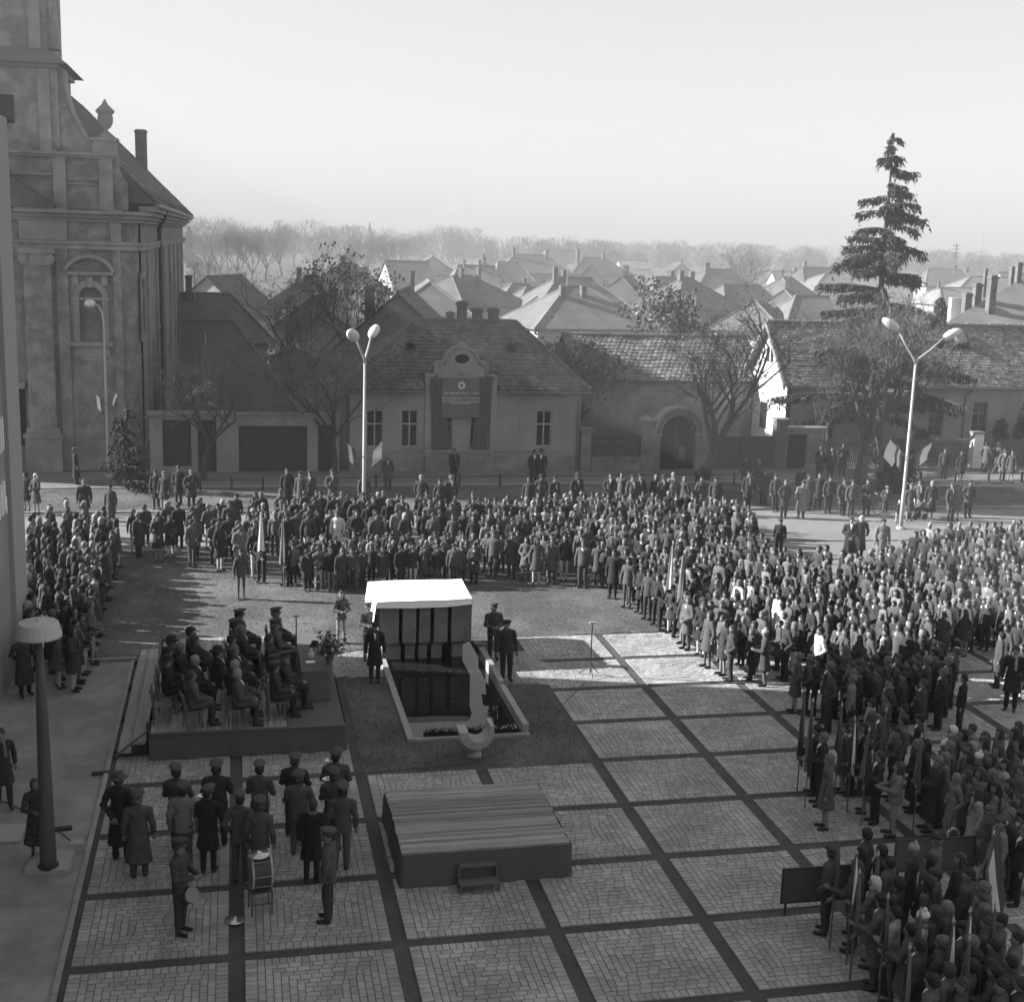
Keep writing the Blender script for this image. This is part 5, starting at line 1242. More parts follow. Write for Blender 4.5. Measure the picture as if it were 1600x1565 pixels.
# sheet: pitched cloth top with hanging hems
sh = empty('white_sheet', (5.45, 37.2, 1.7), label='bright white cotton sheet spread over the memorial pillars', cat='sheet')
fl, fr_ = onY(588, 941, 35.95), onY(737, 935, 35.95); bl, brr = onY(575, 908, 38.6), onY(721, 904, 38.6)
nu, nv = 26, 16; mb = MB(); rr = random.Random(6)
for j in range(nv + 1):
    v = j / nv
    for i in range(nu + 1):
        u = i / nu
        p = fl.lerp(fr_, u).lerp(bl.lerp(brr, u), v)
        z = p.z + .008 * math.sin(u * 7 + 2 * v) * math.sin(v * 4 + 1) - .02 * math.sin(u * math.pi) * math.sin(v * math.pi) + .004 * math.sin(15 * (u - v))
        mb.v.append((p.x - 5.45, p.y - 37.2, z - 1.7))
for j in range(nv):
    for i in range(nu):
        k = j * (nu + 1) + i; mb.face((k, k + 1, k + nu + 2, k + nu + 1))
def hem(ids, drop, out):
    n0 = len(mb.v)
    for t in range(1, 4):
        for q, i in enumerate(ids):
            x, y, z = mb.v[i]; d = drop(q / (len(ids) - 1)) * t / 3; w = .012 * math.sin(q * 1.7 + t)
            mb.v.append((x + out[0] * (.03 * t + w * .5), y + out[1] * (.02 * t + w * .5), z - d))
    rows = [list(ids)] + [list(range(n0 + t * len(ids), n0 + (t + 1) * len(ids))) for t in range(3)]
    for a, b_ in zip(rows, rows[1:]):
        for q in range(len(ids) - 1): mb.face((a[q], a[q + 1], b_[q + 1], b_[q]))
hem(list(range(nu + 1)), lambda t: .16 + .08 * t * (1 - t) * 2, (0, -1))
hem([j * (nu + 1) for j in range(nv + 1)], lambda t: .55 + .25 * (1 - t), (-1, 0))
hem([j * (nu + 1) + nu for j in range(nv + 1)], lambda t: .22 + .25 * max(0, .2 - t), (1, 0))
hem([nv * (nu + 1) + i for i in range(nu + 1)], lambda t: .5, (0, 1))
mb.build('cloth', M_sheet, sh, smooth=True)
# crescent flame bowl on a stem
p = G(741, 1180, .02); cb = empty('crescent_bowl', (p.x, p.y, .02), label='crescent-shaped stone flame bowl on a short stem before the pool', cat='bowl')
MB().lathe([(.2, 0), (.17, .04), (.15, .1), (.15, .2), (.2, .26)], (0, 0, 0), 16).build('stem', M_mil, cb, smooth=True)
Ro, Ri, cz = .42, .26, .68
mb = MB(); N_ = 18
outer = [(Ro * math.cos(math.pi + math.pi * k / N_), cz + Ro * math.sin(math.pi + math.pi * k / N_)) for k in range(N_ + 1)]
inner = [(.06 + Ri * math.cos(math.pi + math.pi * k / N_), cz + .02 + Ri * 1.05 * math.sin(math.pi + math.pi * k / N_)) for k in range(N_ + 1)]
outer[0] = (-Ro, cz + .02); outer[-1] = (Ro, cz + .16); inner[-1] = (.06 + Ri, cz + .16); inner[0] = (.06 - Ri, cz + .02)
for k in range(N_):
    mb.prism([outer[k], outer[k + 1], inner[k + 1], inner[k]], 'y', -.28, .28)
mb.build('crescent', M_mil, cb)
# cable trailing over the lawn and paving
def cable(name, pxs, label, r=.012, z=.05, m=None):
    pts = [G(x, y, z) for x, y in pxs]; out = []
    for i in range(len(pts) - 1):
        for k in range(6):
            t = k / 6; q0, q1, q2, q3 = pts[max(0, i - 1)], pts[i], pts[i + 1], pts[min(len(pts) - 1, i + 2)]
            out.append(.5 * ((2 * q1) + (q2 - q0) * t + (2 * q0 - 5 * q1 + 4 * q2 - q3) * t * t + (3 * q1 - q0 - 3 * q2 + q3) * t ** 3))
    out.append(pts[-1])
    o = MB().tube(out, r, 5).build(name, m or M_greywood); return tag(o, label, 'cable')
cable('microphone_cable', [(560, 1207), (640, 1200), (740, 1188), (800, 1160), (840, 1135), (880, 1100), (915, 1065)], 'thin cable looping from the microphone stand round the memorial pool')
cable('power_cable', [(-10, 1245), (30, 1262), (60, 1280), (95, 1300), (118, 1318)], 'thin cable lying on the gravel by the mushroom lamp', .012, .02)

# ------------------------------------------------------------------ lamps
lampM = mat('lamp_enamel', .55, .35, .05, 3.0, spec=.5)
def street_lamp(base, hgt, arms, label, flags=()):
    o = empty('street_lamp', base, label=label, cat='street lamp')
    fk = hgt * .80
    MB().tube([(0, 0, 0), (0, 0, 1.6), (0, 0, 1.7), (0, 0, fk)], [.095, .09, .075, .055], 10).build('pole', M_steel, o, smooth=True)
    MB().lathe([(.2, 0), (.2, .06), (.14, .12)], (0, 0, 0), 12).build('base_collar', M_steel, o)
    for (dx, dy, up) in arms:
        d = Vector((dx, dy, 0)); L = d.length; u = d.normalized()
        e = Vector((0, 0, hgt * .80)) + d + Vector((0, 0, up))
        MB().tube([(0, 0, fk - .1), Vector((0, 0, fk)) + u * .08 + Vector((0, 0, .15)), e * .5 + Vector((0, 0, fk)) * .5 + u * .02, e], [.05, .05, .045, .04], 8).build('arm', M_steel, o, smooth=True)
        ad = (e - Vector((0, 0, fk))).normalized(); hd = (ad * .6 + u * .5).normalized()
        q = Vector((1, 0, 0)).rotation_difference(hd).to_matrix()
        c_ = e + hd * .38
        hdm = MB().ico(c_, .46, (1.0, .5, .4), q, 12, 8); h_ = hdm.build('head', lampM, o, smooth=True)
        MB().ico(c_ + Vector((0, 0, -.07)), .3, (.9, .4, .3), q, 10, 6).build('lens', M_conc, h_, smooth=True)
    return o
p = G(568, 833); street_lamp((p.x, p.y, .03), 8.95, ((-.42, -.75, .95), (.30, .6, .95)), 'tall steel street lamp with two heads standing in the crowd before the banner house')
p = G(1407, 827); street_lamp((p.x, p.y, .03), 9.3, ((-.95, .1, 1.45), (1.35, .1, 1.15)), 'tall forked street lamp with two spread heads and flags at mid height')
o = empty('street_lamp', (G(170, 757).x, G(170, 757).y, .05), label='slim street lamp with a single curved arm beside the church', cat='street lamp')
MB().tube([(0, 0, 0), (0, 0, 1.5), (0, 0, 1.6), (0, 0, 7.6), (-.05, 0, 8.15), (-.2, 0, 8.5), (-.42, 0, 8.62)], [.09, .085, .06, .05, .045, .04, .04], 8).build('pole', M_steel, o, smooth=True)
h_ = MB().ico((-.6, 0, 8.62), .26, (1.0, .8, .75), None, 12, 8).build('head', lampM, o, smooth=True)
MB().lathe([(.2, 0), (.14, -.08)], (-.6, 0, 8.5), 12).build('lens', M_conc, h_)
# mushroom lamp on its concrete block
p = G(76, 1353, .1); o = empty('mushroom_lamp', (p.x, p.y, .1), label='stout tapered lamp post with a broad flat drum shade on a concrete block', cat='lamp')
MB().tube([(0, 0, 0), (0, 0, .25), (0, 0, 3.0), (0, 0, 4.72)], [.16, .155, .11, .06], 16).build('post', mat('dull_painted_post', .075, .6, .1, 3.0), o, smooth=True)
MB().lathe([(.2, 0), (.2, .03), (.17, .04)], (0, 0, 0), 16).build('foot_flange', M_iron, o)
MB().lathe([(.42, 4.62), (.42, 4.66), (.36, 4.88), (.34, 4.9), (.04, 4.93), (.03, 4.96)], (0, 0, 0), 24).build('shade', mat('drum_shade_enamel', .42, .5, .05, 3), o)
c = [G(38, 1366), G(108, 1368), G(118, 1333), G(58, 1338)]
M_block = mat('pale_concrete_block', .33, .9, .15, 3.0, bump=.2)
mb = MB().hexa([(q.x, q.y, 0) for q in c] + [(q.x, q.y, .12) for q in c]); tag(mb.build('lamp_plinth', M_block), 'rough concrete slab under the mushroom lamp', 'slab')
c = [G(-5, 1320), G(32, 1318), G(40, 1291), G(-5, 1292)]
tag(MB().hexa([(q.x, q.y, 0) for q in c] + [(q.x, q.y, .07) for q in c]).build('concrete_slab', M_block), 'flat pale concrete slab lying alone on the gravel', 'slab')
p = G(120, 1328); tag(MB().hexa([(-.12, -.16, 0), (.14, -.12, 0), (.12, .16, 0), (-.14, .12, 0), (-.11, -.15, .2), (.13, -.11, .19), (.11, .14, .2), (-.12, .11, .19)]).build('concrete_cube', M_block, loc=(p.x, p.y, 0)), 'small concrete block by the paving edge near the mushroom lamp', 'block')
for (x, y, l_) in ((158, 1210, 'dark timber offcut jutting from the paving edge near the stage'), (97, 1297, 'short dark timber offcut on the gravel beside the mushroom lamp')):
    p = G(x, y); tag(MB().box(-.2, .2, -.045, .045, 0, .07).build('timber_offcut', M_dkwood, loc=(p.x, p.y, .01), rz=.1), l_, 'timber')
# utility pole
p = G(1374, 757); h_ = onY(1392, 480, p.y); o = empty('utility_pole', (p.x, p.y, 0), label='leaning wooden utility pole beside the spruce with a bell-shaped lamp', cat='pole')
MB().tube([(0, 0, 0), (h_.x - p.x, 0, h_.z)], [.11, .07], 8).build('mast', M_greywood, o)
e = onY(1432, 492, p.y); q = onY(1395, 507, p.y)
MB().tube([(q.x - p.x, 0, q.z), (e.x - p.x - .1, 0, e.z + .05)], .03, 6).build('bracket', M_iron, o)
MB().lathe([(.22, 0), (.24, .05), (.2, .2), (.14, .38), (.05, .48)], (e.x - p.x, 0, e.z - .45), 14).build('bell_lamp', M_concd, o)
for px, py, label in ((1495, 412, 'far telegraph pole with several crossarms above the bright roofs'), (943, 441, 'telegraph pole with one crossarm among the mid-distance roofs')):
    D = 300 if px > 1400 else 190
    t = onY(px, 381 if px > 1400 else 441, D); o = empty('telegraph_pole', (t.x, D, 0), label=label, cat='pole')
    MB().tube([(0, 0, 0), (0, 0, t.z)], .16, 6).build('mast', M_greywood, o)
    for k in range(4 if px > 1400 else 1): MB().box(-1.1, 1.1, -.06, .06, t.z - .5 - k * .9, t.z - .36 - k * .9).build('crossarm', M_greywood, o)
# low rails along the verge
def low_rail(a, b, label, n=9):
    a, b = Vector(a), Vector(b); o = empty('low_rail', (a.x, a.y, .05), label=label, cat='railing'); d = b - a
    for k in range(n + 1):
        q = d * k / n; MB().box(q.x - .05, q.x + .05, q.y - .05, q.y + .05, 0, .62).build('post', M_dkwood, o)
    MB().tube([(0, 0, .5), (d.x, d.y, .5)], .025, 6).build('rail', M_iron, o)
low_rail((4.6, 62.9), (27.5, 62.95), 'low iron rail on short posts along the footway before the banner house', 11)
low_rail((-3.2, 62.6), (1.2, 62.4), 'low iron rail on short posts by the twiggy tree', 3)
low_rail((34, 62.8), (52, 62.4), 'low rail on short posts along the footway before the picket fence', 9)
# flags on the lamps
M_w, M_g, M_r = mat('flag_white', .7, .9, .04, 3), mat('flag_green', .13, .9, .05, 3), mat('flag_red', .09, .9, .05, 3)
M_staff = mat('flag_staff_wood', .12, .7, .15, 4)
def flag_cloth(mb, o_, u, v, bands, nu=10, nv=9, amp=.05, seed=0):
    """cloth from corner o_, along u (fly) and v (hoist); bands run along the fly"""
    rr = random.Random(seed); n0 = len(mb.v); nn = Vector(u).cross(Vector(v)).normalized(); ph = rr.uniform(0, 6)
    for j in range(nv + 1):
        for i in range(nu + 1):
            a, b_ = i / nu, j / nv
            mb.v.append(tuple(Vector(o_) + Vector(u) * a + Vector(v) * b_ + nn * (amp * math.sin(a * 6 + ph + b_ * 2.5) * (a ** .6))))
    for j in range(nv):
        mb.mi = bands[min(len(bands) - 1, int(j / nv * len(bands)))]
        for i in range(nu):
            k = n0 + j * (nu + 1) + i; mb.face((k, k + 1, k + nu + 2, k + nu + 1))
    mb.mi = 0
def lamp_flag(px0, py0, px1, py1, Y, fly, label, bands, seed):
    a, b_ = onY(px0, py0, Y), onY(px1, py1, Y)       # staff from lamp to tip
    o = empty('lamp_flag', a, label=label, cat='flag')
    MB().tube([(0, 0, 0), b_ - a], .018, 6).build('staff', M_staff, o)
    mb = MB(); t = (b_ - a); L_ = t.length
    flag_cloth(mb, t, fly, -t * .55, bands, amp=.07, seed=seed); mb.build('cloth', [M_w, M_g, M_r], o, smooth=True)
Yl = G(568, 833).y
lamp_flag(570, 716, 537, 687, Yl - .1, (.1, .05, -.75), 'striped tricolour flag leaning off the lamp before the banner house', (2, 0, 1), 1)
lamp_flag(571, 716, 598, 688, Yl - .1, (-.05, .05, -.75), 'plain pale flag leaning off the lamp before the banner house', (0,), 2)
Yr = G(1407, 827).y
lamp_flag(1417, 715, 1391, 686, Yr - .1, (-.25, .05, -.8), 'pale triangular flag hanging from the forked lamp, over the young conifer', (0,), 3)
lamp_flag(1418, 722, 1402, 694, Yr - .3, (-.12, -.05, -.75), 'tricolour flag hanging close to the forked lamp pole', (2, 0, 1), 4)
lamp_flag(1420, 716, 1456, 692, Yr - .1, (-.15, .05, -.75), 'pale flag pointing along the picket fence from the forked lamp', (0, 0, 1), 5)
Y0 = G(170, 757).y
lamp_flag(171, 634, 182, 612, Y0 - .1, (.02, -.1, -.3), 'small flag sticking up from the slim church lamp', (0,), 6)
lamp_flag(169, 634, 150, 615, Y0 - .1, (.06, -.1, -.7), 'striped flag sagging from the slim church lamp', (0, 2), 7)
# stage chairs
def make_chair():
    o = empty('wooden_chair', (0, 0, 0), label='plain wooden chair', cat='chair', group='chairs on the guest stage')
    MB().box(-.2, .2, -.21, .19, .43, .455).build('seat', M_chair, o)
    for x_ in (-.18, .18):
        MB().box(x_ - .018, x_ + .018, -.2, -.165, 0, .43).build('leg', M_chair, o)
        MB().tube([(x_, .18, 0), (x_, .18, .45), (x_, .25, .9)], .018, 6).build('leg', M_chair, o)
    for z in (.56, .68, .8): MB().box(-.18, .18, .195 + (z - .45) * .155, .215 + (z - .45) * .155, z, z + .07).build('back_slat', M_chair, o)
    MB().box(-.18, .18, -.19, -.175, .2, .225).box(-.18, .18, .17, .185, .25, .275).build('stretcher', M_chair, o)
    return o
CHAIR0 = make_chair(); _chair_n = [0]
def place_chair(x, y, z, rz, label):
    o = CHAIR0 if _chair_n[0] == 0 else copy_tree(CHAIR0); _chair_n[0] += 1
    o.location = (x, y, z); o.rotation_euler = (0, 0, rz); o['label'] = label; return o
# ------------------------------------------------------------------ people: continuous bodies grown from distance fields
M_skin = mat('skin', .18, .7, .08, 20)
M_eye = mat('dark_features', .05, .6, .05, 5)
M_shoe = mat('black_shoe_leather', .018, .4, .1, 5)
M_stock = mat('pale_stockings', .42, .8, .08, 8); M_stockd = mat('dark_stockings', .09, .8, .08, 8); M_legs = mat('bare_legs', .22, .7, .08, 8)
TONES = (.014, .022, .032, .047, .066, .09, .14, .27, .5)
M_coat = [mat('wool_cloth_%d' % i, v, .95, .12, 9, rnd=.12, bump=.15, bscale=60) for i, v in enumerate(TONES)]
M_hair = [mat('hair_dark', .014, .7, .2, 30), mat('hair_brown', .035, .7, .2, 30), mat('hair_fair', .1, .7, .2, 30), mat('hair_grey', .2, .7, .2, 30)]
M_shirt = mat('white_shirt', .7, .9, .04, 8)
TONEWORD = ('black', 'black', 'very dark', 'dark', 'dark grey', 'mid-grey', 'grey', 'light grey', 'white')

class Field:
    def __init__(self, lo, hi, h):
        self.h = h; self.lo = np.array(lo, float)
        n = np.ceil((np.array(hi) - self.lo) / h).astype(int) + 1
        self.ax = [self.lo[i] + np.arange(n[i]) * h for i in range(3)]
        self.V = np.full(n, 1.0, np.float32); self.B = np.full(n, 9.0, np.float32); self.I = np.zeros(n, np.int8)
    def _sl(self, lo, hi):
        s = []
        for i in range(3):
            a = int(max(0, math.floor((lo[i] - self.lo[i]) / self.h))); b = int(min(len(self.ax[i]), math.ceil((hi[i] - self.lo[i]) / self.h) + 1))
            if b - a < 1: return None
            s.append(slice(a, b))
        return tuple(s)
    def _put(self, s, d, k, m):
        V = self.V[s]; hh = np.maximum(k - np.abs(V - d), 0) / k
        self.V[s] = np.minimum(V, d) - hh * hh * k * .25
        q = d < self.B[s]; self.B[s] = np.where(q, d, self.B[s]); self.I[s] = np.where(q, m, self.I[s])
    def cone(self, a, b, ra, rb, m=0, k=.03, ky=1.0):
        a, b = np.array(a, float), np.array(b, float); r = max(ra, rb) + k + 2 * self.h
        s = self._sl(np.minimum(a, b) - r, np.maximum(a, b) + r)
        if s is None: return self
        x, y, z = self.ax[0][s[0]][:, None, None], self.ax[1][s[1]][None, :, None], self.ax[2][s[2]][None, None, :]
        y0 = a[1]; ys = y0 + (y - y0) / ky; by = y0 + (b[1] - y0) / ky
        d = np.array([b[0] - a[0], by - y0, b[2] - a[2]]); L2 = max(1e-9, d @ d)
        t = np.clip(((x - a[0]) * d[0] + (ys - y0) * d[1] + (z - a[2]) * d[2]) / L2, 0, 1)
        dist = np.sqrt((x - a[0] - t * d[0]) ** 2 + (ys - y0 - t * d[1]) ** 2 + (z - a[2] - t * d[2]) ** 2) - (ra + (rb - ra) * t)
        self._put(s, (dist * min(1, ky)).astype(np.float32), k, m); return self
    def ell(self, c, r, m=0, k=.02):
        c, r = np.array(c, float), np.array(r, float); g = k + 2 * self.h
        s = self._sl(c - r - g, c + r + g)
        if s is None: return self
        x, y, z = self.ax[0][s[0]][:, None, None], self.ax[1][s[1]][None, :, None], self.ax[2][s[2]][None, None, :]
        q = np.sqrt(((x - c[0]) / r[0]) ** 2 + ((y - c[1]) / r[1]) ** 2 + ((z - c[2]) / r[2]) ** 2)
        self._put(s, ((q - 1) * min(r)).astype(np.float32), k, m); return self
    def skirt(self, z0, z1, r0, r1, ky, m=0, k=.04, cy=0.0, folds=.008):
        rm = max(r0, r1) + k + .04
        s = self._sl((-rm, cy - rm, z0 - .05), (rm, cy + rm, z1 + .05))
        x, y, z = self.ax[0][s[0]][:, None, None], self.ax[1][s[1]][None, :, None], self.ax[2][s[2]][None, None, :]
        t = np.clip((z - z0) / (z1 - z0), 0, 1); yy = (y - cy) / ky
        an = np.arctan2(yy, x); r = r0 + (r1 - r0) * t + folds * (1 - t) * np.sin(an * 7 + 1)
        d = (np.sqrt(x * x + yy * yy) - r) * .8
        d = np.maximum(d, np.maximum(z0 - z, z - z1))
        self._put(s, d.astype(np.float32), k, m); return self
    def cut(self, fn):
        x, y, z = self.ax[0][:, None, None], self.ax[1][None, :, None], self.ax[2][None, None, :]
        self.V = np.maximum(self.V, fn(x, y, z).astype(np.float32)); return self
    def mesh(self):
        V = self.V; n = V.shape; S = V < 0
        c = [S[i:n[0] - 1 + i, j:n[1] - 1 + j, k:n[2] - 1 + k] for i in (0, 1) for j in (0, 1) for k in (0, 1)]
        cnt = sum(q.astype(np.int8) for q in c); act = (cnt > 0) & (cnt < 8)
        ids = np.full(act.shape, -1, np.int64); idx = np.argwhere(act); ids[act] = np.arange(len(idx))
        acc = np.zeros((len(idx), 3)); w = np.zeros(len(idx))
        I, J, K = idx.T
        for ax_ in range(3):
            for p in (0, 1):
                for q in (0, 1):
                    o0 = [0, 0, 0]; oth = [i for i in range(3) if i != ax_]; o0[oth[0]] = p; o0[oth[1]] = q; o1 = list(o0); o1[ax_] = 1
                    a = V[I + o0[0], J + o0[1], K + o0[2]]; b = V[I + o1[0], J + o1[1], K + o1[2]]
                    cr = (a < 0) != (b < 0); t = np.where(cr, a / np.where(cr, a - b, 1), 0)
                    pos = np.tile(np.array(o0, float), (len(idx), 1)); pos[:, ax_] = t
                    acc += pos * cr[:, None]; w += cr
        P = self.lo + (idx + acc / w[:, None]) * self.h
        F, Fm = [], []
        for ax_ in range(3):
            o1, o2 = [i for i in range(3) if i != ax_]
            sl0 = [slice(None)] * 3; sl1 = [slice(None)] * 3; sl0[ax_] = slice(0, -1); sl1[ax_] = slice(1, None)
            A, B = S[tuple(sl0)], S[tuple(sl1)]; e = np.argwhere(A != B)
            ok = (e[:, o1] > 0) & (e[:, o2] > 0) & (e[:, o1] < n[o1] - 1) & (e[:, o2] < n[o2] - 1); e = e[ok]
            g = []
            for p, q in ((0, 0), (1, 0), (1, 1), (0, 1)):
                t = e.copy(); t[:, o1] -= 1 - p; t[:, o2] -= 1 - q; g.append(ids[t[:, 0], t[:, 1], t[:, 2]])
            quad = np.stack(g, 1); inside = A[e[:, 0], e[:, 1], e[:, 2]]
            flip = inside ^ (ax_ == 1)
            quad[~flip] = quad[~flip][:, ::-1]
            F.append(quad); Fm.append(self.I[e[:, 0], e[:, 1], e[:, 2]])
        return P, np.concatenate(F), np.concatenate(Fm)

ARMS = {  # elbow, wrist for the right arm (+x); left mirrored unless given
    's': ((.245, .03, 1.13), (.255, -.04, .89)), 'f': ((.26, .02, 1.13), (.045, -.205, .97)), 'b': ((.27, .09, 1.15), (.05, .19, .95)),
    'p': ((.29, .07, 1.14), (.215, -.09, .96)), 'a': ((.245, -.06, 1.12), (-.1, -.2, 1.17)), 'h': ((.25, -.06, 1.13), (.09, -.29, 1.14)), 'q': ((.29, .07, 1.14), (.215, -.09, .96)),
    'w': ((.25, .13, 1.15), (.26, .08, .91)), 'c': ((.24, -.08, 1.14), (.05, -.15, 1.43))}
ARMS_L = {'o': None, 'q': ((-.245, .02, 1.13), (-.26, -.06, .89)), 'c': ((-.25, -.02, 1.13), (.02, -.22, 1.08)), 'w': ((-.25, -.1, 1.15), (-.26, -.22, .95)), 'a': ((-.245, -.06, 1.12), (.1, -.22, 1.2))}
ARMS['o'] = ((.25, -.1, 1.17), (.16, -.34, 1.17)); ARMS_L['o'] = ((-.24, -.06, 1.13), (.1, -.32, .98))
def arms_of(pose):
    r = ARMS[pose]; l = ARMS_L.get(pose) or tuple((-q[0], q[1], q[2]) for q in r)
    return r, l
def fingers(P, Q):
    """five separate bent fingers past the wrist point P, forearm direction Q"""
    mb = MB(); P = Vector(P); d = Vector(Q).normalized(); side = d.cross(Vector((0, 1, 0)))
    if side.length < .2: side = d.cross(Vector((1, 0, 0)))
    side.normalize(); nrm = side.cross(d).normalized()
    for k, (o_, L) in enumerate(((-.03, .068), (-.01, .08), (.01, .076), (.03, .06))):
        b0 = P + d * .085 + side * o_; mb.tube([b0, b0 + d * L * .5 + nrm * .006, b0 + d * L + nrm * .022], [.0105, .0095, .007], 5)
    b0 = P + d * .04 - side * .032; mb.tube([b0, b0 - side * .028 + d * .03, b0 - side * .03 + d * .062 + nrm * .01], [.0125, .011, .008], 5)
    return mb
# material slots of a body: 0 skin 1 legs 2 shoes 3 shirt 4 features ; of a coat: 0 cloth 1 shirt front
def body_arrays(pose, legs, h=.0135, turn=0.0):
    """legs: t trousers, k bare/stockinged legs, S seated trousers"""
    F = Field((-.42, -.72, -.01), (.42, .42, 1.8), h)
    sit = legs == 'S'; dz = -.42 if sit else 0.0
    sw = .0
    for s in (-1, 1):
        x = s * .095
        if sit:
            F.cone((x, 0, .53), (s * .11, -.43, .52), .085, .065, 1); F.cone((s * .11, -.43, .5), (s * .11, -.40, .1), .062, .05, 1)
            F.cone((s * .11, -.37, .045), (s * .125, -.56, .035), .045, .036, 2, .015)
        else:
            f = (-.16 if s > 0 else .18) if pose == 'w' else s * .015
            kf = (-.12 if s > 0 else .03) if pose == 'w' else 0
            tr = legs == 't'
            F.cone((x, 0, .92), (x * 1.02, kf - .01, .5), .093 if tr else .075, .07 if tr else .052, 1)
            F.cone((x * 1.02, kf - .01, .5), (x * 1.05, f + .015, .1), .068 if tr else .052, .056 if tr else .034, 1)
            F.cone((x * 1.05, f + .025, .045), (x * 1.25, f - .155, .034), .043, .035, 2, .012)
    F.cone((0, 0.01, .95 + dz), (0, .01, 1.32 + dz), .095, .1, 3, .04, .7); F.cone((-.08, .01, 1.38 + dz), (.08, .01, 1.38 + dz), .05, .05, 3, .04)
    F.cone((0, .012, 1.4 + dz), (0, .0, 1.56 + dz), .053, .05, 0, .02)
    c = 1.635 + dz
    ct, sn = math.cos(turn), math.sin(turn)
    T = lambda x, y, z: (x * ct - y * sn, x * sn + y * ct, z)
    rx_ = .5 * (.077 + .098) if abs(turn) > .2 else .077; ry_ = .09 if abs(turn) > .2 else .098
    F.ell((0, .005, c), (min(rx_, .083), ry_, .108), 0, .02); F.cone(T(0, -.035, c - .055), T(0, -.05, c - .085), .052, .036, 0, .03)
    F.cone(T(0, -.092, c - .005), T(0, -.108, c - .035), .010, .014, 0, .012)
    for s in (-1, 1): F.cone(T(s * .079, .012, c - .0), T(s * .08, .01, c - .035), .013, .011, 0, .006)
    hands = []
    ar = ((.12, -.3, .62), None) if sit else None
    for s, (e, w) in zip((1, -1), arms_of(pose) if not sit else (((.25, -.06, .73), (.1, -.32, .62)), ((-.25, -.06, .73), (-.08, -.34, .64)))):
        e, w = Vector(e), Vector(w); d = (w - e).normalized()
        F.cone(e, w, .034, .027, 0, .01)
        if (pose == 'p' or (pose == 'q' and s > 0)) and not sit: continue
        F.cone(w, w + d * .085, .027, .034, 0, .015); hands.append((w, d))
    P, Q, M = F.mesh()
    ctr = P[Q].mean(1)
    ctr = np.stack([ctr[:, 0] * ct + ctr[:, 1] * sn, -ctr[:, 0] * sn + ctr[:, 1] * ct, ctr[:, 2]], 1)
    for ex, ey, ez, r in ((.033, -.085, c + .012, .0135), (-.033, -.085, c + .012, .0135), (0, -.092, c - .068, .012)):
        d = np.sqrt(((ctr[:, 0] - ex) / (1.25 if ex else 1.8)) ** 2 + (ctr[:, 1] - ey) ** 2 * .35 + ((ctr[:, 2] - ez) / .8) ** 2)
        M[(d < r) & (M == 0)] = 4
    return P, Q, M, hands
def coat_arrays(pose, ln, fem, sit=False, h=.0155):
    """ln: j jacket, k knee coat, l long coat"""
    F = Field((-.46, -.6, .1), (.46, .46, 1.62), h); dz = -.42 if sit else 0.0
    rw = .125 if fem else .142
    F.cone((0, .0, 1.08 + dz), (0, .005, 1.34 + dz), rw, .165 if not fem else .145, 0, .05, .72)
    sx = .16 if not fem else .135
    F.cone((-sx, .01, 1.41 + dz), (sx, .01, 1.41 + dz), .066, .066, 0, .05)
    F.cone((-.045, .035, 1.485 + dz), (.045, .035, 1.485 + dz), .046, .046, 0, .03)
    if sit:
        F.cone((0, 0, .62), (0, -.02, .9), .165, .15, 0, .06, .8)
        for s in (-1, 1): F.cone((s * .09, 0, .55), (s * .12, -.36 if ln != 'j' else -.16, .545), .115, .09, 0, .05)
        if ln == 'l':
            for s in (-1, 1): F.cone((s * .12, -.4, .5), (s * .13, -.36, .28), .085, .08, 0, .04)
    else:
        hem = {'j': .80, 'k': .52, 'l': .33}[ln]; r0 = {'j': .185, 'k': .225, 'l': .24}[ln] + (.03 if fem and ln != 'j' else 0)
        F.skirt(hem, 1.16, r0, .15 if not fem else .135, .74, 0, .06)
    for s, (e, w) in zip((1, -1), arms_of(pose) if not sit else (((.25, -.06, .73), (.1, -.32, .62)), ((-.25, -.06, .73), (-.08, -.34, .64)))):
        e, w = np.array(e), np.array(w); sh_ = np.array((s * (sx + .03), .01, 1.4 + dz)); ww = e + (w - e) * .96
        F.cone(sh_, e, .068, .057, 0, .03); F.cone(e, ww, .058, .05, 0, .02)
    x, y, z = F.ax[0][:, None, None], F.ax[1][None, :, None], F.ax[2][None, None, :]
    F.V += (.0055 * np.sin(31 * x + 9 * z) * np.sin(27 * z + 5 * y) + .003 * np.sin(53 * z + 20 * x) + .006 * np.clip(1.05 - z, 0, .5) * 2 * np.sin(38 * x + 6 * z) * np.cos(24 * y)).astype(np.float32)
    P, Q, M = F.mesh(); ctr = P[Q].mean(1)
    zz = ctr[:, 2] - dz
    v = (ctr[:, 1] < -.03) & (zz > 1.2) & (zz < 1.5) & (np.abs(ctr[:, 0]) < (zz - 1.22) * .17)
    M[v] = 1
    return P, Q, M
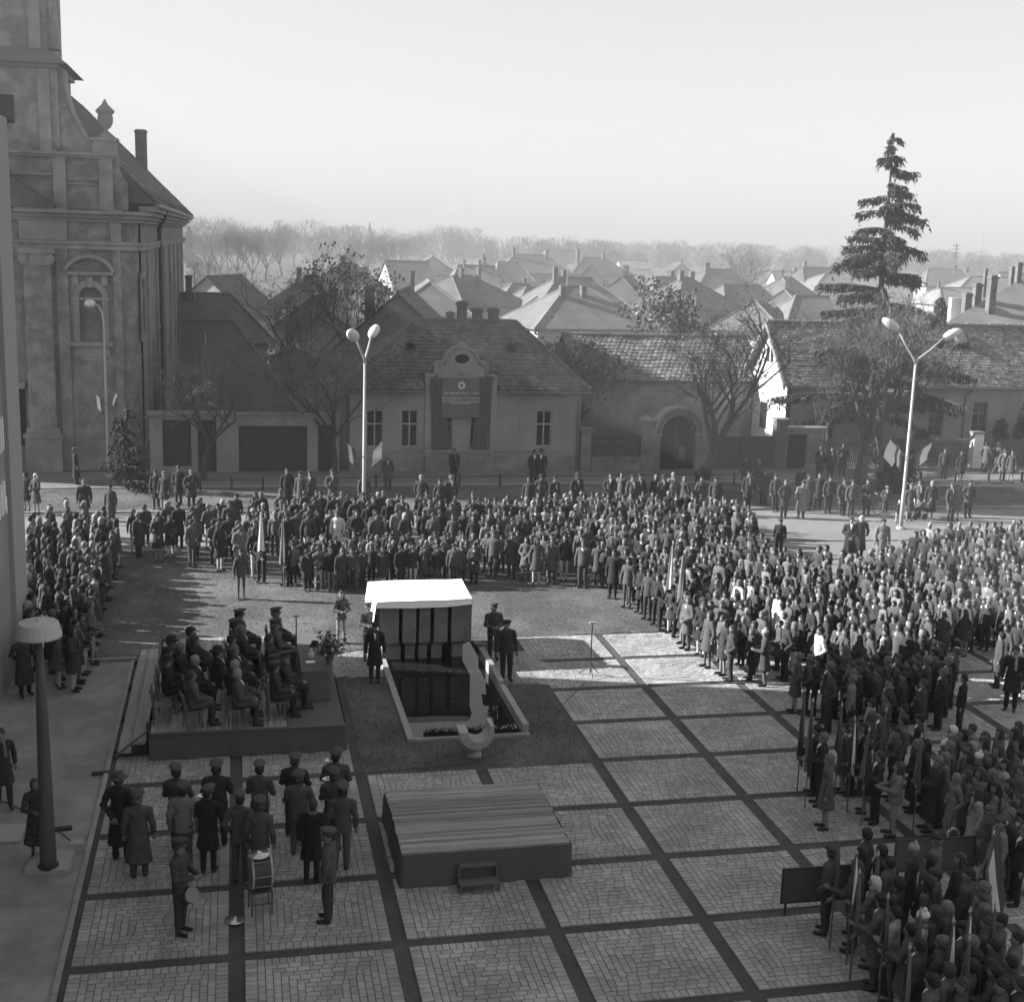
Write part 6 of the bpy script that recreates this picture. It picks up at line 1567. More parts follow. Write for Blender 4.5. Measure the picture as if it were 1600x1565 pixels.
def hair_arrays(kind, h=.012):
    c = 1.635; F = Field((-.2, -.2, 1.3), (.2, .22, 1.85), h)
    g = {'h': .014, 'H': .022}.get(kind, .02)
    if kind == 's':   # headscarf
        F.ell((0, .012, c + .005), (.094, .112, .122), 0); F.cone((0, .05, c - .05), (0, .08, c - .2), .085, .05, 0, .04); F.cone((0, -.03, c - .1), (0, .0, c - .12), .058, .06, 0, .03)
        F.cut(lambda x, y, z: np.minimum(.066 - np.sqrt(x ** 2 + ((z - c + .012) / 1.3) ** 2 + 0 * y), -.03 - y + 0 * x + 0 * z))
    elif kind == 'k':
        F.ell((0, .01, c + .045), (.094, .112, .1), 0); F.ell((0, .03, c + .16), (.04, .04, .04), 0, .01)
        F.cut(lambda x, y, z: (c + .015) - z + .25 * y)
    else:
        F.ell((0, .012, c + .008), (.077 + g, .098 + g * .9, .106 + g), 0)
        if kind == 'g':
            F.cone((0, .045, c), (0, .075, c - .22), .098, .085, 0, .04, .75)
            for s in (-1, 1): F.cone((s * .07, .0, c), (s * .085, .01, c - .16), .03, .034, 0, .03)
        x, y, z = F.ax[0][:, None, None], F.ax[1][None, :, None], F.ax[2][None, None, :]
        F.V += (.006 * np.sin(70 * x + 25 * y) * np.sin(60 * y + 31 * z) + .005 * np.sin(95 * z + 40 * x + 55 * y)).astype(np.float32)
        if kind in 'hH': F.cut(lambda x, y, z: -((z - (c + (.018 if kind == 'h' else .008))) + (y + .04) * 1.1 + .012 * np.sin(60 * x) + .012 * (np.abs(x) > .06)))
        else: F.cut(lambda x, y, z: np.minimum((c + .06) - z, -.03 - y) + 0 * x)
    return F.mesh()
def np_mesh(name, P, Q, M, mats, extra=None, extram=0):
    v = P; f = Q; m = M
    me = bpy.data.meshes.new(name)
    nv, nf = len(v), len(f)
    ev = [] if extra is None else extra.v; ef = [] if extra is None else extra.f
    if ev:
        me.from_pydata(np.concatenate([v, np.array(ev)]).tolist(), [], f.tolist() + [tuple(i + nv for i in q) for q in ef]); mm = list(m) + [extram] * len(ef)
    else:
        me.vertices.add(nv); me.vertices.foreach_set('co', v.astype(np.float32).ravel())
        kk = f.shape[1]
        me.loops.add(nf * kk); me.loops.foreach_set('vertex_index', f.astype(np.int32).ravel())
        me.polygons.add(nf); me.polygons.foreach_set('loop_start', np.arange(nf, dtype=np.int32) * kk)
        mm = list(m); me.update(calc_edges=True)
    for q in mats: me.materials.append(q)
    me.polygons.foreach_set('material_index', np.array(mm, np.int32))
    me.polygons.foreach_set('use_smooth', np.ones(len(me.polygons), bool))
    me.update(); me.validate()
    return me
def decimated(meshes, ratio):
    """thin out finished meshes, all in one evaluation"""
    tmp = []
    for me in meshes:
        ob = bpy.data.objects.new('thinning', me); COL.objects.link(ob); md = ob.modifiers.new('d', 'DECIMATE'); md.ratio = ratio; tmp.append(ob)
    dg = bpy.context.evaluated_depsgraph_get(); dg.update()
    out = [bpy.data.meshes.new_from_object(ob.evaluated_get(dg)) for ob in tmp]
    for ob in tmp: bpy.data.objects.remove(ob)
    return out
_cache = {}
def body_mesh(pose, legs, turn=0):
    k = ('b', pose, legs, turn)
    if k not in _cache:
        P, Q, M, hands = body_arrays(pose, legs, .0135, turn * .5)
        ex = MB()
        for (w, d) in hands:
            f = fingers(w, d); n = len(ex.v); ex.v += f.v; ex.f += [tuple(i + n for i in q) for q in f.f]
        _cache[k] = np_mesh('body', P, Q, M, [M_skin, M_coat[2], M_shoe, M_shirt, M_eye], ex if ex.v else None)
    return _cache[k]
def coat_mesh(pose, ln, fem, sit=False):
    k = ('c', pose, ln, fem, sit)
    if k not in _cache:
        _cache[k] = np_mesh('coat', *coat_arrays(pose, ln, fem, sit), [M_coat[3], M_shirt])
    return _cache[k]
def head_mesh(kind):
    k = ('h', kind)
    if k in _cache: return _cache[k]
    c = 1.635
    if kind in 'hHgsk': _cache[k] = np_mesh('hair', *hair_arrays(kind), [M_hair[0]])
    else:
        mb = MB()
        if kind == 'p':      # peaked uniform cap
            n = 20
            for (r, z, dy) in ((.092, c + .045, 0), (.095, c + .085, 0), (.136, c + .125, -.012), (.13, c + .142, -.012), (.06, c + .152, -.005)):
                for q in range(n):
                    a = 6.28318 * q / n; mb.v.append((math.cos(a) * r * .93, math.sin(a) * r * 1.1 + dy + .008, z + .018 * math.sin(a) * -1))
            for i in range(4):
                for q in range(n): mb.face((i * n + q, i * n + (q + 1) % n, (i + 1) * n + (q + 1) % n, (i + 1) * n + q))
            mb.face([4 * n + q for q in range(n)])
            n0 = len(mb.v)
            for j in range(2):
                for q in range(9):
                    a = math.pi * (1.15 + .7 * q / 8); r = 1.0 + .42 * j; mb.v.append((math.cos(a) * .093 * (1 + .12 * j), math.sin(a) * .108 * r + .008, c + .058 - .03 * j))
            for q in range(8): mb.face((n0 + q, n0 + 9 + q, n0 + 10 + q, n0 + q + 1))
        elif kind == 'f':    # felt hat
            mb.lathe([(.1, c + .045), (.165, c + .05), (.165, c + .058), (.1, c + .068), (.098, c + .1), (.092, c + .15), (.07, c + .17), (.03, c + .158)], (0, .005, 0), 18, .92, 1.1)
        elif kind == 'c':    # flat cloth cap
            mb.ico((0, .0, c + .085), .125, (.85, 1.08, .42), None, 14, 8)
            n0 = len(mb.v)
            for j in range(2):
                for q in range(9):
                    a = math.pi * (1.18 + .64 * q / 8); r = 1.0 + .4 * j; mb.v.append((math.cos(a) * .09, math.sin(a) * .11 * r + .005, c + .062 - .02 * j))
            for q in range(8): mb.face((n0 + q, n0 + 9 + q, n0 + 10 + q, n0 + q + 1))
        else:                # beret
            mb.ico((.012, .015, c + .085), .128, (.95, .98, .4), None, 14, 8); mb.tube([(.01, .01, c + .13), (.012, .01, c + .155)], .008, 5)
        _cache[k] = mb.mesh('hat', [M_coat[1]], smooth=True)
    return _cache[k]
def scarf_mesh():
    if 'scarf' not in _cache:
        F = Field((-.2, -.28, 1.1), (.2, .2, 1.62), .0145)
        n = 12
        for k in range(n):
            a, b_ = 2 * math.pi * k / n, 2 * math.pi * (k + 1) / n
            F.cone((math.cos(a) * .072, math.sin(a) * .07 + .015, 1.49), (math.cos(b_) * .072, math.sin(b_) * .07 + .015, 1.49), .03, .03, 0, .02)
        F.cone((.045, -.075, 1.46), (.06, -.145, 1.3), .03, .034, 0, .02, .6); F.cone((.06, -.145, 1.3), (.065, -.16, 1.17), .034, .036, 0, .02, .6)
        _cache['scarf'] = np_mesh('scarf', *F.mesh(), [M_coat[6]])
    return _cache['scarf']
HEADWORD = {'h': 'bareheaded', 'g': 'with long hair', 'b': 'with grey hair', 'p': 'in a peaked cap', 'c': 'in a flat cap', 'f': 'in a felt hat', 's': 'in a headscarf', 'k': 'in a knitted bobble hat', 't': 'in a beret'}
COATWORD = {'j': 'jacket', 'k': 'knee-length coat', 'l': 'long overcoat'}
POSEWORD = {'s': 'arms at the sides', 'f': 'hands clasped in front', 'b': 'hands clasped behind', 'p': 'hands in pockets', 'a': 'arms folded', 'h': 'hands held before the chest', 'o': 'gripping a flag staff', 'w': 'walking', 'q': 'one hand in a pocket', 'c': 'one hand at the chin'}
N_PEOPLE = [0]
def slot(o, i, m):
    o.material_slots[i].link = 'OBJECT'; o.material_slots[i].material = m
def person(pos, face, spec, scale=1.0, label=None, group=None, rr=None, hair=None, legmat=None, seated=False, hatmat=None, trousers=None, shirt=True):
    """spec: body(m/w) coat(j/k/l) tone(0-8) head pose"""
    rr = rr or R
    b, ln, tone, hd, pose = spec[0], spec[1], int(spec[2]), spec[3], spec[4]
    legs = 'S' if seated else ('k' if b == 'w' else 't')
    turn = rr.choice((0, 0, 0, 1, -1)); ta = turn * .5
    o = link_mesh('person', body_mesh('s' if seated else pose, legs, turn))
    o.location = pos; o.rotation_euler = (rr.gauss(0, .02), rr.gauss(0, .015), math.atan2(face[1], face[0]) + math.pi / 2)
    s_ = scale * rr.uniform(.975, 1.025); w_ = rr.uniform(.95, 1.13) if b == 'm' else rr.uniform(.93, 1.08); o.scale = (s_ * w_, s_ * w_ * rr.uniform(.97, 1.05), s_)
    slot(o, 1, legmat or (M_legs if b == 'w' else M_coat[trousers if trousers is not None else min(4, max(0, tone - rr.choice((0, 1))))]))
    slot(o, 3, M_shirt if shirt else M_coat[max(0, tone - 1)])
    c = link_mesh('coat', coat_mesh('s' if seated else pose, ln, b == 'w', seated), o)
    slot(c, 0, M_coat[tone]); slot(c, 1, M_shirt if (shirt and b == 'm' and hd != 'p' and rr.random() < .4) else M_coat[tone])
    dz = -.42 if seated else 0.0
    hm = hair or (M_hair[3] if hd == 'b' else M_hair[rr.choice((0, 0, 0, 1, 1, 2))])
    tilt = rr.uniform(-.0, .0)
    if hd in 'hgb':
        q = link_mesh('hair', head_mesh('h' if hd == 'b' else ('H' if hd == 'h' and rr.random() < .5 else hd)), o); slot(q, 0, hm); q.location = (0, 0, dz); q.rotation_euler = (0, 0, ta)
    elif hd in 'sk':
        q = link_mesh('headscarf' if hd == 's' else 'knitted_hat', head_mesh(hd), o); slot(q, 0, hatmat or M_coat[rr.choice((5, 6, 7, 8))]); q.location = (0, 0, dz); q.rotation_euler = (0, 0, ta)
    else:
        q = link_mesh('hair', head_mesh('h'), o); slot(q, 0, hm); q.location = (0, 0, dz); q.rotation_euler = (0, 0, ta)
        q = link_mesh({'p': 'peaked_cap', 'c': 'flat_cap', 'f': 'felt_hat', 't': 'beret'}[hd], head_mesh(hd), o); slot(q, 0, hatmat or M_coat[rr.choice((1, 2, 3))]); q.location = (0, 0, dz); q.rotation_euler = (0, 0, ta)
    if hd not in 'sp' and rr.random() < .16:
        q = link_mesh('scarf', scarf_mesh(), o); slot(q, 0, M_coat[rr.choice((3, 5, 6, 7))]); q.location = (0, 0, dz)
    o['label'] = (label or 'person')
    o['category'] = 'person'
    if group: o['group'] = group
    o['_spec'] = spec
    N_PEOPLE[0] += 1
    return o
# ------------------------------------------------------------------ who stands where
CENTRE = (5.5, 33.5)
rp_ = random.Random(2024)
_labels = {}
def autolabel(spec, where, seated=False, extra=None):
    b, ln, tone, hd, pose = spec[0], spec[1], int(spec[2]), spec[3], spec[4]
    base = 'person in %s %s %s' % (TONEWORD[tone], COATWORD[ln], HEADWORD[hd])
    if b == 'w' and not seated: base = base.replace('person in', 'skirted person in')
    ps = 'seated' if seated else POSEWORD[pose]
    t = '%s, %s, %s' % (base, extra or ps, where)
    if len(t.replace(',', '').split()) > 16: t = '%s, %s' % (base, where)
    if len(t.split()) > 16: t = t.replace('knee-length coat', 'coat').replace('with long hair', '').replace('in a knitted bobble hat', 'in bobble hat')
    return ' '.join(t.replace(' ,', ',').split())
def toward(p, q): return (q[0] - p[0], q[1] - p[1])
def put(hx, hy, spec, where, face=None, scale=1.0, group=None, floor=0.0, seated=False, extra=None, label=None, **kw):
    Ht = floor + scale * ((1.335 if seated else 1.755) + (.05 if spec[3] in 'pfk' else 0))
    p = G(hx, hy, Ht); pos = (p.x, p.y, floor + (.045 if floor == 0 else 0))
    f = face or toward(p, CENTRE)
    a = math.atan2(f[1], f[0]) + rp_.gauss(0, .12)
    return person(pos, (math.cos(a), math.sin(a)), spec, scale, label or autolabel(spec, where, seated, extra), group, rp_, seated=seated, **kw)
# brass band seen from behind
AWAY = (.15, 1.0)
cb_ = lambda x, y: (100 + x / 3.077, 1160 + y / 3.077)
BAND = [((265, 155), 'ml1fb', 'beside the band'), ((352, 228), 'ml3ps', None), ((550, 112), 'mj3ph', None), ((565, 198), 'mj5ps', None), ((738, 100), 'mj2ph', None), ((688, 212), 'mk1ph', None),
        ((845, 252), 'mj3pp', None), ((940, 103), 'mj3ph', None), ((938, 275), 'mj3ps', None), ((1102, 58), 'mj2ph', None), ((1130, 135), 'mj4ph', None), ((1190, 268), 'mk0hs', None),
        ((1305, 42), 'mj3ph', None), ((1290, 132), 'mj3ph', None), ((1332, 202), 'mj3ps', None)]
bandlab = ['person in black overcoat and felt hat, hands clasped behind, watching the band', 'person in long belted overcoat and peaked cap behind the band', 'bandsman in dark tunic ending the row closest to the stage',
           'bandsman in light grey jacket, standing by the one in black coat', 'bandsman in black tunic with white collar, facing the stage', 'bandsman in black knee coat and cap, hands raised to an instrument', 'bandsman in thick short coat with pale scarf, hands in pockets',
           'bandsman in dark tunic facing the middle of the stage cloth', 'bandsman in grey jacket right behind the bass drum', 'bandsman in black tunic near the stage cloth, beside a mid-grey tunic', 'bandsman in mid-grey tunic standing behind a black tunic', 'bareheaded person in black coat standing among the bandsmen',
           'bandsman at the end of the front row by the lawn edge', 'bandsman cradling a shiny brass horn', 'bandsman with a strap across the tunic, behind the horn player']
bp_ = {}
for i, ((x, y), sp, _) in enumerate(BAND):
    if sp[2] in '345': sp = sp[:2] + str(int(sp[2]) + 1) + sp[3:]
    px = cb_(x, y); o = put(px[0], px[1], sp, '', AWAY, 1.0, 'brass band before the stage', label=bandlab[i].replace('bandsman', 'person in the band,').replace('band, in', 'band in').replace('band, at', 'band at').replace('band, cradling', 'band cradling').replace('band, with', 'band with').replace('of his tunic', 'of the tunic'), hatmat=M_coat[4]); bp_[i] = o
px = cb_(1270, 420); put(px[0], px[1], 'mj4ps', '', (-.9, .45), 1.0, 'brass band before the stage', label='person in grey tunic and peaked cap turned sideways, apart behind the band', hatmat=M_coat[4], trousers=2)
px = cb_(553, 468); dr = put(px[0], px[1], 'mj3ph', '', (.8, -.55), 1.0, 'brass band before the stage', label='drummer in dark tunic with a snare drum slung at the hip', hatmat=M_coat[3], trousers=2)
M_drum = mat('drum_skin', .2, .6, .08, 5); M_shell = mat('drum_shell', .06, .4, .1, 4); M_brass = mat('polished_brass', .5, .25, .06, 6, metal=.9)
# snare drum at the drummer's hip
p = G(300, 1388, .85); sd = empty('snare_drum', (p.x - .05, p.y - .12, .78), label='small snare drum slung at the drummer hip', cat='drum')
ax_ = Vector((.45, -.75, .5)).normalized()
MB().tube([(0, 0, 0), ax_ * .14], .14, 20).build('shell', M_shell, sd); MB().tube([ax_ * .141, ax_ * .148], .135, 20).build('drumhead', M_drum, sd); MB().tube([ax_ * .14, ax_ * .15], .147, 20, cap=False).build('hoop', M_brass, sd)
# bass drum on a chair
p = G(407, 1425); place_chair(p.x, p.y, .045, .15, 'wooden chair on the paving holding up the bass drum')
bd = empty('bass_drum', (p.x, p.y + .02, .5), .15 + math.pi / 2, label='bass drum standing on a chair behind the band', cat='drum')
mb = MB().tube([(0, -.17, .36), (0, .17, .36)], .33, 28); mb.build('shell', M_shell, bd)
for s_ in (-1, 1):
    MB().tube([(0, s_ * .171, .36), (0, s_ * .178, .36)], .31, 28).build('drumhead', M_drum, bd); MB().tube([(0, s_ * .15, .36), (0, s_ * .185, .36)], .345, 28, cap=False).build('hoop', M_frame, bd)
for k in range(8):
    a = k * math.pi / 4; MB().tube([(math.cos(a) * .34, -.17, .36 + math.sin(a) * .34), (math.cos(a) * .34, .17, .36 + math.sin(a) * .34)], .008, 4).build('tension_rod', M_steel, bd)
p = G(404, 1340, 1.15); cy_ = empty('cymbal', (p.x, p.y, 1.22), label='brass cymbal mounted on top of the bass drum', cat='cymbal')
MB().lathe([(.2, 0), (.19, .01), (.06, .035), (.05, .06), (.01, .07)], (0, 0, 0), 20).build('plate', M_brass, cy_, smooth=True)
p = G(367, 1441); cy_ = empty('cymbal', (p.x, p.y, .06), label='brass cymbal lying on the dark paving band behind the band', cat='cymbal')
MB().lathe([(.19, 0), (.18, .012), (.06, .025), (.05, .045), (.015, .055), (.015, .075)], (0, 0, 0), 20).build('plate', M_brass, cy_, smooth=True)
# a horn and a saxophone-like bell held in the band
def horn(o, dx, label):
    q = empty('brass_horn', o.matrix_world @ Vector((0, 0, 0)), label=label, cat='horn'); rz = o.rotation_euler[2]
    q.location = Vector(o.location) + Vector((math.sin(rz) * .28 + dx, -math.cos(rz) * .28, 1.08))
    q.rotation_euler = (0, 0, rz)
    MB().tube([(-.12, 0, -.2), (-.12, 0, .1), (-.05, -.03, .18), (.05, -.02, .1), (.06, 0, -.12), (.12, 0, .05), (.14, 0, .3), (.15, 0, .38)], [.02, .02, .022, .025, .03, .045, .08, .13], 10, cap=False).build('tube', M_brass, q, smooth=True)
    MB().tube([(0, -.06, .02), (0, -.06, .14)], .018, 6).build('valves', M_steel, q)
horn(bp_[13], .0, 'brass horn held by the person at the row end'); horn(bp_[5], 0, 'brass horn held by the person in the black knee coat'); horn(bp_[12], 0.05, 'brass horn held at the end of the front row')
# stage guests, facing the table
cs = lambda x, y: (160 + x / 3.81, 920 + y / 3.81)
SEAT = [((405, 275), 'ml0fs'), ((380, 338), 'ml2cs'), ((378, 385), 'ml0fs'), ((530, 228), 'mk3hs'), ((555, 272), 'ml1hs'), ((545, 388), 'ml1bs'), ((538, 478), 'mk4hs'),
        ((815, 112), 'mj3ps'), ((790, 178), 'mj3ps'), ((828, 218), 'mk2hs'), ((778, 265), 'mk2hs'), ((795, 335), 'mk2hs'), ((788, 425), 'mk3bs'), ((800, 470), 'mk4bs'),
        ((1030, 100), 'mj2ps'), ((1030, 175), 'mj4ps'), ((1000, 270), 'mk2hs'), ((1030, 385), 'mj3ps'), ((1035, 418), 'mj2ps'), ((692, 340), 'ml0fs'), ((470, 318), 'ml1hs'), ((1090, 372), 'mj2ps')]
seatlab = ['in black overcoat and felt hat in the rear row', 'in long dark coat and flat cap in the rear row', 'in black overcoat and hat by the empty chair', 'in dark coat turned to a neighbour at the back', 'in black coat in the second row, bareheaded',
           'grey-haired in black coat in the second row', 'in grey coat with legs stretched out, second row', 'officer in tunic and tall peaked cap in the third row', 'officer in dark tunic behind the dark-haired guests', 'dark-haired in knee coat behind the officers', 'dark-haired in coat in the third row middle',
           'dark-haired in coat beside the grey-haired guest', 'grey-haired with spectacles in the third row', 'grey-haired in light coat at the stage front, papers on lap', 'officer in black tunic next to the microphone', 'officer in grey tunic facing the covered table', 'in dark coat between two officers in the front row', 'officer in dark tunic and cap in the front row', 'officer in black tunic at the stage front edge, hands on knees', 'in black overcoat and broad felt hat between second and third row', 'bareheaded in black coat between the hatted guests', 'officer in black tunic closest to the covered table']
for i, ((x, y), sp) in enumerate(SEAT):
    px = cs(x, y); o = put(px[0], px[1], sp, '', (1, .03), 1.07, 'guests seated on the stage', SZ, True, label='person seated on stage, ' + seatlab[i], hatmat=M_coat[1] if sp[3] != 'p' else M_coat[3])
    place_chair(o.location.x - .02, o.location.y, SZ, o.rotation_euler[2], 'wooden chair under a seated guest on the stage')
p = G(253, 1130, SZ); place_chair(p.x, p.y + .1, SZ, math.pi / 2, 'empty slatted wooden chair at the corner of the stage')
# honour guard and nearby
put(576, 941, 'mj3ph', '', (.1, -1), .98, None, label='uniformed guard in peaked cap behind the person in black coat by the pillars', hatmat=M_coat[2], trousers=1)
put(586, 972, 'mk1cs', '', (.1, -1), 1.0, None, label='person in black knee coat and cap at the pool corner', hatmat=M_coat[1], trousers=1)
put(773, 942, 'mj3ph', '', (-.05, -1), .98, None, label='uniformed guard in belted tunic standing beside the sheet-covered pillars', hatmat=M_coat[2], trousers=1)
put(794, 972, 'mj2ts', '', (.0, -1), 1.0, None, label='person in dark short coat and beret in front of the belted guard', hatmat=M_coat[1], trousers=1)
put(533, 923, 'wj3gh', '', (.1, -1), .95, None, label='person in short skirt holding something small on the gravel by the pillars', hair=M_hair[1])
put(376, 862, 'wj4gs', '', (.1, -1), .95, None, label='person in open jacket and short dark skirt standing alone before the flag bearers', hair=M_hair[0], legmat=M_stockd)
put(36, 990, 'ml2bb', '', (.3, -1), .98, None, label='stout person in long coat standing against the pale end pier', hair=M_hair[3])
put(55, 1220, 'wl3sh', '', (.4, -1), .93, None, label='person in long coat and headscarf standing behind the mushroom lamp post', hatmat=M_coat[4], legmat=M_stockd)
put(2, 1142, 'mk2hw', '', (.2, -1), .98, None, label='person in dark coat walking along the block wall')
put(99, 941, 'mk1fs', '', (1, -.3), 1.0, None, label='person in black coat and felt hat holding a bag at the lawn kerb', hatmat=M_coat[1])
put(137, 951, 'mj6hs', '', (.6, -.8), .86, None, label='boy-sized person in pale striped sweater standing at the lawn kerb', trousers=1)
put(118, 702, 'ml1ts', '', (1, .1), 1.0, None, label='person in long black coat alone beside the church front', hatmat=M_coat[4])
# people along the far footway, verge and road
FAR = [((40, 738), 'wk2hs'), ((55, 742), 'wk4sh'), ((130, 750), 'mk2hs'), ((173, 757), 'mk4hs'), ((243, 735), 'mk3hs'), ((255, 737), 'wk3hs'), ((278, 730), 'mk2hp'), ((298, 734), 'mk2hp'), ((448, 733), 'ml1hs'), ((470, 738), 'mk4cs'), ((484, 737), 'mk3cs'), ((519, 736), 'mk4hp'), ((570, 741), 'mk4hs'), ((607, 712), 'mk4hs'), ((657, 744), 'mk2bp'),
       ((710, 702), 'mk1hs'), ((688, 748), 'wk2hs'), ((705, 745), 'mk3hs'), ((835, 704), 'ml2hs'), ((847, 703), 'ml1fs'), ((826, 747), 'mk2hs'), ((846, 741), 'mk3hp'), ((868, 745), 'mk2hs'), ((902, 741), 'mk2hs'), ((954, 741), 'ml2hp'), ((972, 739), 'ml5hs'), ((990, 744), 'mk4cs'), ((1001, 742), 'ml3hs'), ((1026, 743), 'ml1bs'), ((1037, 745), 'mk3ts'), ((1052, 740), 'ml6bs'), ((1070, 747), 'wk3ss'), ((1096, 747), 'mk4hs'), ((1121, 746), 'mk3cs'),
       ((1167, 714), 'mk1hs'), ((1186, 718), 'mk2hs'), ((1170, 738), 'mk2hs'), ((1196, 735), 'mk2cs'), ((1215, 743), 'mj3cs'), ((1228, 752), 'mk2hp'), ((1254, 730), 'mk1hs'), ((1255, 752), 'ml6hs'), ((1266, 742), 'mk3cs'), ((1281, 740), 'mk2hs'), ((1297, 745), 'mj2hs'), ((1283, 700), 'mk1hs'), ((1300, 699), 'mk2hs'), ((1319, 695), 'mk2hp'), ((1320, 748), 'mk3hs'), ((1333, 750), 'mj4cs'), ((1353, 715), 'wk6sw'), ((1383, 702), 'mk2hs'),
       ((1478, 702), 'mj3hs'), ((1504, 705), 'wk3gs'), ((1543, 691), 'mk4hw'), ((1559, 692), 'mk4hw'), ((1570, 703), 'mk5hs'), ((1583, 705), 'wk4hs'), ((1425, 757), 'wk3hs'), ((1438, 750), 'mk4hs'), ((1457, 753), 'wl1ss'), ((1490, 757), 'mk4cs'), ((1498, 757), 'wk5hs'), ((1517, 752), 'mk3hp'),
       ((1220, 813), 'mj1cs'), ((1331, 810), 'ml1hf'), ((1347, 806), 'ml1sp'), ((1381, 814), 'ml6cs')]
for i, (q, sp) in enumerate(FAR):
    small = i in (0, 1, 50); sc = .85 if q in ((1220, 813), (1353, 715)) else 1.0
    wh = 'beside the church verge' if q[0] < 200 else 'near the twiggy bare tree' if q[0] < 320 else 'on the verge before the yard wall' if q[0] < 560 else 'before the banner house' if q[0] < 800 else 'by the house corner pier' if q[0] < 915 else 'before the arched gateway' if q[0] < 1130 else 'before the plank gate' if q[0] < 1275 else 'by the pollarded tree' if q[0] < 1395 else 'by the picket fence'
    f = (1, -.05) if sp[4] == 'w' else (rp_.uniform(-.5, .1), -1)
    put(q[0], q[1], sp, wh, f, sc, 'people along the street')
put(1358, 749, 'mk2hf', '', (-.3, -1), 1.0, None, label='person in dark coat leaning on the handlebars of a bicycle')
put(1386, 761, 'mj4tp', '', (-.2, -1), .72, None, label='small child in pale beret beside the bicycle', hatmat=M_coat[7])
put(1405, 782, 'mj2kp', '', (-.2, -1), .6, None, label='small child in striped jacket and white bobble hat at the forked lamp', hatmat=M_coat[8], legmat=M_coat[7])
# flag bearers in front of the middle crowd
def standing_flag(o, hgt, bands, label, drop=1.2, seed=0, finial=True, w=.16):
    rz = o.rotation_euler[2]; s_ = o.scale[2]
    loc = Vector(o.location) + Vector((math.cos(rz) * .16 + math.sin(rz) * .36, math.sin(rz) * .16 - math.cos(rz) * .36, 0)) * s_
    q = empty('flag', loc, rz, label=label, cat='flag')
    MB().tube([(0, 0, 0), (0, 0, hgt)], .017, 6).build('staff', M_staff, q)
    if finial: MB().lathe([(.01, 0), (.03, .04), (.0, .14)], (0, 0, hgt), 6).build('finial', M_steel, q)
    # furled cloth hanging along the staff in deep folds
    mb = MB(); rr = random.Random(seed + 5); n = 14; m = 9; mats = [M_w, M_g, M_r]
    for j in range(m + 1):
        v = j / m; rad = w * (.25 + .75 * v) * (1.0 if v < .9 else .9)
        for i in range(n + 1):
            a = i / n * math.pi * 1.7 + .3; fold = 1 + .45 * math.sin(i * 1.9 + seed + v)
            mb.v.append((math.cos(a) * rad * fold * .8 - .03, math.sin(a) * rad * fold * .55, hgt - .06 - drop * v - .12 * math.sin(a) * v))
    for j in range(m):
        for i in range(n):
            mb.mi = bands[min(len(bands) - 1, int(i / n * len(bands)))]; k = j * (n + 1) + i; mb.face((k, k + 1, k + n + 2, k + n + 1))
    mb.build('cloth', mats, q, smooth=True)
    return q
for (x, y, sp, hg, bands, lab, fl) in ((408, 838, 'mj1ho', 2.7, (2, 2, 0), 'person in black jacket gripping a tall flag beside the lone person in open jacket', 'tall flag with a pale stripe held before the middle crowd'), (446, 843, 'mk1ho', 2.4, (2, 1), 'person in black coat gripping a dark furled flag before the middle crowd', 'dark furled flag held by the person in black coat'),
                                       (1040, 905, 'mj2ho', 2.9, (2, 2, 0), 'person in dark jacket gripping a tall flag at the curved crowd edge', 'tall dark flag with pale edge at the curved crowd edge'), (1063, 915, 'mj1ho', 2.8, (2, 1), 'person in black jacket gripping a drooping dark flag at the curved crowd edge', 'drooping dark flag at the curved crowd edge')):
    o = put(x, y, sp, '', (-.5, -1), .97, None, label=lab); standing_flag(o, hg, bands, fl, 1.5, x)
# ranks of youths and the groups by the signboards: head positions read off the picture
LEFT_ = (-1.0, .35)
c3 = lambda x, y: (1200 + x / 4, 1000 + y / 4)
c4 = lambda x, y: (1200 + x / 4, 1280 + y / 4)
YOUTH = [(185, 85, 'wk4hs'), (255, 92, 'mj2hs'), (310, 100, 'mj2hp'), (405, 72, 'mj2hs'), (445, 110, 'mj1hp'), (375, 140, 'mj2hs'), (510, 135, 'mj2hs'), (575, 125, 'mj1hs'), (490, 42, 'wk2gs'), (540, 72, 'mj2hs'), (400, 195, 'mj3hp'), (530, 220, 'mj4hs'), (600, 92, 'mj3hs'), (655, 150, 'mj2hs'), (665, 95, 'mj2hs'), (745, 110, 'mj2hp'), (700, 188, 'mj1hs'), (820, 150, 'mj2hf'), (855, 200, 'mj2hs'), (875, 135, 'mj1hs'), (935, 145, 'mj1hs'), (910, 95, 'mj2hs'),
         (1030, 55, 'mj2hs'), (1065, 82, 'mj2hp'), (1090, 180, 'mj2hp'), (1135, 110, 'mj1hs'), (1080, 15, 'mj1hs'), (978, 12, 'wk7gs'), (975, 250, 'mj3hc'), (1225, 212, 'mj1hs'), (640, 368, 'mj3hs'), (745, 342, 'mj3hs'), (850, 408, 'mj3hs'), (548, 495, 'mj3hs'), (715, 452, 'mj3hs'), (845, 475, 'mj4hs'), (955, 470, 'ml1cs'), (800, 95, 'mj1hs'), (960, 60, 'mj2hs'), (1010, 120, 'mj2hs'), (1170, 60, 'mj3hp'), (560, 180, 'mj1hs'), (760, 240, 'mj2hs')]
for (x, y, sp) in YOUTH:
    sp = sp[:2] + str(min(7, int(sp[2]) + rp_.choice((0, 0, 1, 2)))) + sp[3:4] + (rp_.choice('sspqf') if sp[4] == 's' else sp[4])
    px = c3(x, y); put(px[0], px[1], sp, 'in the dark-jacketed ranks', LEFT_, .96, 'youths in ranks on the brick paving', trousers=1 if sp[0] == 'm' else None)
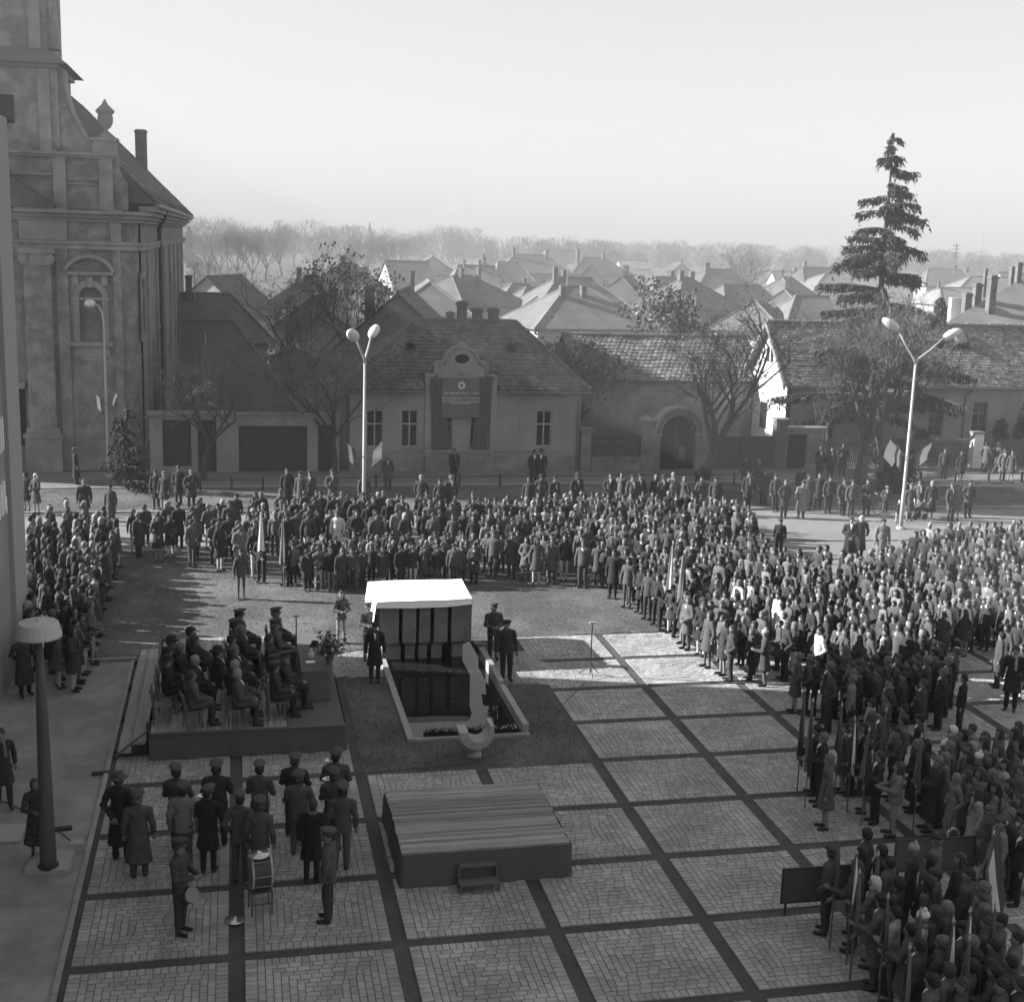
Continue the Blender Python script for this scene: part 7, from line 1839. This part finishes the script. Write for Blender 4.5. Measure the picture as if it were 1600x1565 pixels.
FLAGG = [(310, 535, 'mj1ho', 1), (355, 595, 'mj1ho', 1), (388, 725, 'wk5hs', 0), (490, 525, 'wk4hs', 0), (545, 540, 'mj1hs', 1), (605, 538, 'wk2gs', 0), (635, 640, 'wk2ho', 1), (700, 695, 'mj2ho', 1), (812, 568, 'mj3ho', 1), (812, 765, 'wj6gh', 0), (942, 635, 'ml1hf', 0), (1040, 742, 'wl2ho', 1), (1000, 630, 'wk2gs', 0)]
for i, (x, y, sp, fl) in enumerate(FLAGG):
    px = c3(x, y); o = put(px[0], px[1], sp, 'among the flag bearers', LEFT_, .96, 'flag bearers beside the paving')
    if fl: standing_flag(o, 2.15 + .3 * (i < 2), ((2,), (2, 1), (0, 2), (2, 0, 1))[i % 4], 'furled flag carried by the person in %s %s, %s' % (TONEWORD[int(sp[2])], COATWORD[sp[1]], ('plain dark cloth', 'two dark bands', 'one pale band', 'striped pale and dark')[i % 4]), 1.1 if i > 1 else 1.6, i, w=.13)
GIRLS = [(1155, 548, 'wk3ss'), (1205, 560, 'wk3gs'), (1270, 530, 'wk2hs'), (1095, 622, 'wk2kp'), (1150, 655, 'wk2gs'), (1290, 632, 'wk4sp'), (1320, 692, 'wk3kp'), (1355, 615, 'wk3gs'), (1330, 575, 'wk4gs'), (1460, 562, 'wk4gs'), (1545, 565, 'wk5gp'), (1570, 528, 'wk1gs'), (1450, 675, 'wk5gs'), (1560, 785, 'wk3hs'), (1410, 810, 'wk2gs'), (1178, 832, 'wk6sp'), (1250, 825, 'wk3gh'), (1330, 922, 'wk6gs'), (1360, 882, 'wk1gs'), (1310, 822, 'wk2gs'), (1415, 1028, 'wk4kp'), (1520, 885, 'wk2gs'),
         (1520, 1024, 'mj2hs'), (1580, 1075, 'mj3cs'), (1518, 1075, 'mj2hs'), (1570, 975, 'wk2gs'), (1585, 1155, 'mj1hs'), (1230, 705, 'wk2gs'), (1105, 720, 'wk2gs'), (1480, 760, 'wk3gs'), (1500, 940, 'mk3hs'), (1390, 720, 'wk2gs'), (1440, 900, 'wk2gs'), (1590, 700, 'wk3hs'), (1240, 640, 'wk3gs'), (1460, 1120, 'mk2cs')]
for (x, y, sp) in GIRLS:
    sp = sp[:2] + str(min(7, int(sp[2]) + rp_.choice((0, 1, 2, 2, 3, 4)))) + sp[3:]
    px = c3(x, y); put(px[0], px[1], sp, 'in the group by the flags', (-1, .15), .95, 'people beside the flag bearers', legmat=M_stockd if sp[0] == 'w' else None)
BOTTOM = [(395, 186, 'mj4cp'), (580, 190, 'mk2gs'), (620, 66, 'mk1hs'), (725, 165, 'mk2hs'), (570, 285, 'mj3ho'), (755, 235, 'mk3hs'), (905, 146, 'wk2ks'), (1050, 100, 'mk2cs'), (990, 222, 'wk1gs'), (1175, 205, 'wk1gs'), (680, 374, 'wk2so'), (820, 384, 'wk1ho'), (1010, 386, 'wk2gs'), (1060, 336, 'mk2ts'), (1245, 330, 'mk3hs'), (1345, 410, 'mk2hs'), (1320, 478, 'wk2gs'), (705, 496, 'mk4co'), (780, 494, 'mk4hs'), (815, 565, 'wj7hh'), (975, 565, 'wk4ks'), (1065, 556, 'wk1gs'), (1140, 522, 'wk3ss'), (1215, 660, 'mk2cs'), (1330, 536, 'mk2hs'), (1465, 606, 'mk2cs'),
          (950, 768, 'mk2hs'), (1095, 752, 'mk3ho'), (1225, 885, 'mk3hs'), (1400, 755, 'wk2ho'), (1405, 930, 'mk2ho'), (1215, 995, 'mk3hs'), (1035, 990, 'mk4ho'), (1560, 720, 'mk2ho'), (1520, 860, 'mk2hs'), (1300, 820, 'mk1ho'), (1480, 1010, 'mk3hs'), (1130, 930, 'mk2hs'), (880, 650, 'wk3ho'), (1390, 640, 'mk2hs'), (1270, 740, 'mk1hs'), (1570, 980, 'mk2hs')]
nfl = 0
for i, (x, y, sp) in enumerate(BOTTOM):
    sp = sp[:2] + str(min(7, int(sp[2]) + rp_.choice((0, 1, 1, 2, 3)))) + sp[3:]
    px = c4(x, y); o = put(px[0], px[1], sp, 'behind the dark signboards', (-.75, .75), .96, 'people behind the signboards', legmat=M_stockd if sp[0] == 'w' else None)
    if sp[4] == 'o':
        standing_flag(o, 2.05, ((2,), (0, 2), (2, 1), (1, 0, 2))[nfl % 4], 'furled %s flag behind the signboards held by a %s %s' % (('dark', 'half pale', 'two-shade', 'striped')[nfl % 4], HEADWORD[sp[3]].replace('bareheaded', 'bareheaded person').replace('in a', 'person in').replace('with', 'person with'), 'in ' + TONEWORD[int(sp[2])]), .85, i, w=.12); nfl += 1
# the big open flag
p = G(1500, 1425, 1.0); fg = empty('flag', (G(1523, 1383, 1.4).x, G(1523, 1383, 1.4).y, .05), label='large open tricolour flag tilted on its staff, pale stripe across the middle', cat='flag')
b0 = Vector(fg.location); top = onY(1561, 1292, b0.y); t = top - b0; t = Vector((t.x, 0, t.z)); foot = Vector((-.0, 0, .1))
MB().tube([(-.25, 0, .5), t + Vector((.02, 0, .1))], .018, 6).build('staff', M_staff, fg)
mb = MB(); flag_cloth(mb, t, Vector((.12, -.25, -1.25)) * 1.0, (foot - t) * .5, (2, 0, 1), 12, 9, .07, 3); mb.build('cloth', [M_w, M_g, M_r], fg, smooth=True)
# signboards
M_board = mat('dark_board_paint', .085, .7, .08, 2); M_lettr = mat('faded_board_letters', .035, .8, .05, 3)
def board(px, label, lines):
    (ax, ay), (bx, by), zt, zb = px
    a, b_ = G(ax, ay, zb), G(bx, by, zb); d = Vector((b_.x - a.x, b_.y - a.y, 0)); L = d.length; rz = math.atan2(d.y, d.x)
    o = empty('signboard', (a.x, a.y, zb), rz, label=label, cat='signboard'); H_ = zt - zb
    MB().box(0.03, L - .03, -.01, .01, 0.03, H_ - .03).build('panel', M_board, o)
    MB().box(0, L, -.02, .02, 0, .03).box(0, L, -.02, .02, H_ - .03, H_).box(0, .03, -.02, .02, .03, H_ - .03).box(L - .03, L, -.02, .02, .03, H_ - .03).build('frame', M_dkwood, o)
    MB().box(.1, .14, .02, .05, -zb + .05, H_ * .5).box(L - .14, L - .1, .02, .05, -zb + .05, H_ * .5).build('prop', M_dkwood, o)
    for k, (t_, sz) in enumerate(lines):
        if not t_: continue
        text_mesh('lettering', t_, sz, M_lettr, o, (L / 2, -.014, H_ * (.72 - .27 * k)), (math.pi / 2, 0, 0), ext=.003)
board(((1219, 1411), (1352, 1402), 1.02, .32), 'dark framed signboard with a faint ring mark standing on the paving before the group', (('', .13), ('O', .12)))
board(((1395, 1362), (1520, 1355), 1.0, .32), 'dark framed signboard half hidden inside the group', ())
p = G(1545, 1445, .6); tag(MB().box(-.75, .75, -.02, .02, 0, .1).build('pale_plank', M_frame, loc=(p.x, p.y, .62), rz=-.05), 'pale narrow plank held level inside the group', 'plank')
# round bag with letters, dark bag
p = G(1489, 1302, .85); bgm = empty('round_bag', (p.x, p.y, .85), label='round pale handbag with a dark emblem hanging in the group by the flags', cat='bag')
MB().tube([(0, -.03, 0), (0, .03, 0)], .13, 20).build('body', M_frame, bgm); MB().tube([(0, -.036, 0), (0, -.031, 0)], .1, 20, cap=True).build('emblem', M_coat[5], bgm); MB().tube([(-.08, 0, .1), (-.06, 0, .3), (0, 0, .38), (.06, 0, .3), (.08, 0, .1)], .012, 5).build('strap', M_shoe, bgm)
# bicycle and pram at the roadside
def bicycle(loc, rz, label):
    o = empty('bicycle', loc, rz, label=label, cat='bicycle')
    for x in (-.52, .52):
        ring = [(x + .33 * math.cos(a), 0, .34 + .33 * math.sin(a)) for a in [k * math.pi / 12 for k in range(25)]]
        w = MB().tube(ring, .018, 6, cap=False).build('wheel', M_shoe, o); sp_ = MB()
        for k in range(12):
            a = k * math.pi / 6; sp_.tube([(x, 0, .34), (x + .32 * math.cos(a), 0, .34 + .32 * math.sin(a))], .003, 3)
        tag(sp_.build('spokes', M_steel, w), kind='stuff')
    MB().tube([(-.52, 0, .34), (-.12, 0, .3), (-.28, 0, .82), (-.52, 0, .34)], .014, 6).tube([(-.12, 0, .3), (.36, 0, .75), (-.26, 0, .78)], .015, 6).tube([(.52, 0, .34), (.36, 0, .75), (.33, 0, .95)], .014, 6).build('frame', M_iron, o)
    MB().tube([(.2, -.24, .98), (.33, -.1, 1.0), (.33, .1, 1.0), (.2, .24, .98)], .013, 6).build('handlebar', M_steel, o)
    MB().ico((-.3, 0, .88), .11, (1.2, .7, .35)).build('saddle', M_shoe, o)
    MB().tube([(-.12, -.08, .3), (-.12, .08, .3)], .07, 12).build('crank', M_steel, o)
p = G(1357, 805); bicycle((p.x, p.y, .04), .1, 'bicycle held upright at the far kerb of the road')
p = G(1432, 812); pr = empty('pram', (p.x, p.y, .04), .2, label='baby pram with a bright white hood beside the forked lamp', cat='pram')
MB().ico((0, 0, .55), .3, (1.25, .75, .6)).build('body', M_coat[3], pr, smooth=True); MB().ico((-.15, 0, .75), .26, (.9, .95, .85)).build('hood', M_shirt, pr, smooth=True)
for x in (-.28, .28):
    for y in (-.2, .2): MB().tube([(x, y - .01, .15), (x, y + .01, .15)], .15, 14).build('wheel', M_shoe, pr)
MB().tube([(.3, -.18, .6), (.62, -.18, .95), (.62, .18, .95), (.3, .18, .6)], .012, 5).build('handle', M_steel, pr)

# ------------------------------------------------------------------ the dense crowd: front and near ones individually, the mass behind as one
def in_poly(p, poly):
    c_ = False; j = len(poly) - 1
    for i in range(len(poly)):
        a, b = poly[i], poly[j]
        if (a[1] > p[1]) != (b[1] > p[1]) and p[0] < (b[0] - a[0]) * (p[1] - a[1]) / (b[1] - a[1]) + a[0]: c_ = not c_
        j = i
    return c_
REG = [
    ('left', [(37, 838), (50, 800), (110, 775), (165, 785), (187, 818), (168, 850), (152, 880), (152, 935), (112, 985), (75, 980), (43, 950)], .52, 'on the lawn by the block', (1.0, -.12), 1.0, (.5, .35)),
    ('back', [(205, 790), (300, 780), (400, 768), (402, 825), (340, 820), (280, 812), (205, 802)], .75, 'at the road edge of the lawn', None, 1.0, (.35, .1)),
    ('mid', [(400, 768), (560, 765), (740, 770), (742, 806), (560, 800), (402, 806)], .75, 'in the middle crowd', None, 1.0, (.35, .05)),
    ('midkids', [(455, 838), (745, 828), (748, 850), (600, 856), (460, 862)], .43, 'in the front row on the lawn', None, .84, (.5, .9)),
    ('main', [(742, 778), (900, 768), (1090, 768), (1172, 775), (1192, 835), (1240, 870), (1240, 968), (1195, 990), (1115, 968), (1060, 920), (1000, 885), (930, 852), (840, 842), (748, 838)], .50, 'in the big crowd', None, .95, (.45, .5)),
    ('right', [(1192, 855), (1300, 850), (1345, 862), (1420, 838), (1440, 818), (1600, 812), (1760, 812), (1770, 950), (1605, 955), (1560, 945), (1475, 940), (1445, 985), (1380, 990), (1300, 985), (1232, 978), (1205, 900)], .52, 'in the crowd toward the road', None, .97, (.45, .4)),
    ('edge', [(1560, 985), (1600, 960), (1612, 1000), (1590, 1015)], .7, 'at the sunlit paving edge', (-1, -.2), 1.0, (.3, .2))]
taken = []
cand = []
for (nm, poly, dmin, where, face, sc, (pw_, pk_)) in REG:
    xs = [q[0] for q in poly]; ys = [q[1] for q in poly]; mine = []
    for _ in range(9000 if nm in ('main', 'right') else 3500):
        x, y = rp_.uniform(min(xs), max(xs)), rp_.uniform(min(ys), max(ys))
        if not in_poly((x, y), poly): continue
        s_ = sc * rp_.uniform(.89, 1.06)
        if nm in ('main', 'right') and rp_.random() < pk_ * .5: s_ *= .88
        p = G(x, y, 1.755 * s_)
        if any((p.x - q[0]) ** 2 + (p.y - q[1]) ** 2 < dmin * dmin for q in mine): continue
        if any((p.x - q[0]) ** 2 + (p.y - q[1]) ** 2 < .2 for q in taken): continue
        if math.sin(p.x * .9 + 1) * math.sin(p.y * 1.1 + .4 * p.x) < -.35 and rp_.random() < .75: continue
        mine.append((p.x, p.y)); taken.append((p.x, p.y))
        fem = rp_.random() < pw_; tn = rp_.choices((1, 2, 3, 4, 5, 6, 7, 8), (6, 9, 9, 7, 4, 1.6, .5, .12))[0]
        ln = rp_.choice('jjk' if s_ < .9 else 'jkkl'); 
        if fem: ln = rp_.choice('kkj')
        hd = rp_.choices('hgsk', (4, 4.5, 1.0, .3))[0] if fem else rp_.choices('hbcft', (9, 1.2, 1.4, .5 if s_ > .93 else 0, .4))[0]
        pose = rp_.choices('sfphabcq', (5, 3, 3, 2, .7, 1, .3, 3))[0]
        f = face or toward(p, CENTRE)
        cand.append((nm, x, y, p.x, p.y, s_, ('w' if fem else 'm') + ln + str(tn) + hd + pose, where, f))
def rank(c): return math.hypot(c[3], c[4]) - (7 if c[0] in ('midkids', 'left') else 0)
cand.sort(key=lambda c: rank(c) + (200 if c[1] > 1590 else 0))
LIMIT = 318
nin = max(0, LIMIT - N_PEOPLE[0])
legs_choice = [M_legs, M_stock, M_stockd, M_stock]
for c in cand[:nin]:
    nm, x, y, X, Y, s_, sp, where, f = c; a = math.atan2(f[1], f[0]) + rp_.gauss(0, .2)
    person((X, Y, .035), (math.cos(a), math.sin(a)), sp, s_, autolabel(sp, where), 'crowd standing ' + where, rp_, legmat=rp_.choice(legs_choice) if sp[0] == 'w' else None)
# the rest of the crowd: one object
LOW = {}
def low(pose, legs, ln, fem, hd, turn):
    k = (pose, legs, ln, fem, hd, turn)
    if k not in LOW:
        P, Q, M, _h = body_arrays(pose, legs, .032, turn)
        P2, Q2, M2 = coat_arrays(pose, ln, fem, False, .034)
        P3, Q3, M3 = hair_arrays(hd, .02)
        ct, sn = math.cos(turn), math.sin(turn); P3 = np.stack([P3[:, 0] * ct - P3[:, 1] * sn, P3[:, 0] * sn + P3[:, 1] * ct, P3[:, 2]], 1)
        LOW[k] = (np.concatenate([P, P2, P3]), np.concatenate([Q, Q2 + len(P), Q3 + len(P) + len(P2)]), np.concatenate([M, M2 + 10, M3 + 20]))
    return k
mats_c = [M_skin, M_shoe, M_shirt, M_eye, M_legs, M_stock] + M_coat + M_hair
VV, FF, MM = [], [], []; off = 0; plan = []
for c in cand[nin:]:
    nm, x, y, X, Y, s_, sp, where, f = c; fem = sp[0] == 'w'; tone = int(sp[2])
    hd = sp[3] if sp[3] in 'gsk' else 'H'
    pose = {'f': 'f', 'h': 'f', 'a': 'f', 'c': 'f'}.get(sp[4], 's')
    key = low(pose, 'k' if fem else 't', 'k' if sp[1] != 'j' else 'j', fem, hd, rp_.choice((0, .5, -.5)))
    a = math.atan2(f[1], f[0]) + math.pi / 2 + rp_.gauss(0, .25); ca, sa = math.cos(a), math.sin(a)
    w_ = rp_.uniform(.95, 1.08)
    V = None if True else np.stack([X + s_ * w_ * (P[:, 0] * ca - P[:, 1] * sa), Y + s_ * w_ * (P[:, 0] * sa + P[:, 1] * ca), .035 + s_ * P[:, 2]], 1)
    lut = np.zeros(32, np.int32); lut[0] = 0; lut[1] = rp_.choice((4, 5, 5, 6 + 4)) if fem else 6 + max(0, tone - 1) % 5; lut[2] = 1; lut[3] = 2; lut[4] = 3
    lut[10] = 6 + tone; lut[11] = 2 if (not fem and rp_.random() < .3) else 6 + tone
    lut[20] = 6 + rp_.choice((4, 5, 6, 7)) if hd in 'sk' else 6 + 9 + rp_.choice((0, 0, 0, 0, 1, 1, 1, 2, 3))
    plan.append((key, X, Y, s_, w_, ca, sa, lut))
keys = list(LOW); dec = decimated([np_mesh('low', *LOW[k], [mats_c[0]] * 32) for k in keys], .14)
LOWT = {}
for k, me in zip(keys, dec):
    me.calc_loop_triangles(); P = np.zeros(len(me.vertices) * 3, np.float32); me.vertices.foreach_get('co', P)
    T = np.zeros(len(me.loop_triangles) * 3, np.int32); me.loop_triangles.foreach_get('vertices', T)
    pi = np.zeros(len(me.loop_triangles), np.int32); me.loop_triangles.foreach_get('polygon_index', pi)
    mi = np.zeros(len(me.polygons), np.int32); me.polygons.foreach_get('material_index', mi)
    LOWT[k] = (P.reshape(-1, 3), T.reshape(-1, 3), mi[pi])
for (k, X, Y, s_, w_, ca, sa, lut) in plan:
    P, Q, M = LOWT[k]
    V = np.stack([X + s_ * w_ * (P[:, 0] * ca - P[:, 1] * sa), Y + s_ * w_ * (P[:, 0] * sa + P[:, 1] * ca), .035 + s_ * P[:, 2]], 1)
    VV.append(V); FF.append(Q + off); MM.append(lut[M]); off += len(V)
if VV:
    o = link_mesh('crowd', np_mesh('crowd', np.concatenate(VV), np.concatenate(FF), np.concatenate(MM), mats_c))
    tag(o, 'dense standing crowd filling the square toward the road, too many to count', 'crowd', kind='stuff')
# thin out the shared bodies and coats
_ks = [k for k in _cache if k[0] in ('b', 'c')]; _old = [_cache[k] for k in _ks]; _new = dict(zip([m.name for m in _old], decimated(_old, .42)))
for o in bpy.data.objects:
    if o.type == 'MESH' and o.data.name in _new:
        o.data = _new[o.data.name]
for m in _old: bpy.data.meshes.remove(m)
# labels that nothing but place tells apart share a group
_by = {}
for o in bpy.data.objects:
    if o.get('category') == 'person': _by.setdefault(o['label'], []).append(o)
for l_, os_ in _by.items():
    if '_spec' in os_[0]:
        for o in os_: del o['_spec']
    if len(os_) > 1:
        for o in os_: o['group'] = os_[0].get('group') or 'people on the square'
_by = {}
for o in bpy.data.objects:
    if o.get('category') == 'flag': _by.setdefault(o['label'], []).append(o)
for l_, os_ in _by.items():
    if len(os_) > 1:
        for o in os_: o['group'] = 'furled flags in the crowd'
for o in bpy.data.objects:
    l_ = o.get('label')
    if l_ and len(l_.split()) > 16: print('LONG', o.name, l_)
print('PEOPLE', N_PEOPLE[0], 'crowd', len(cand) - nin)
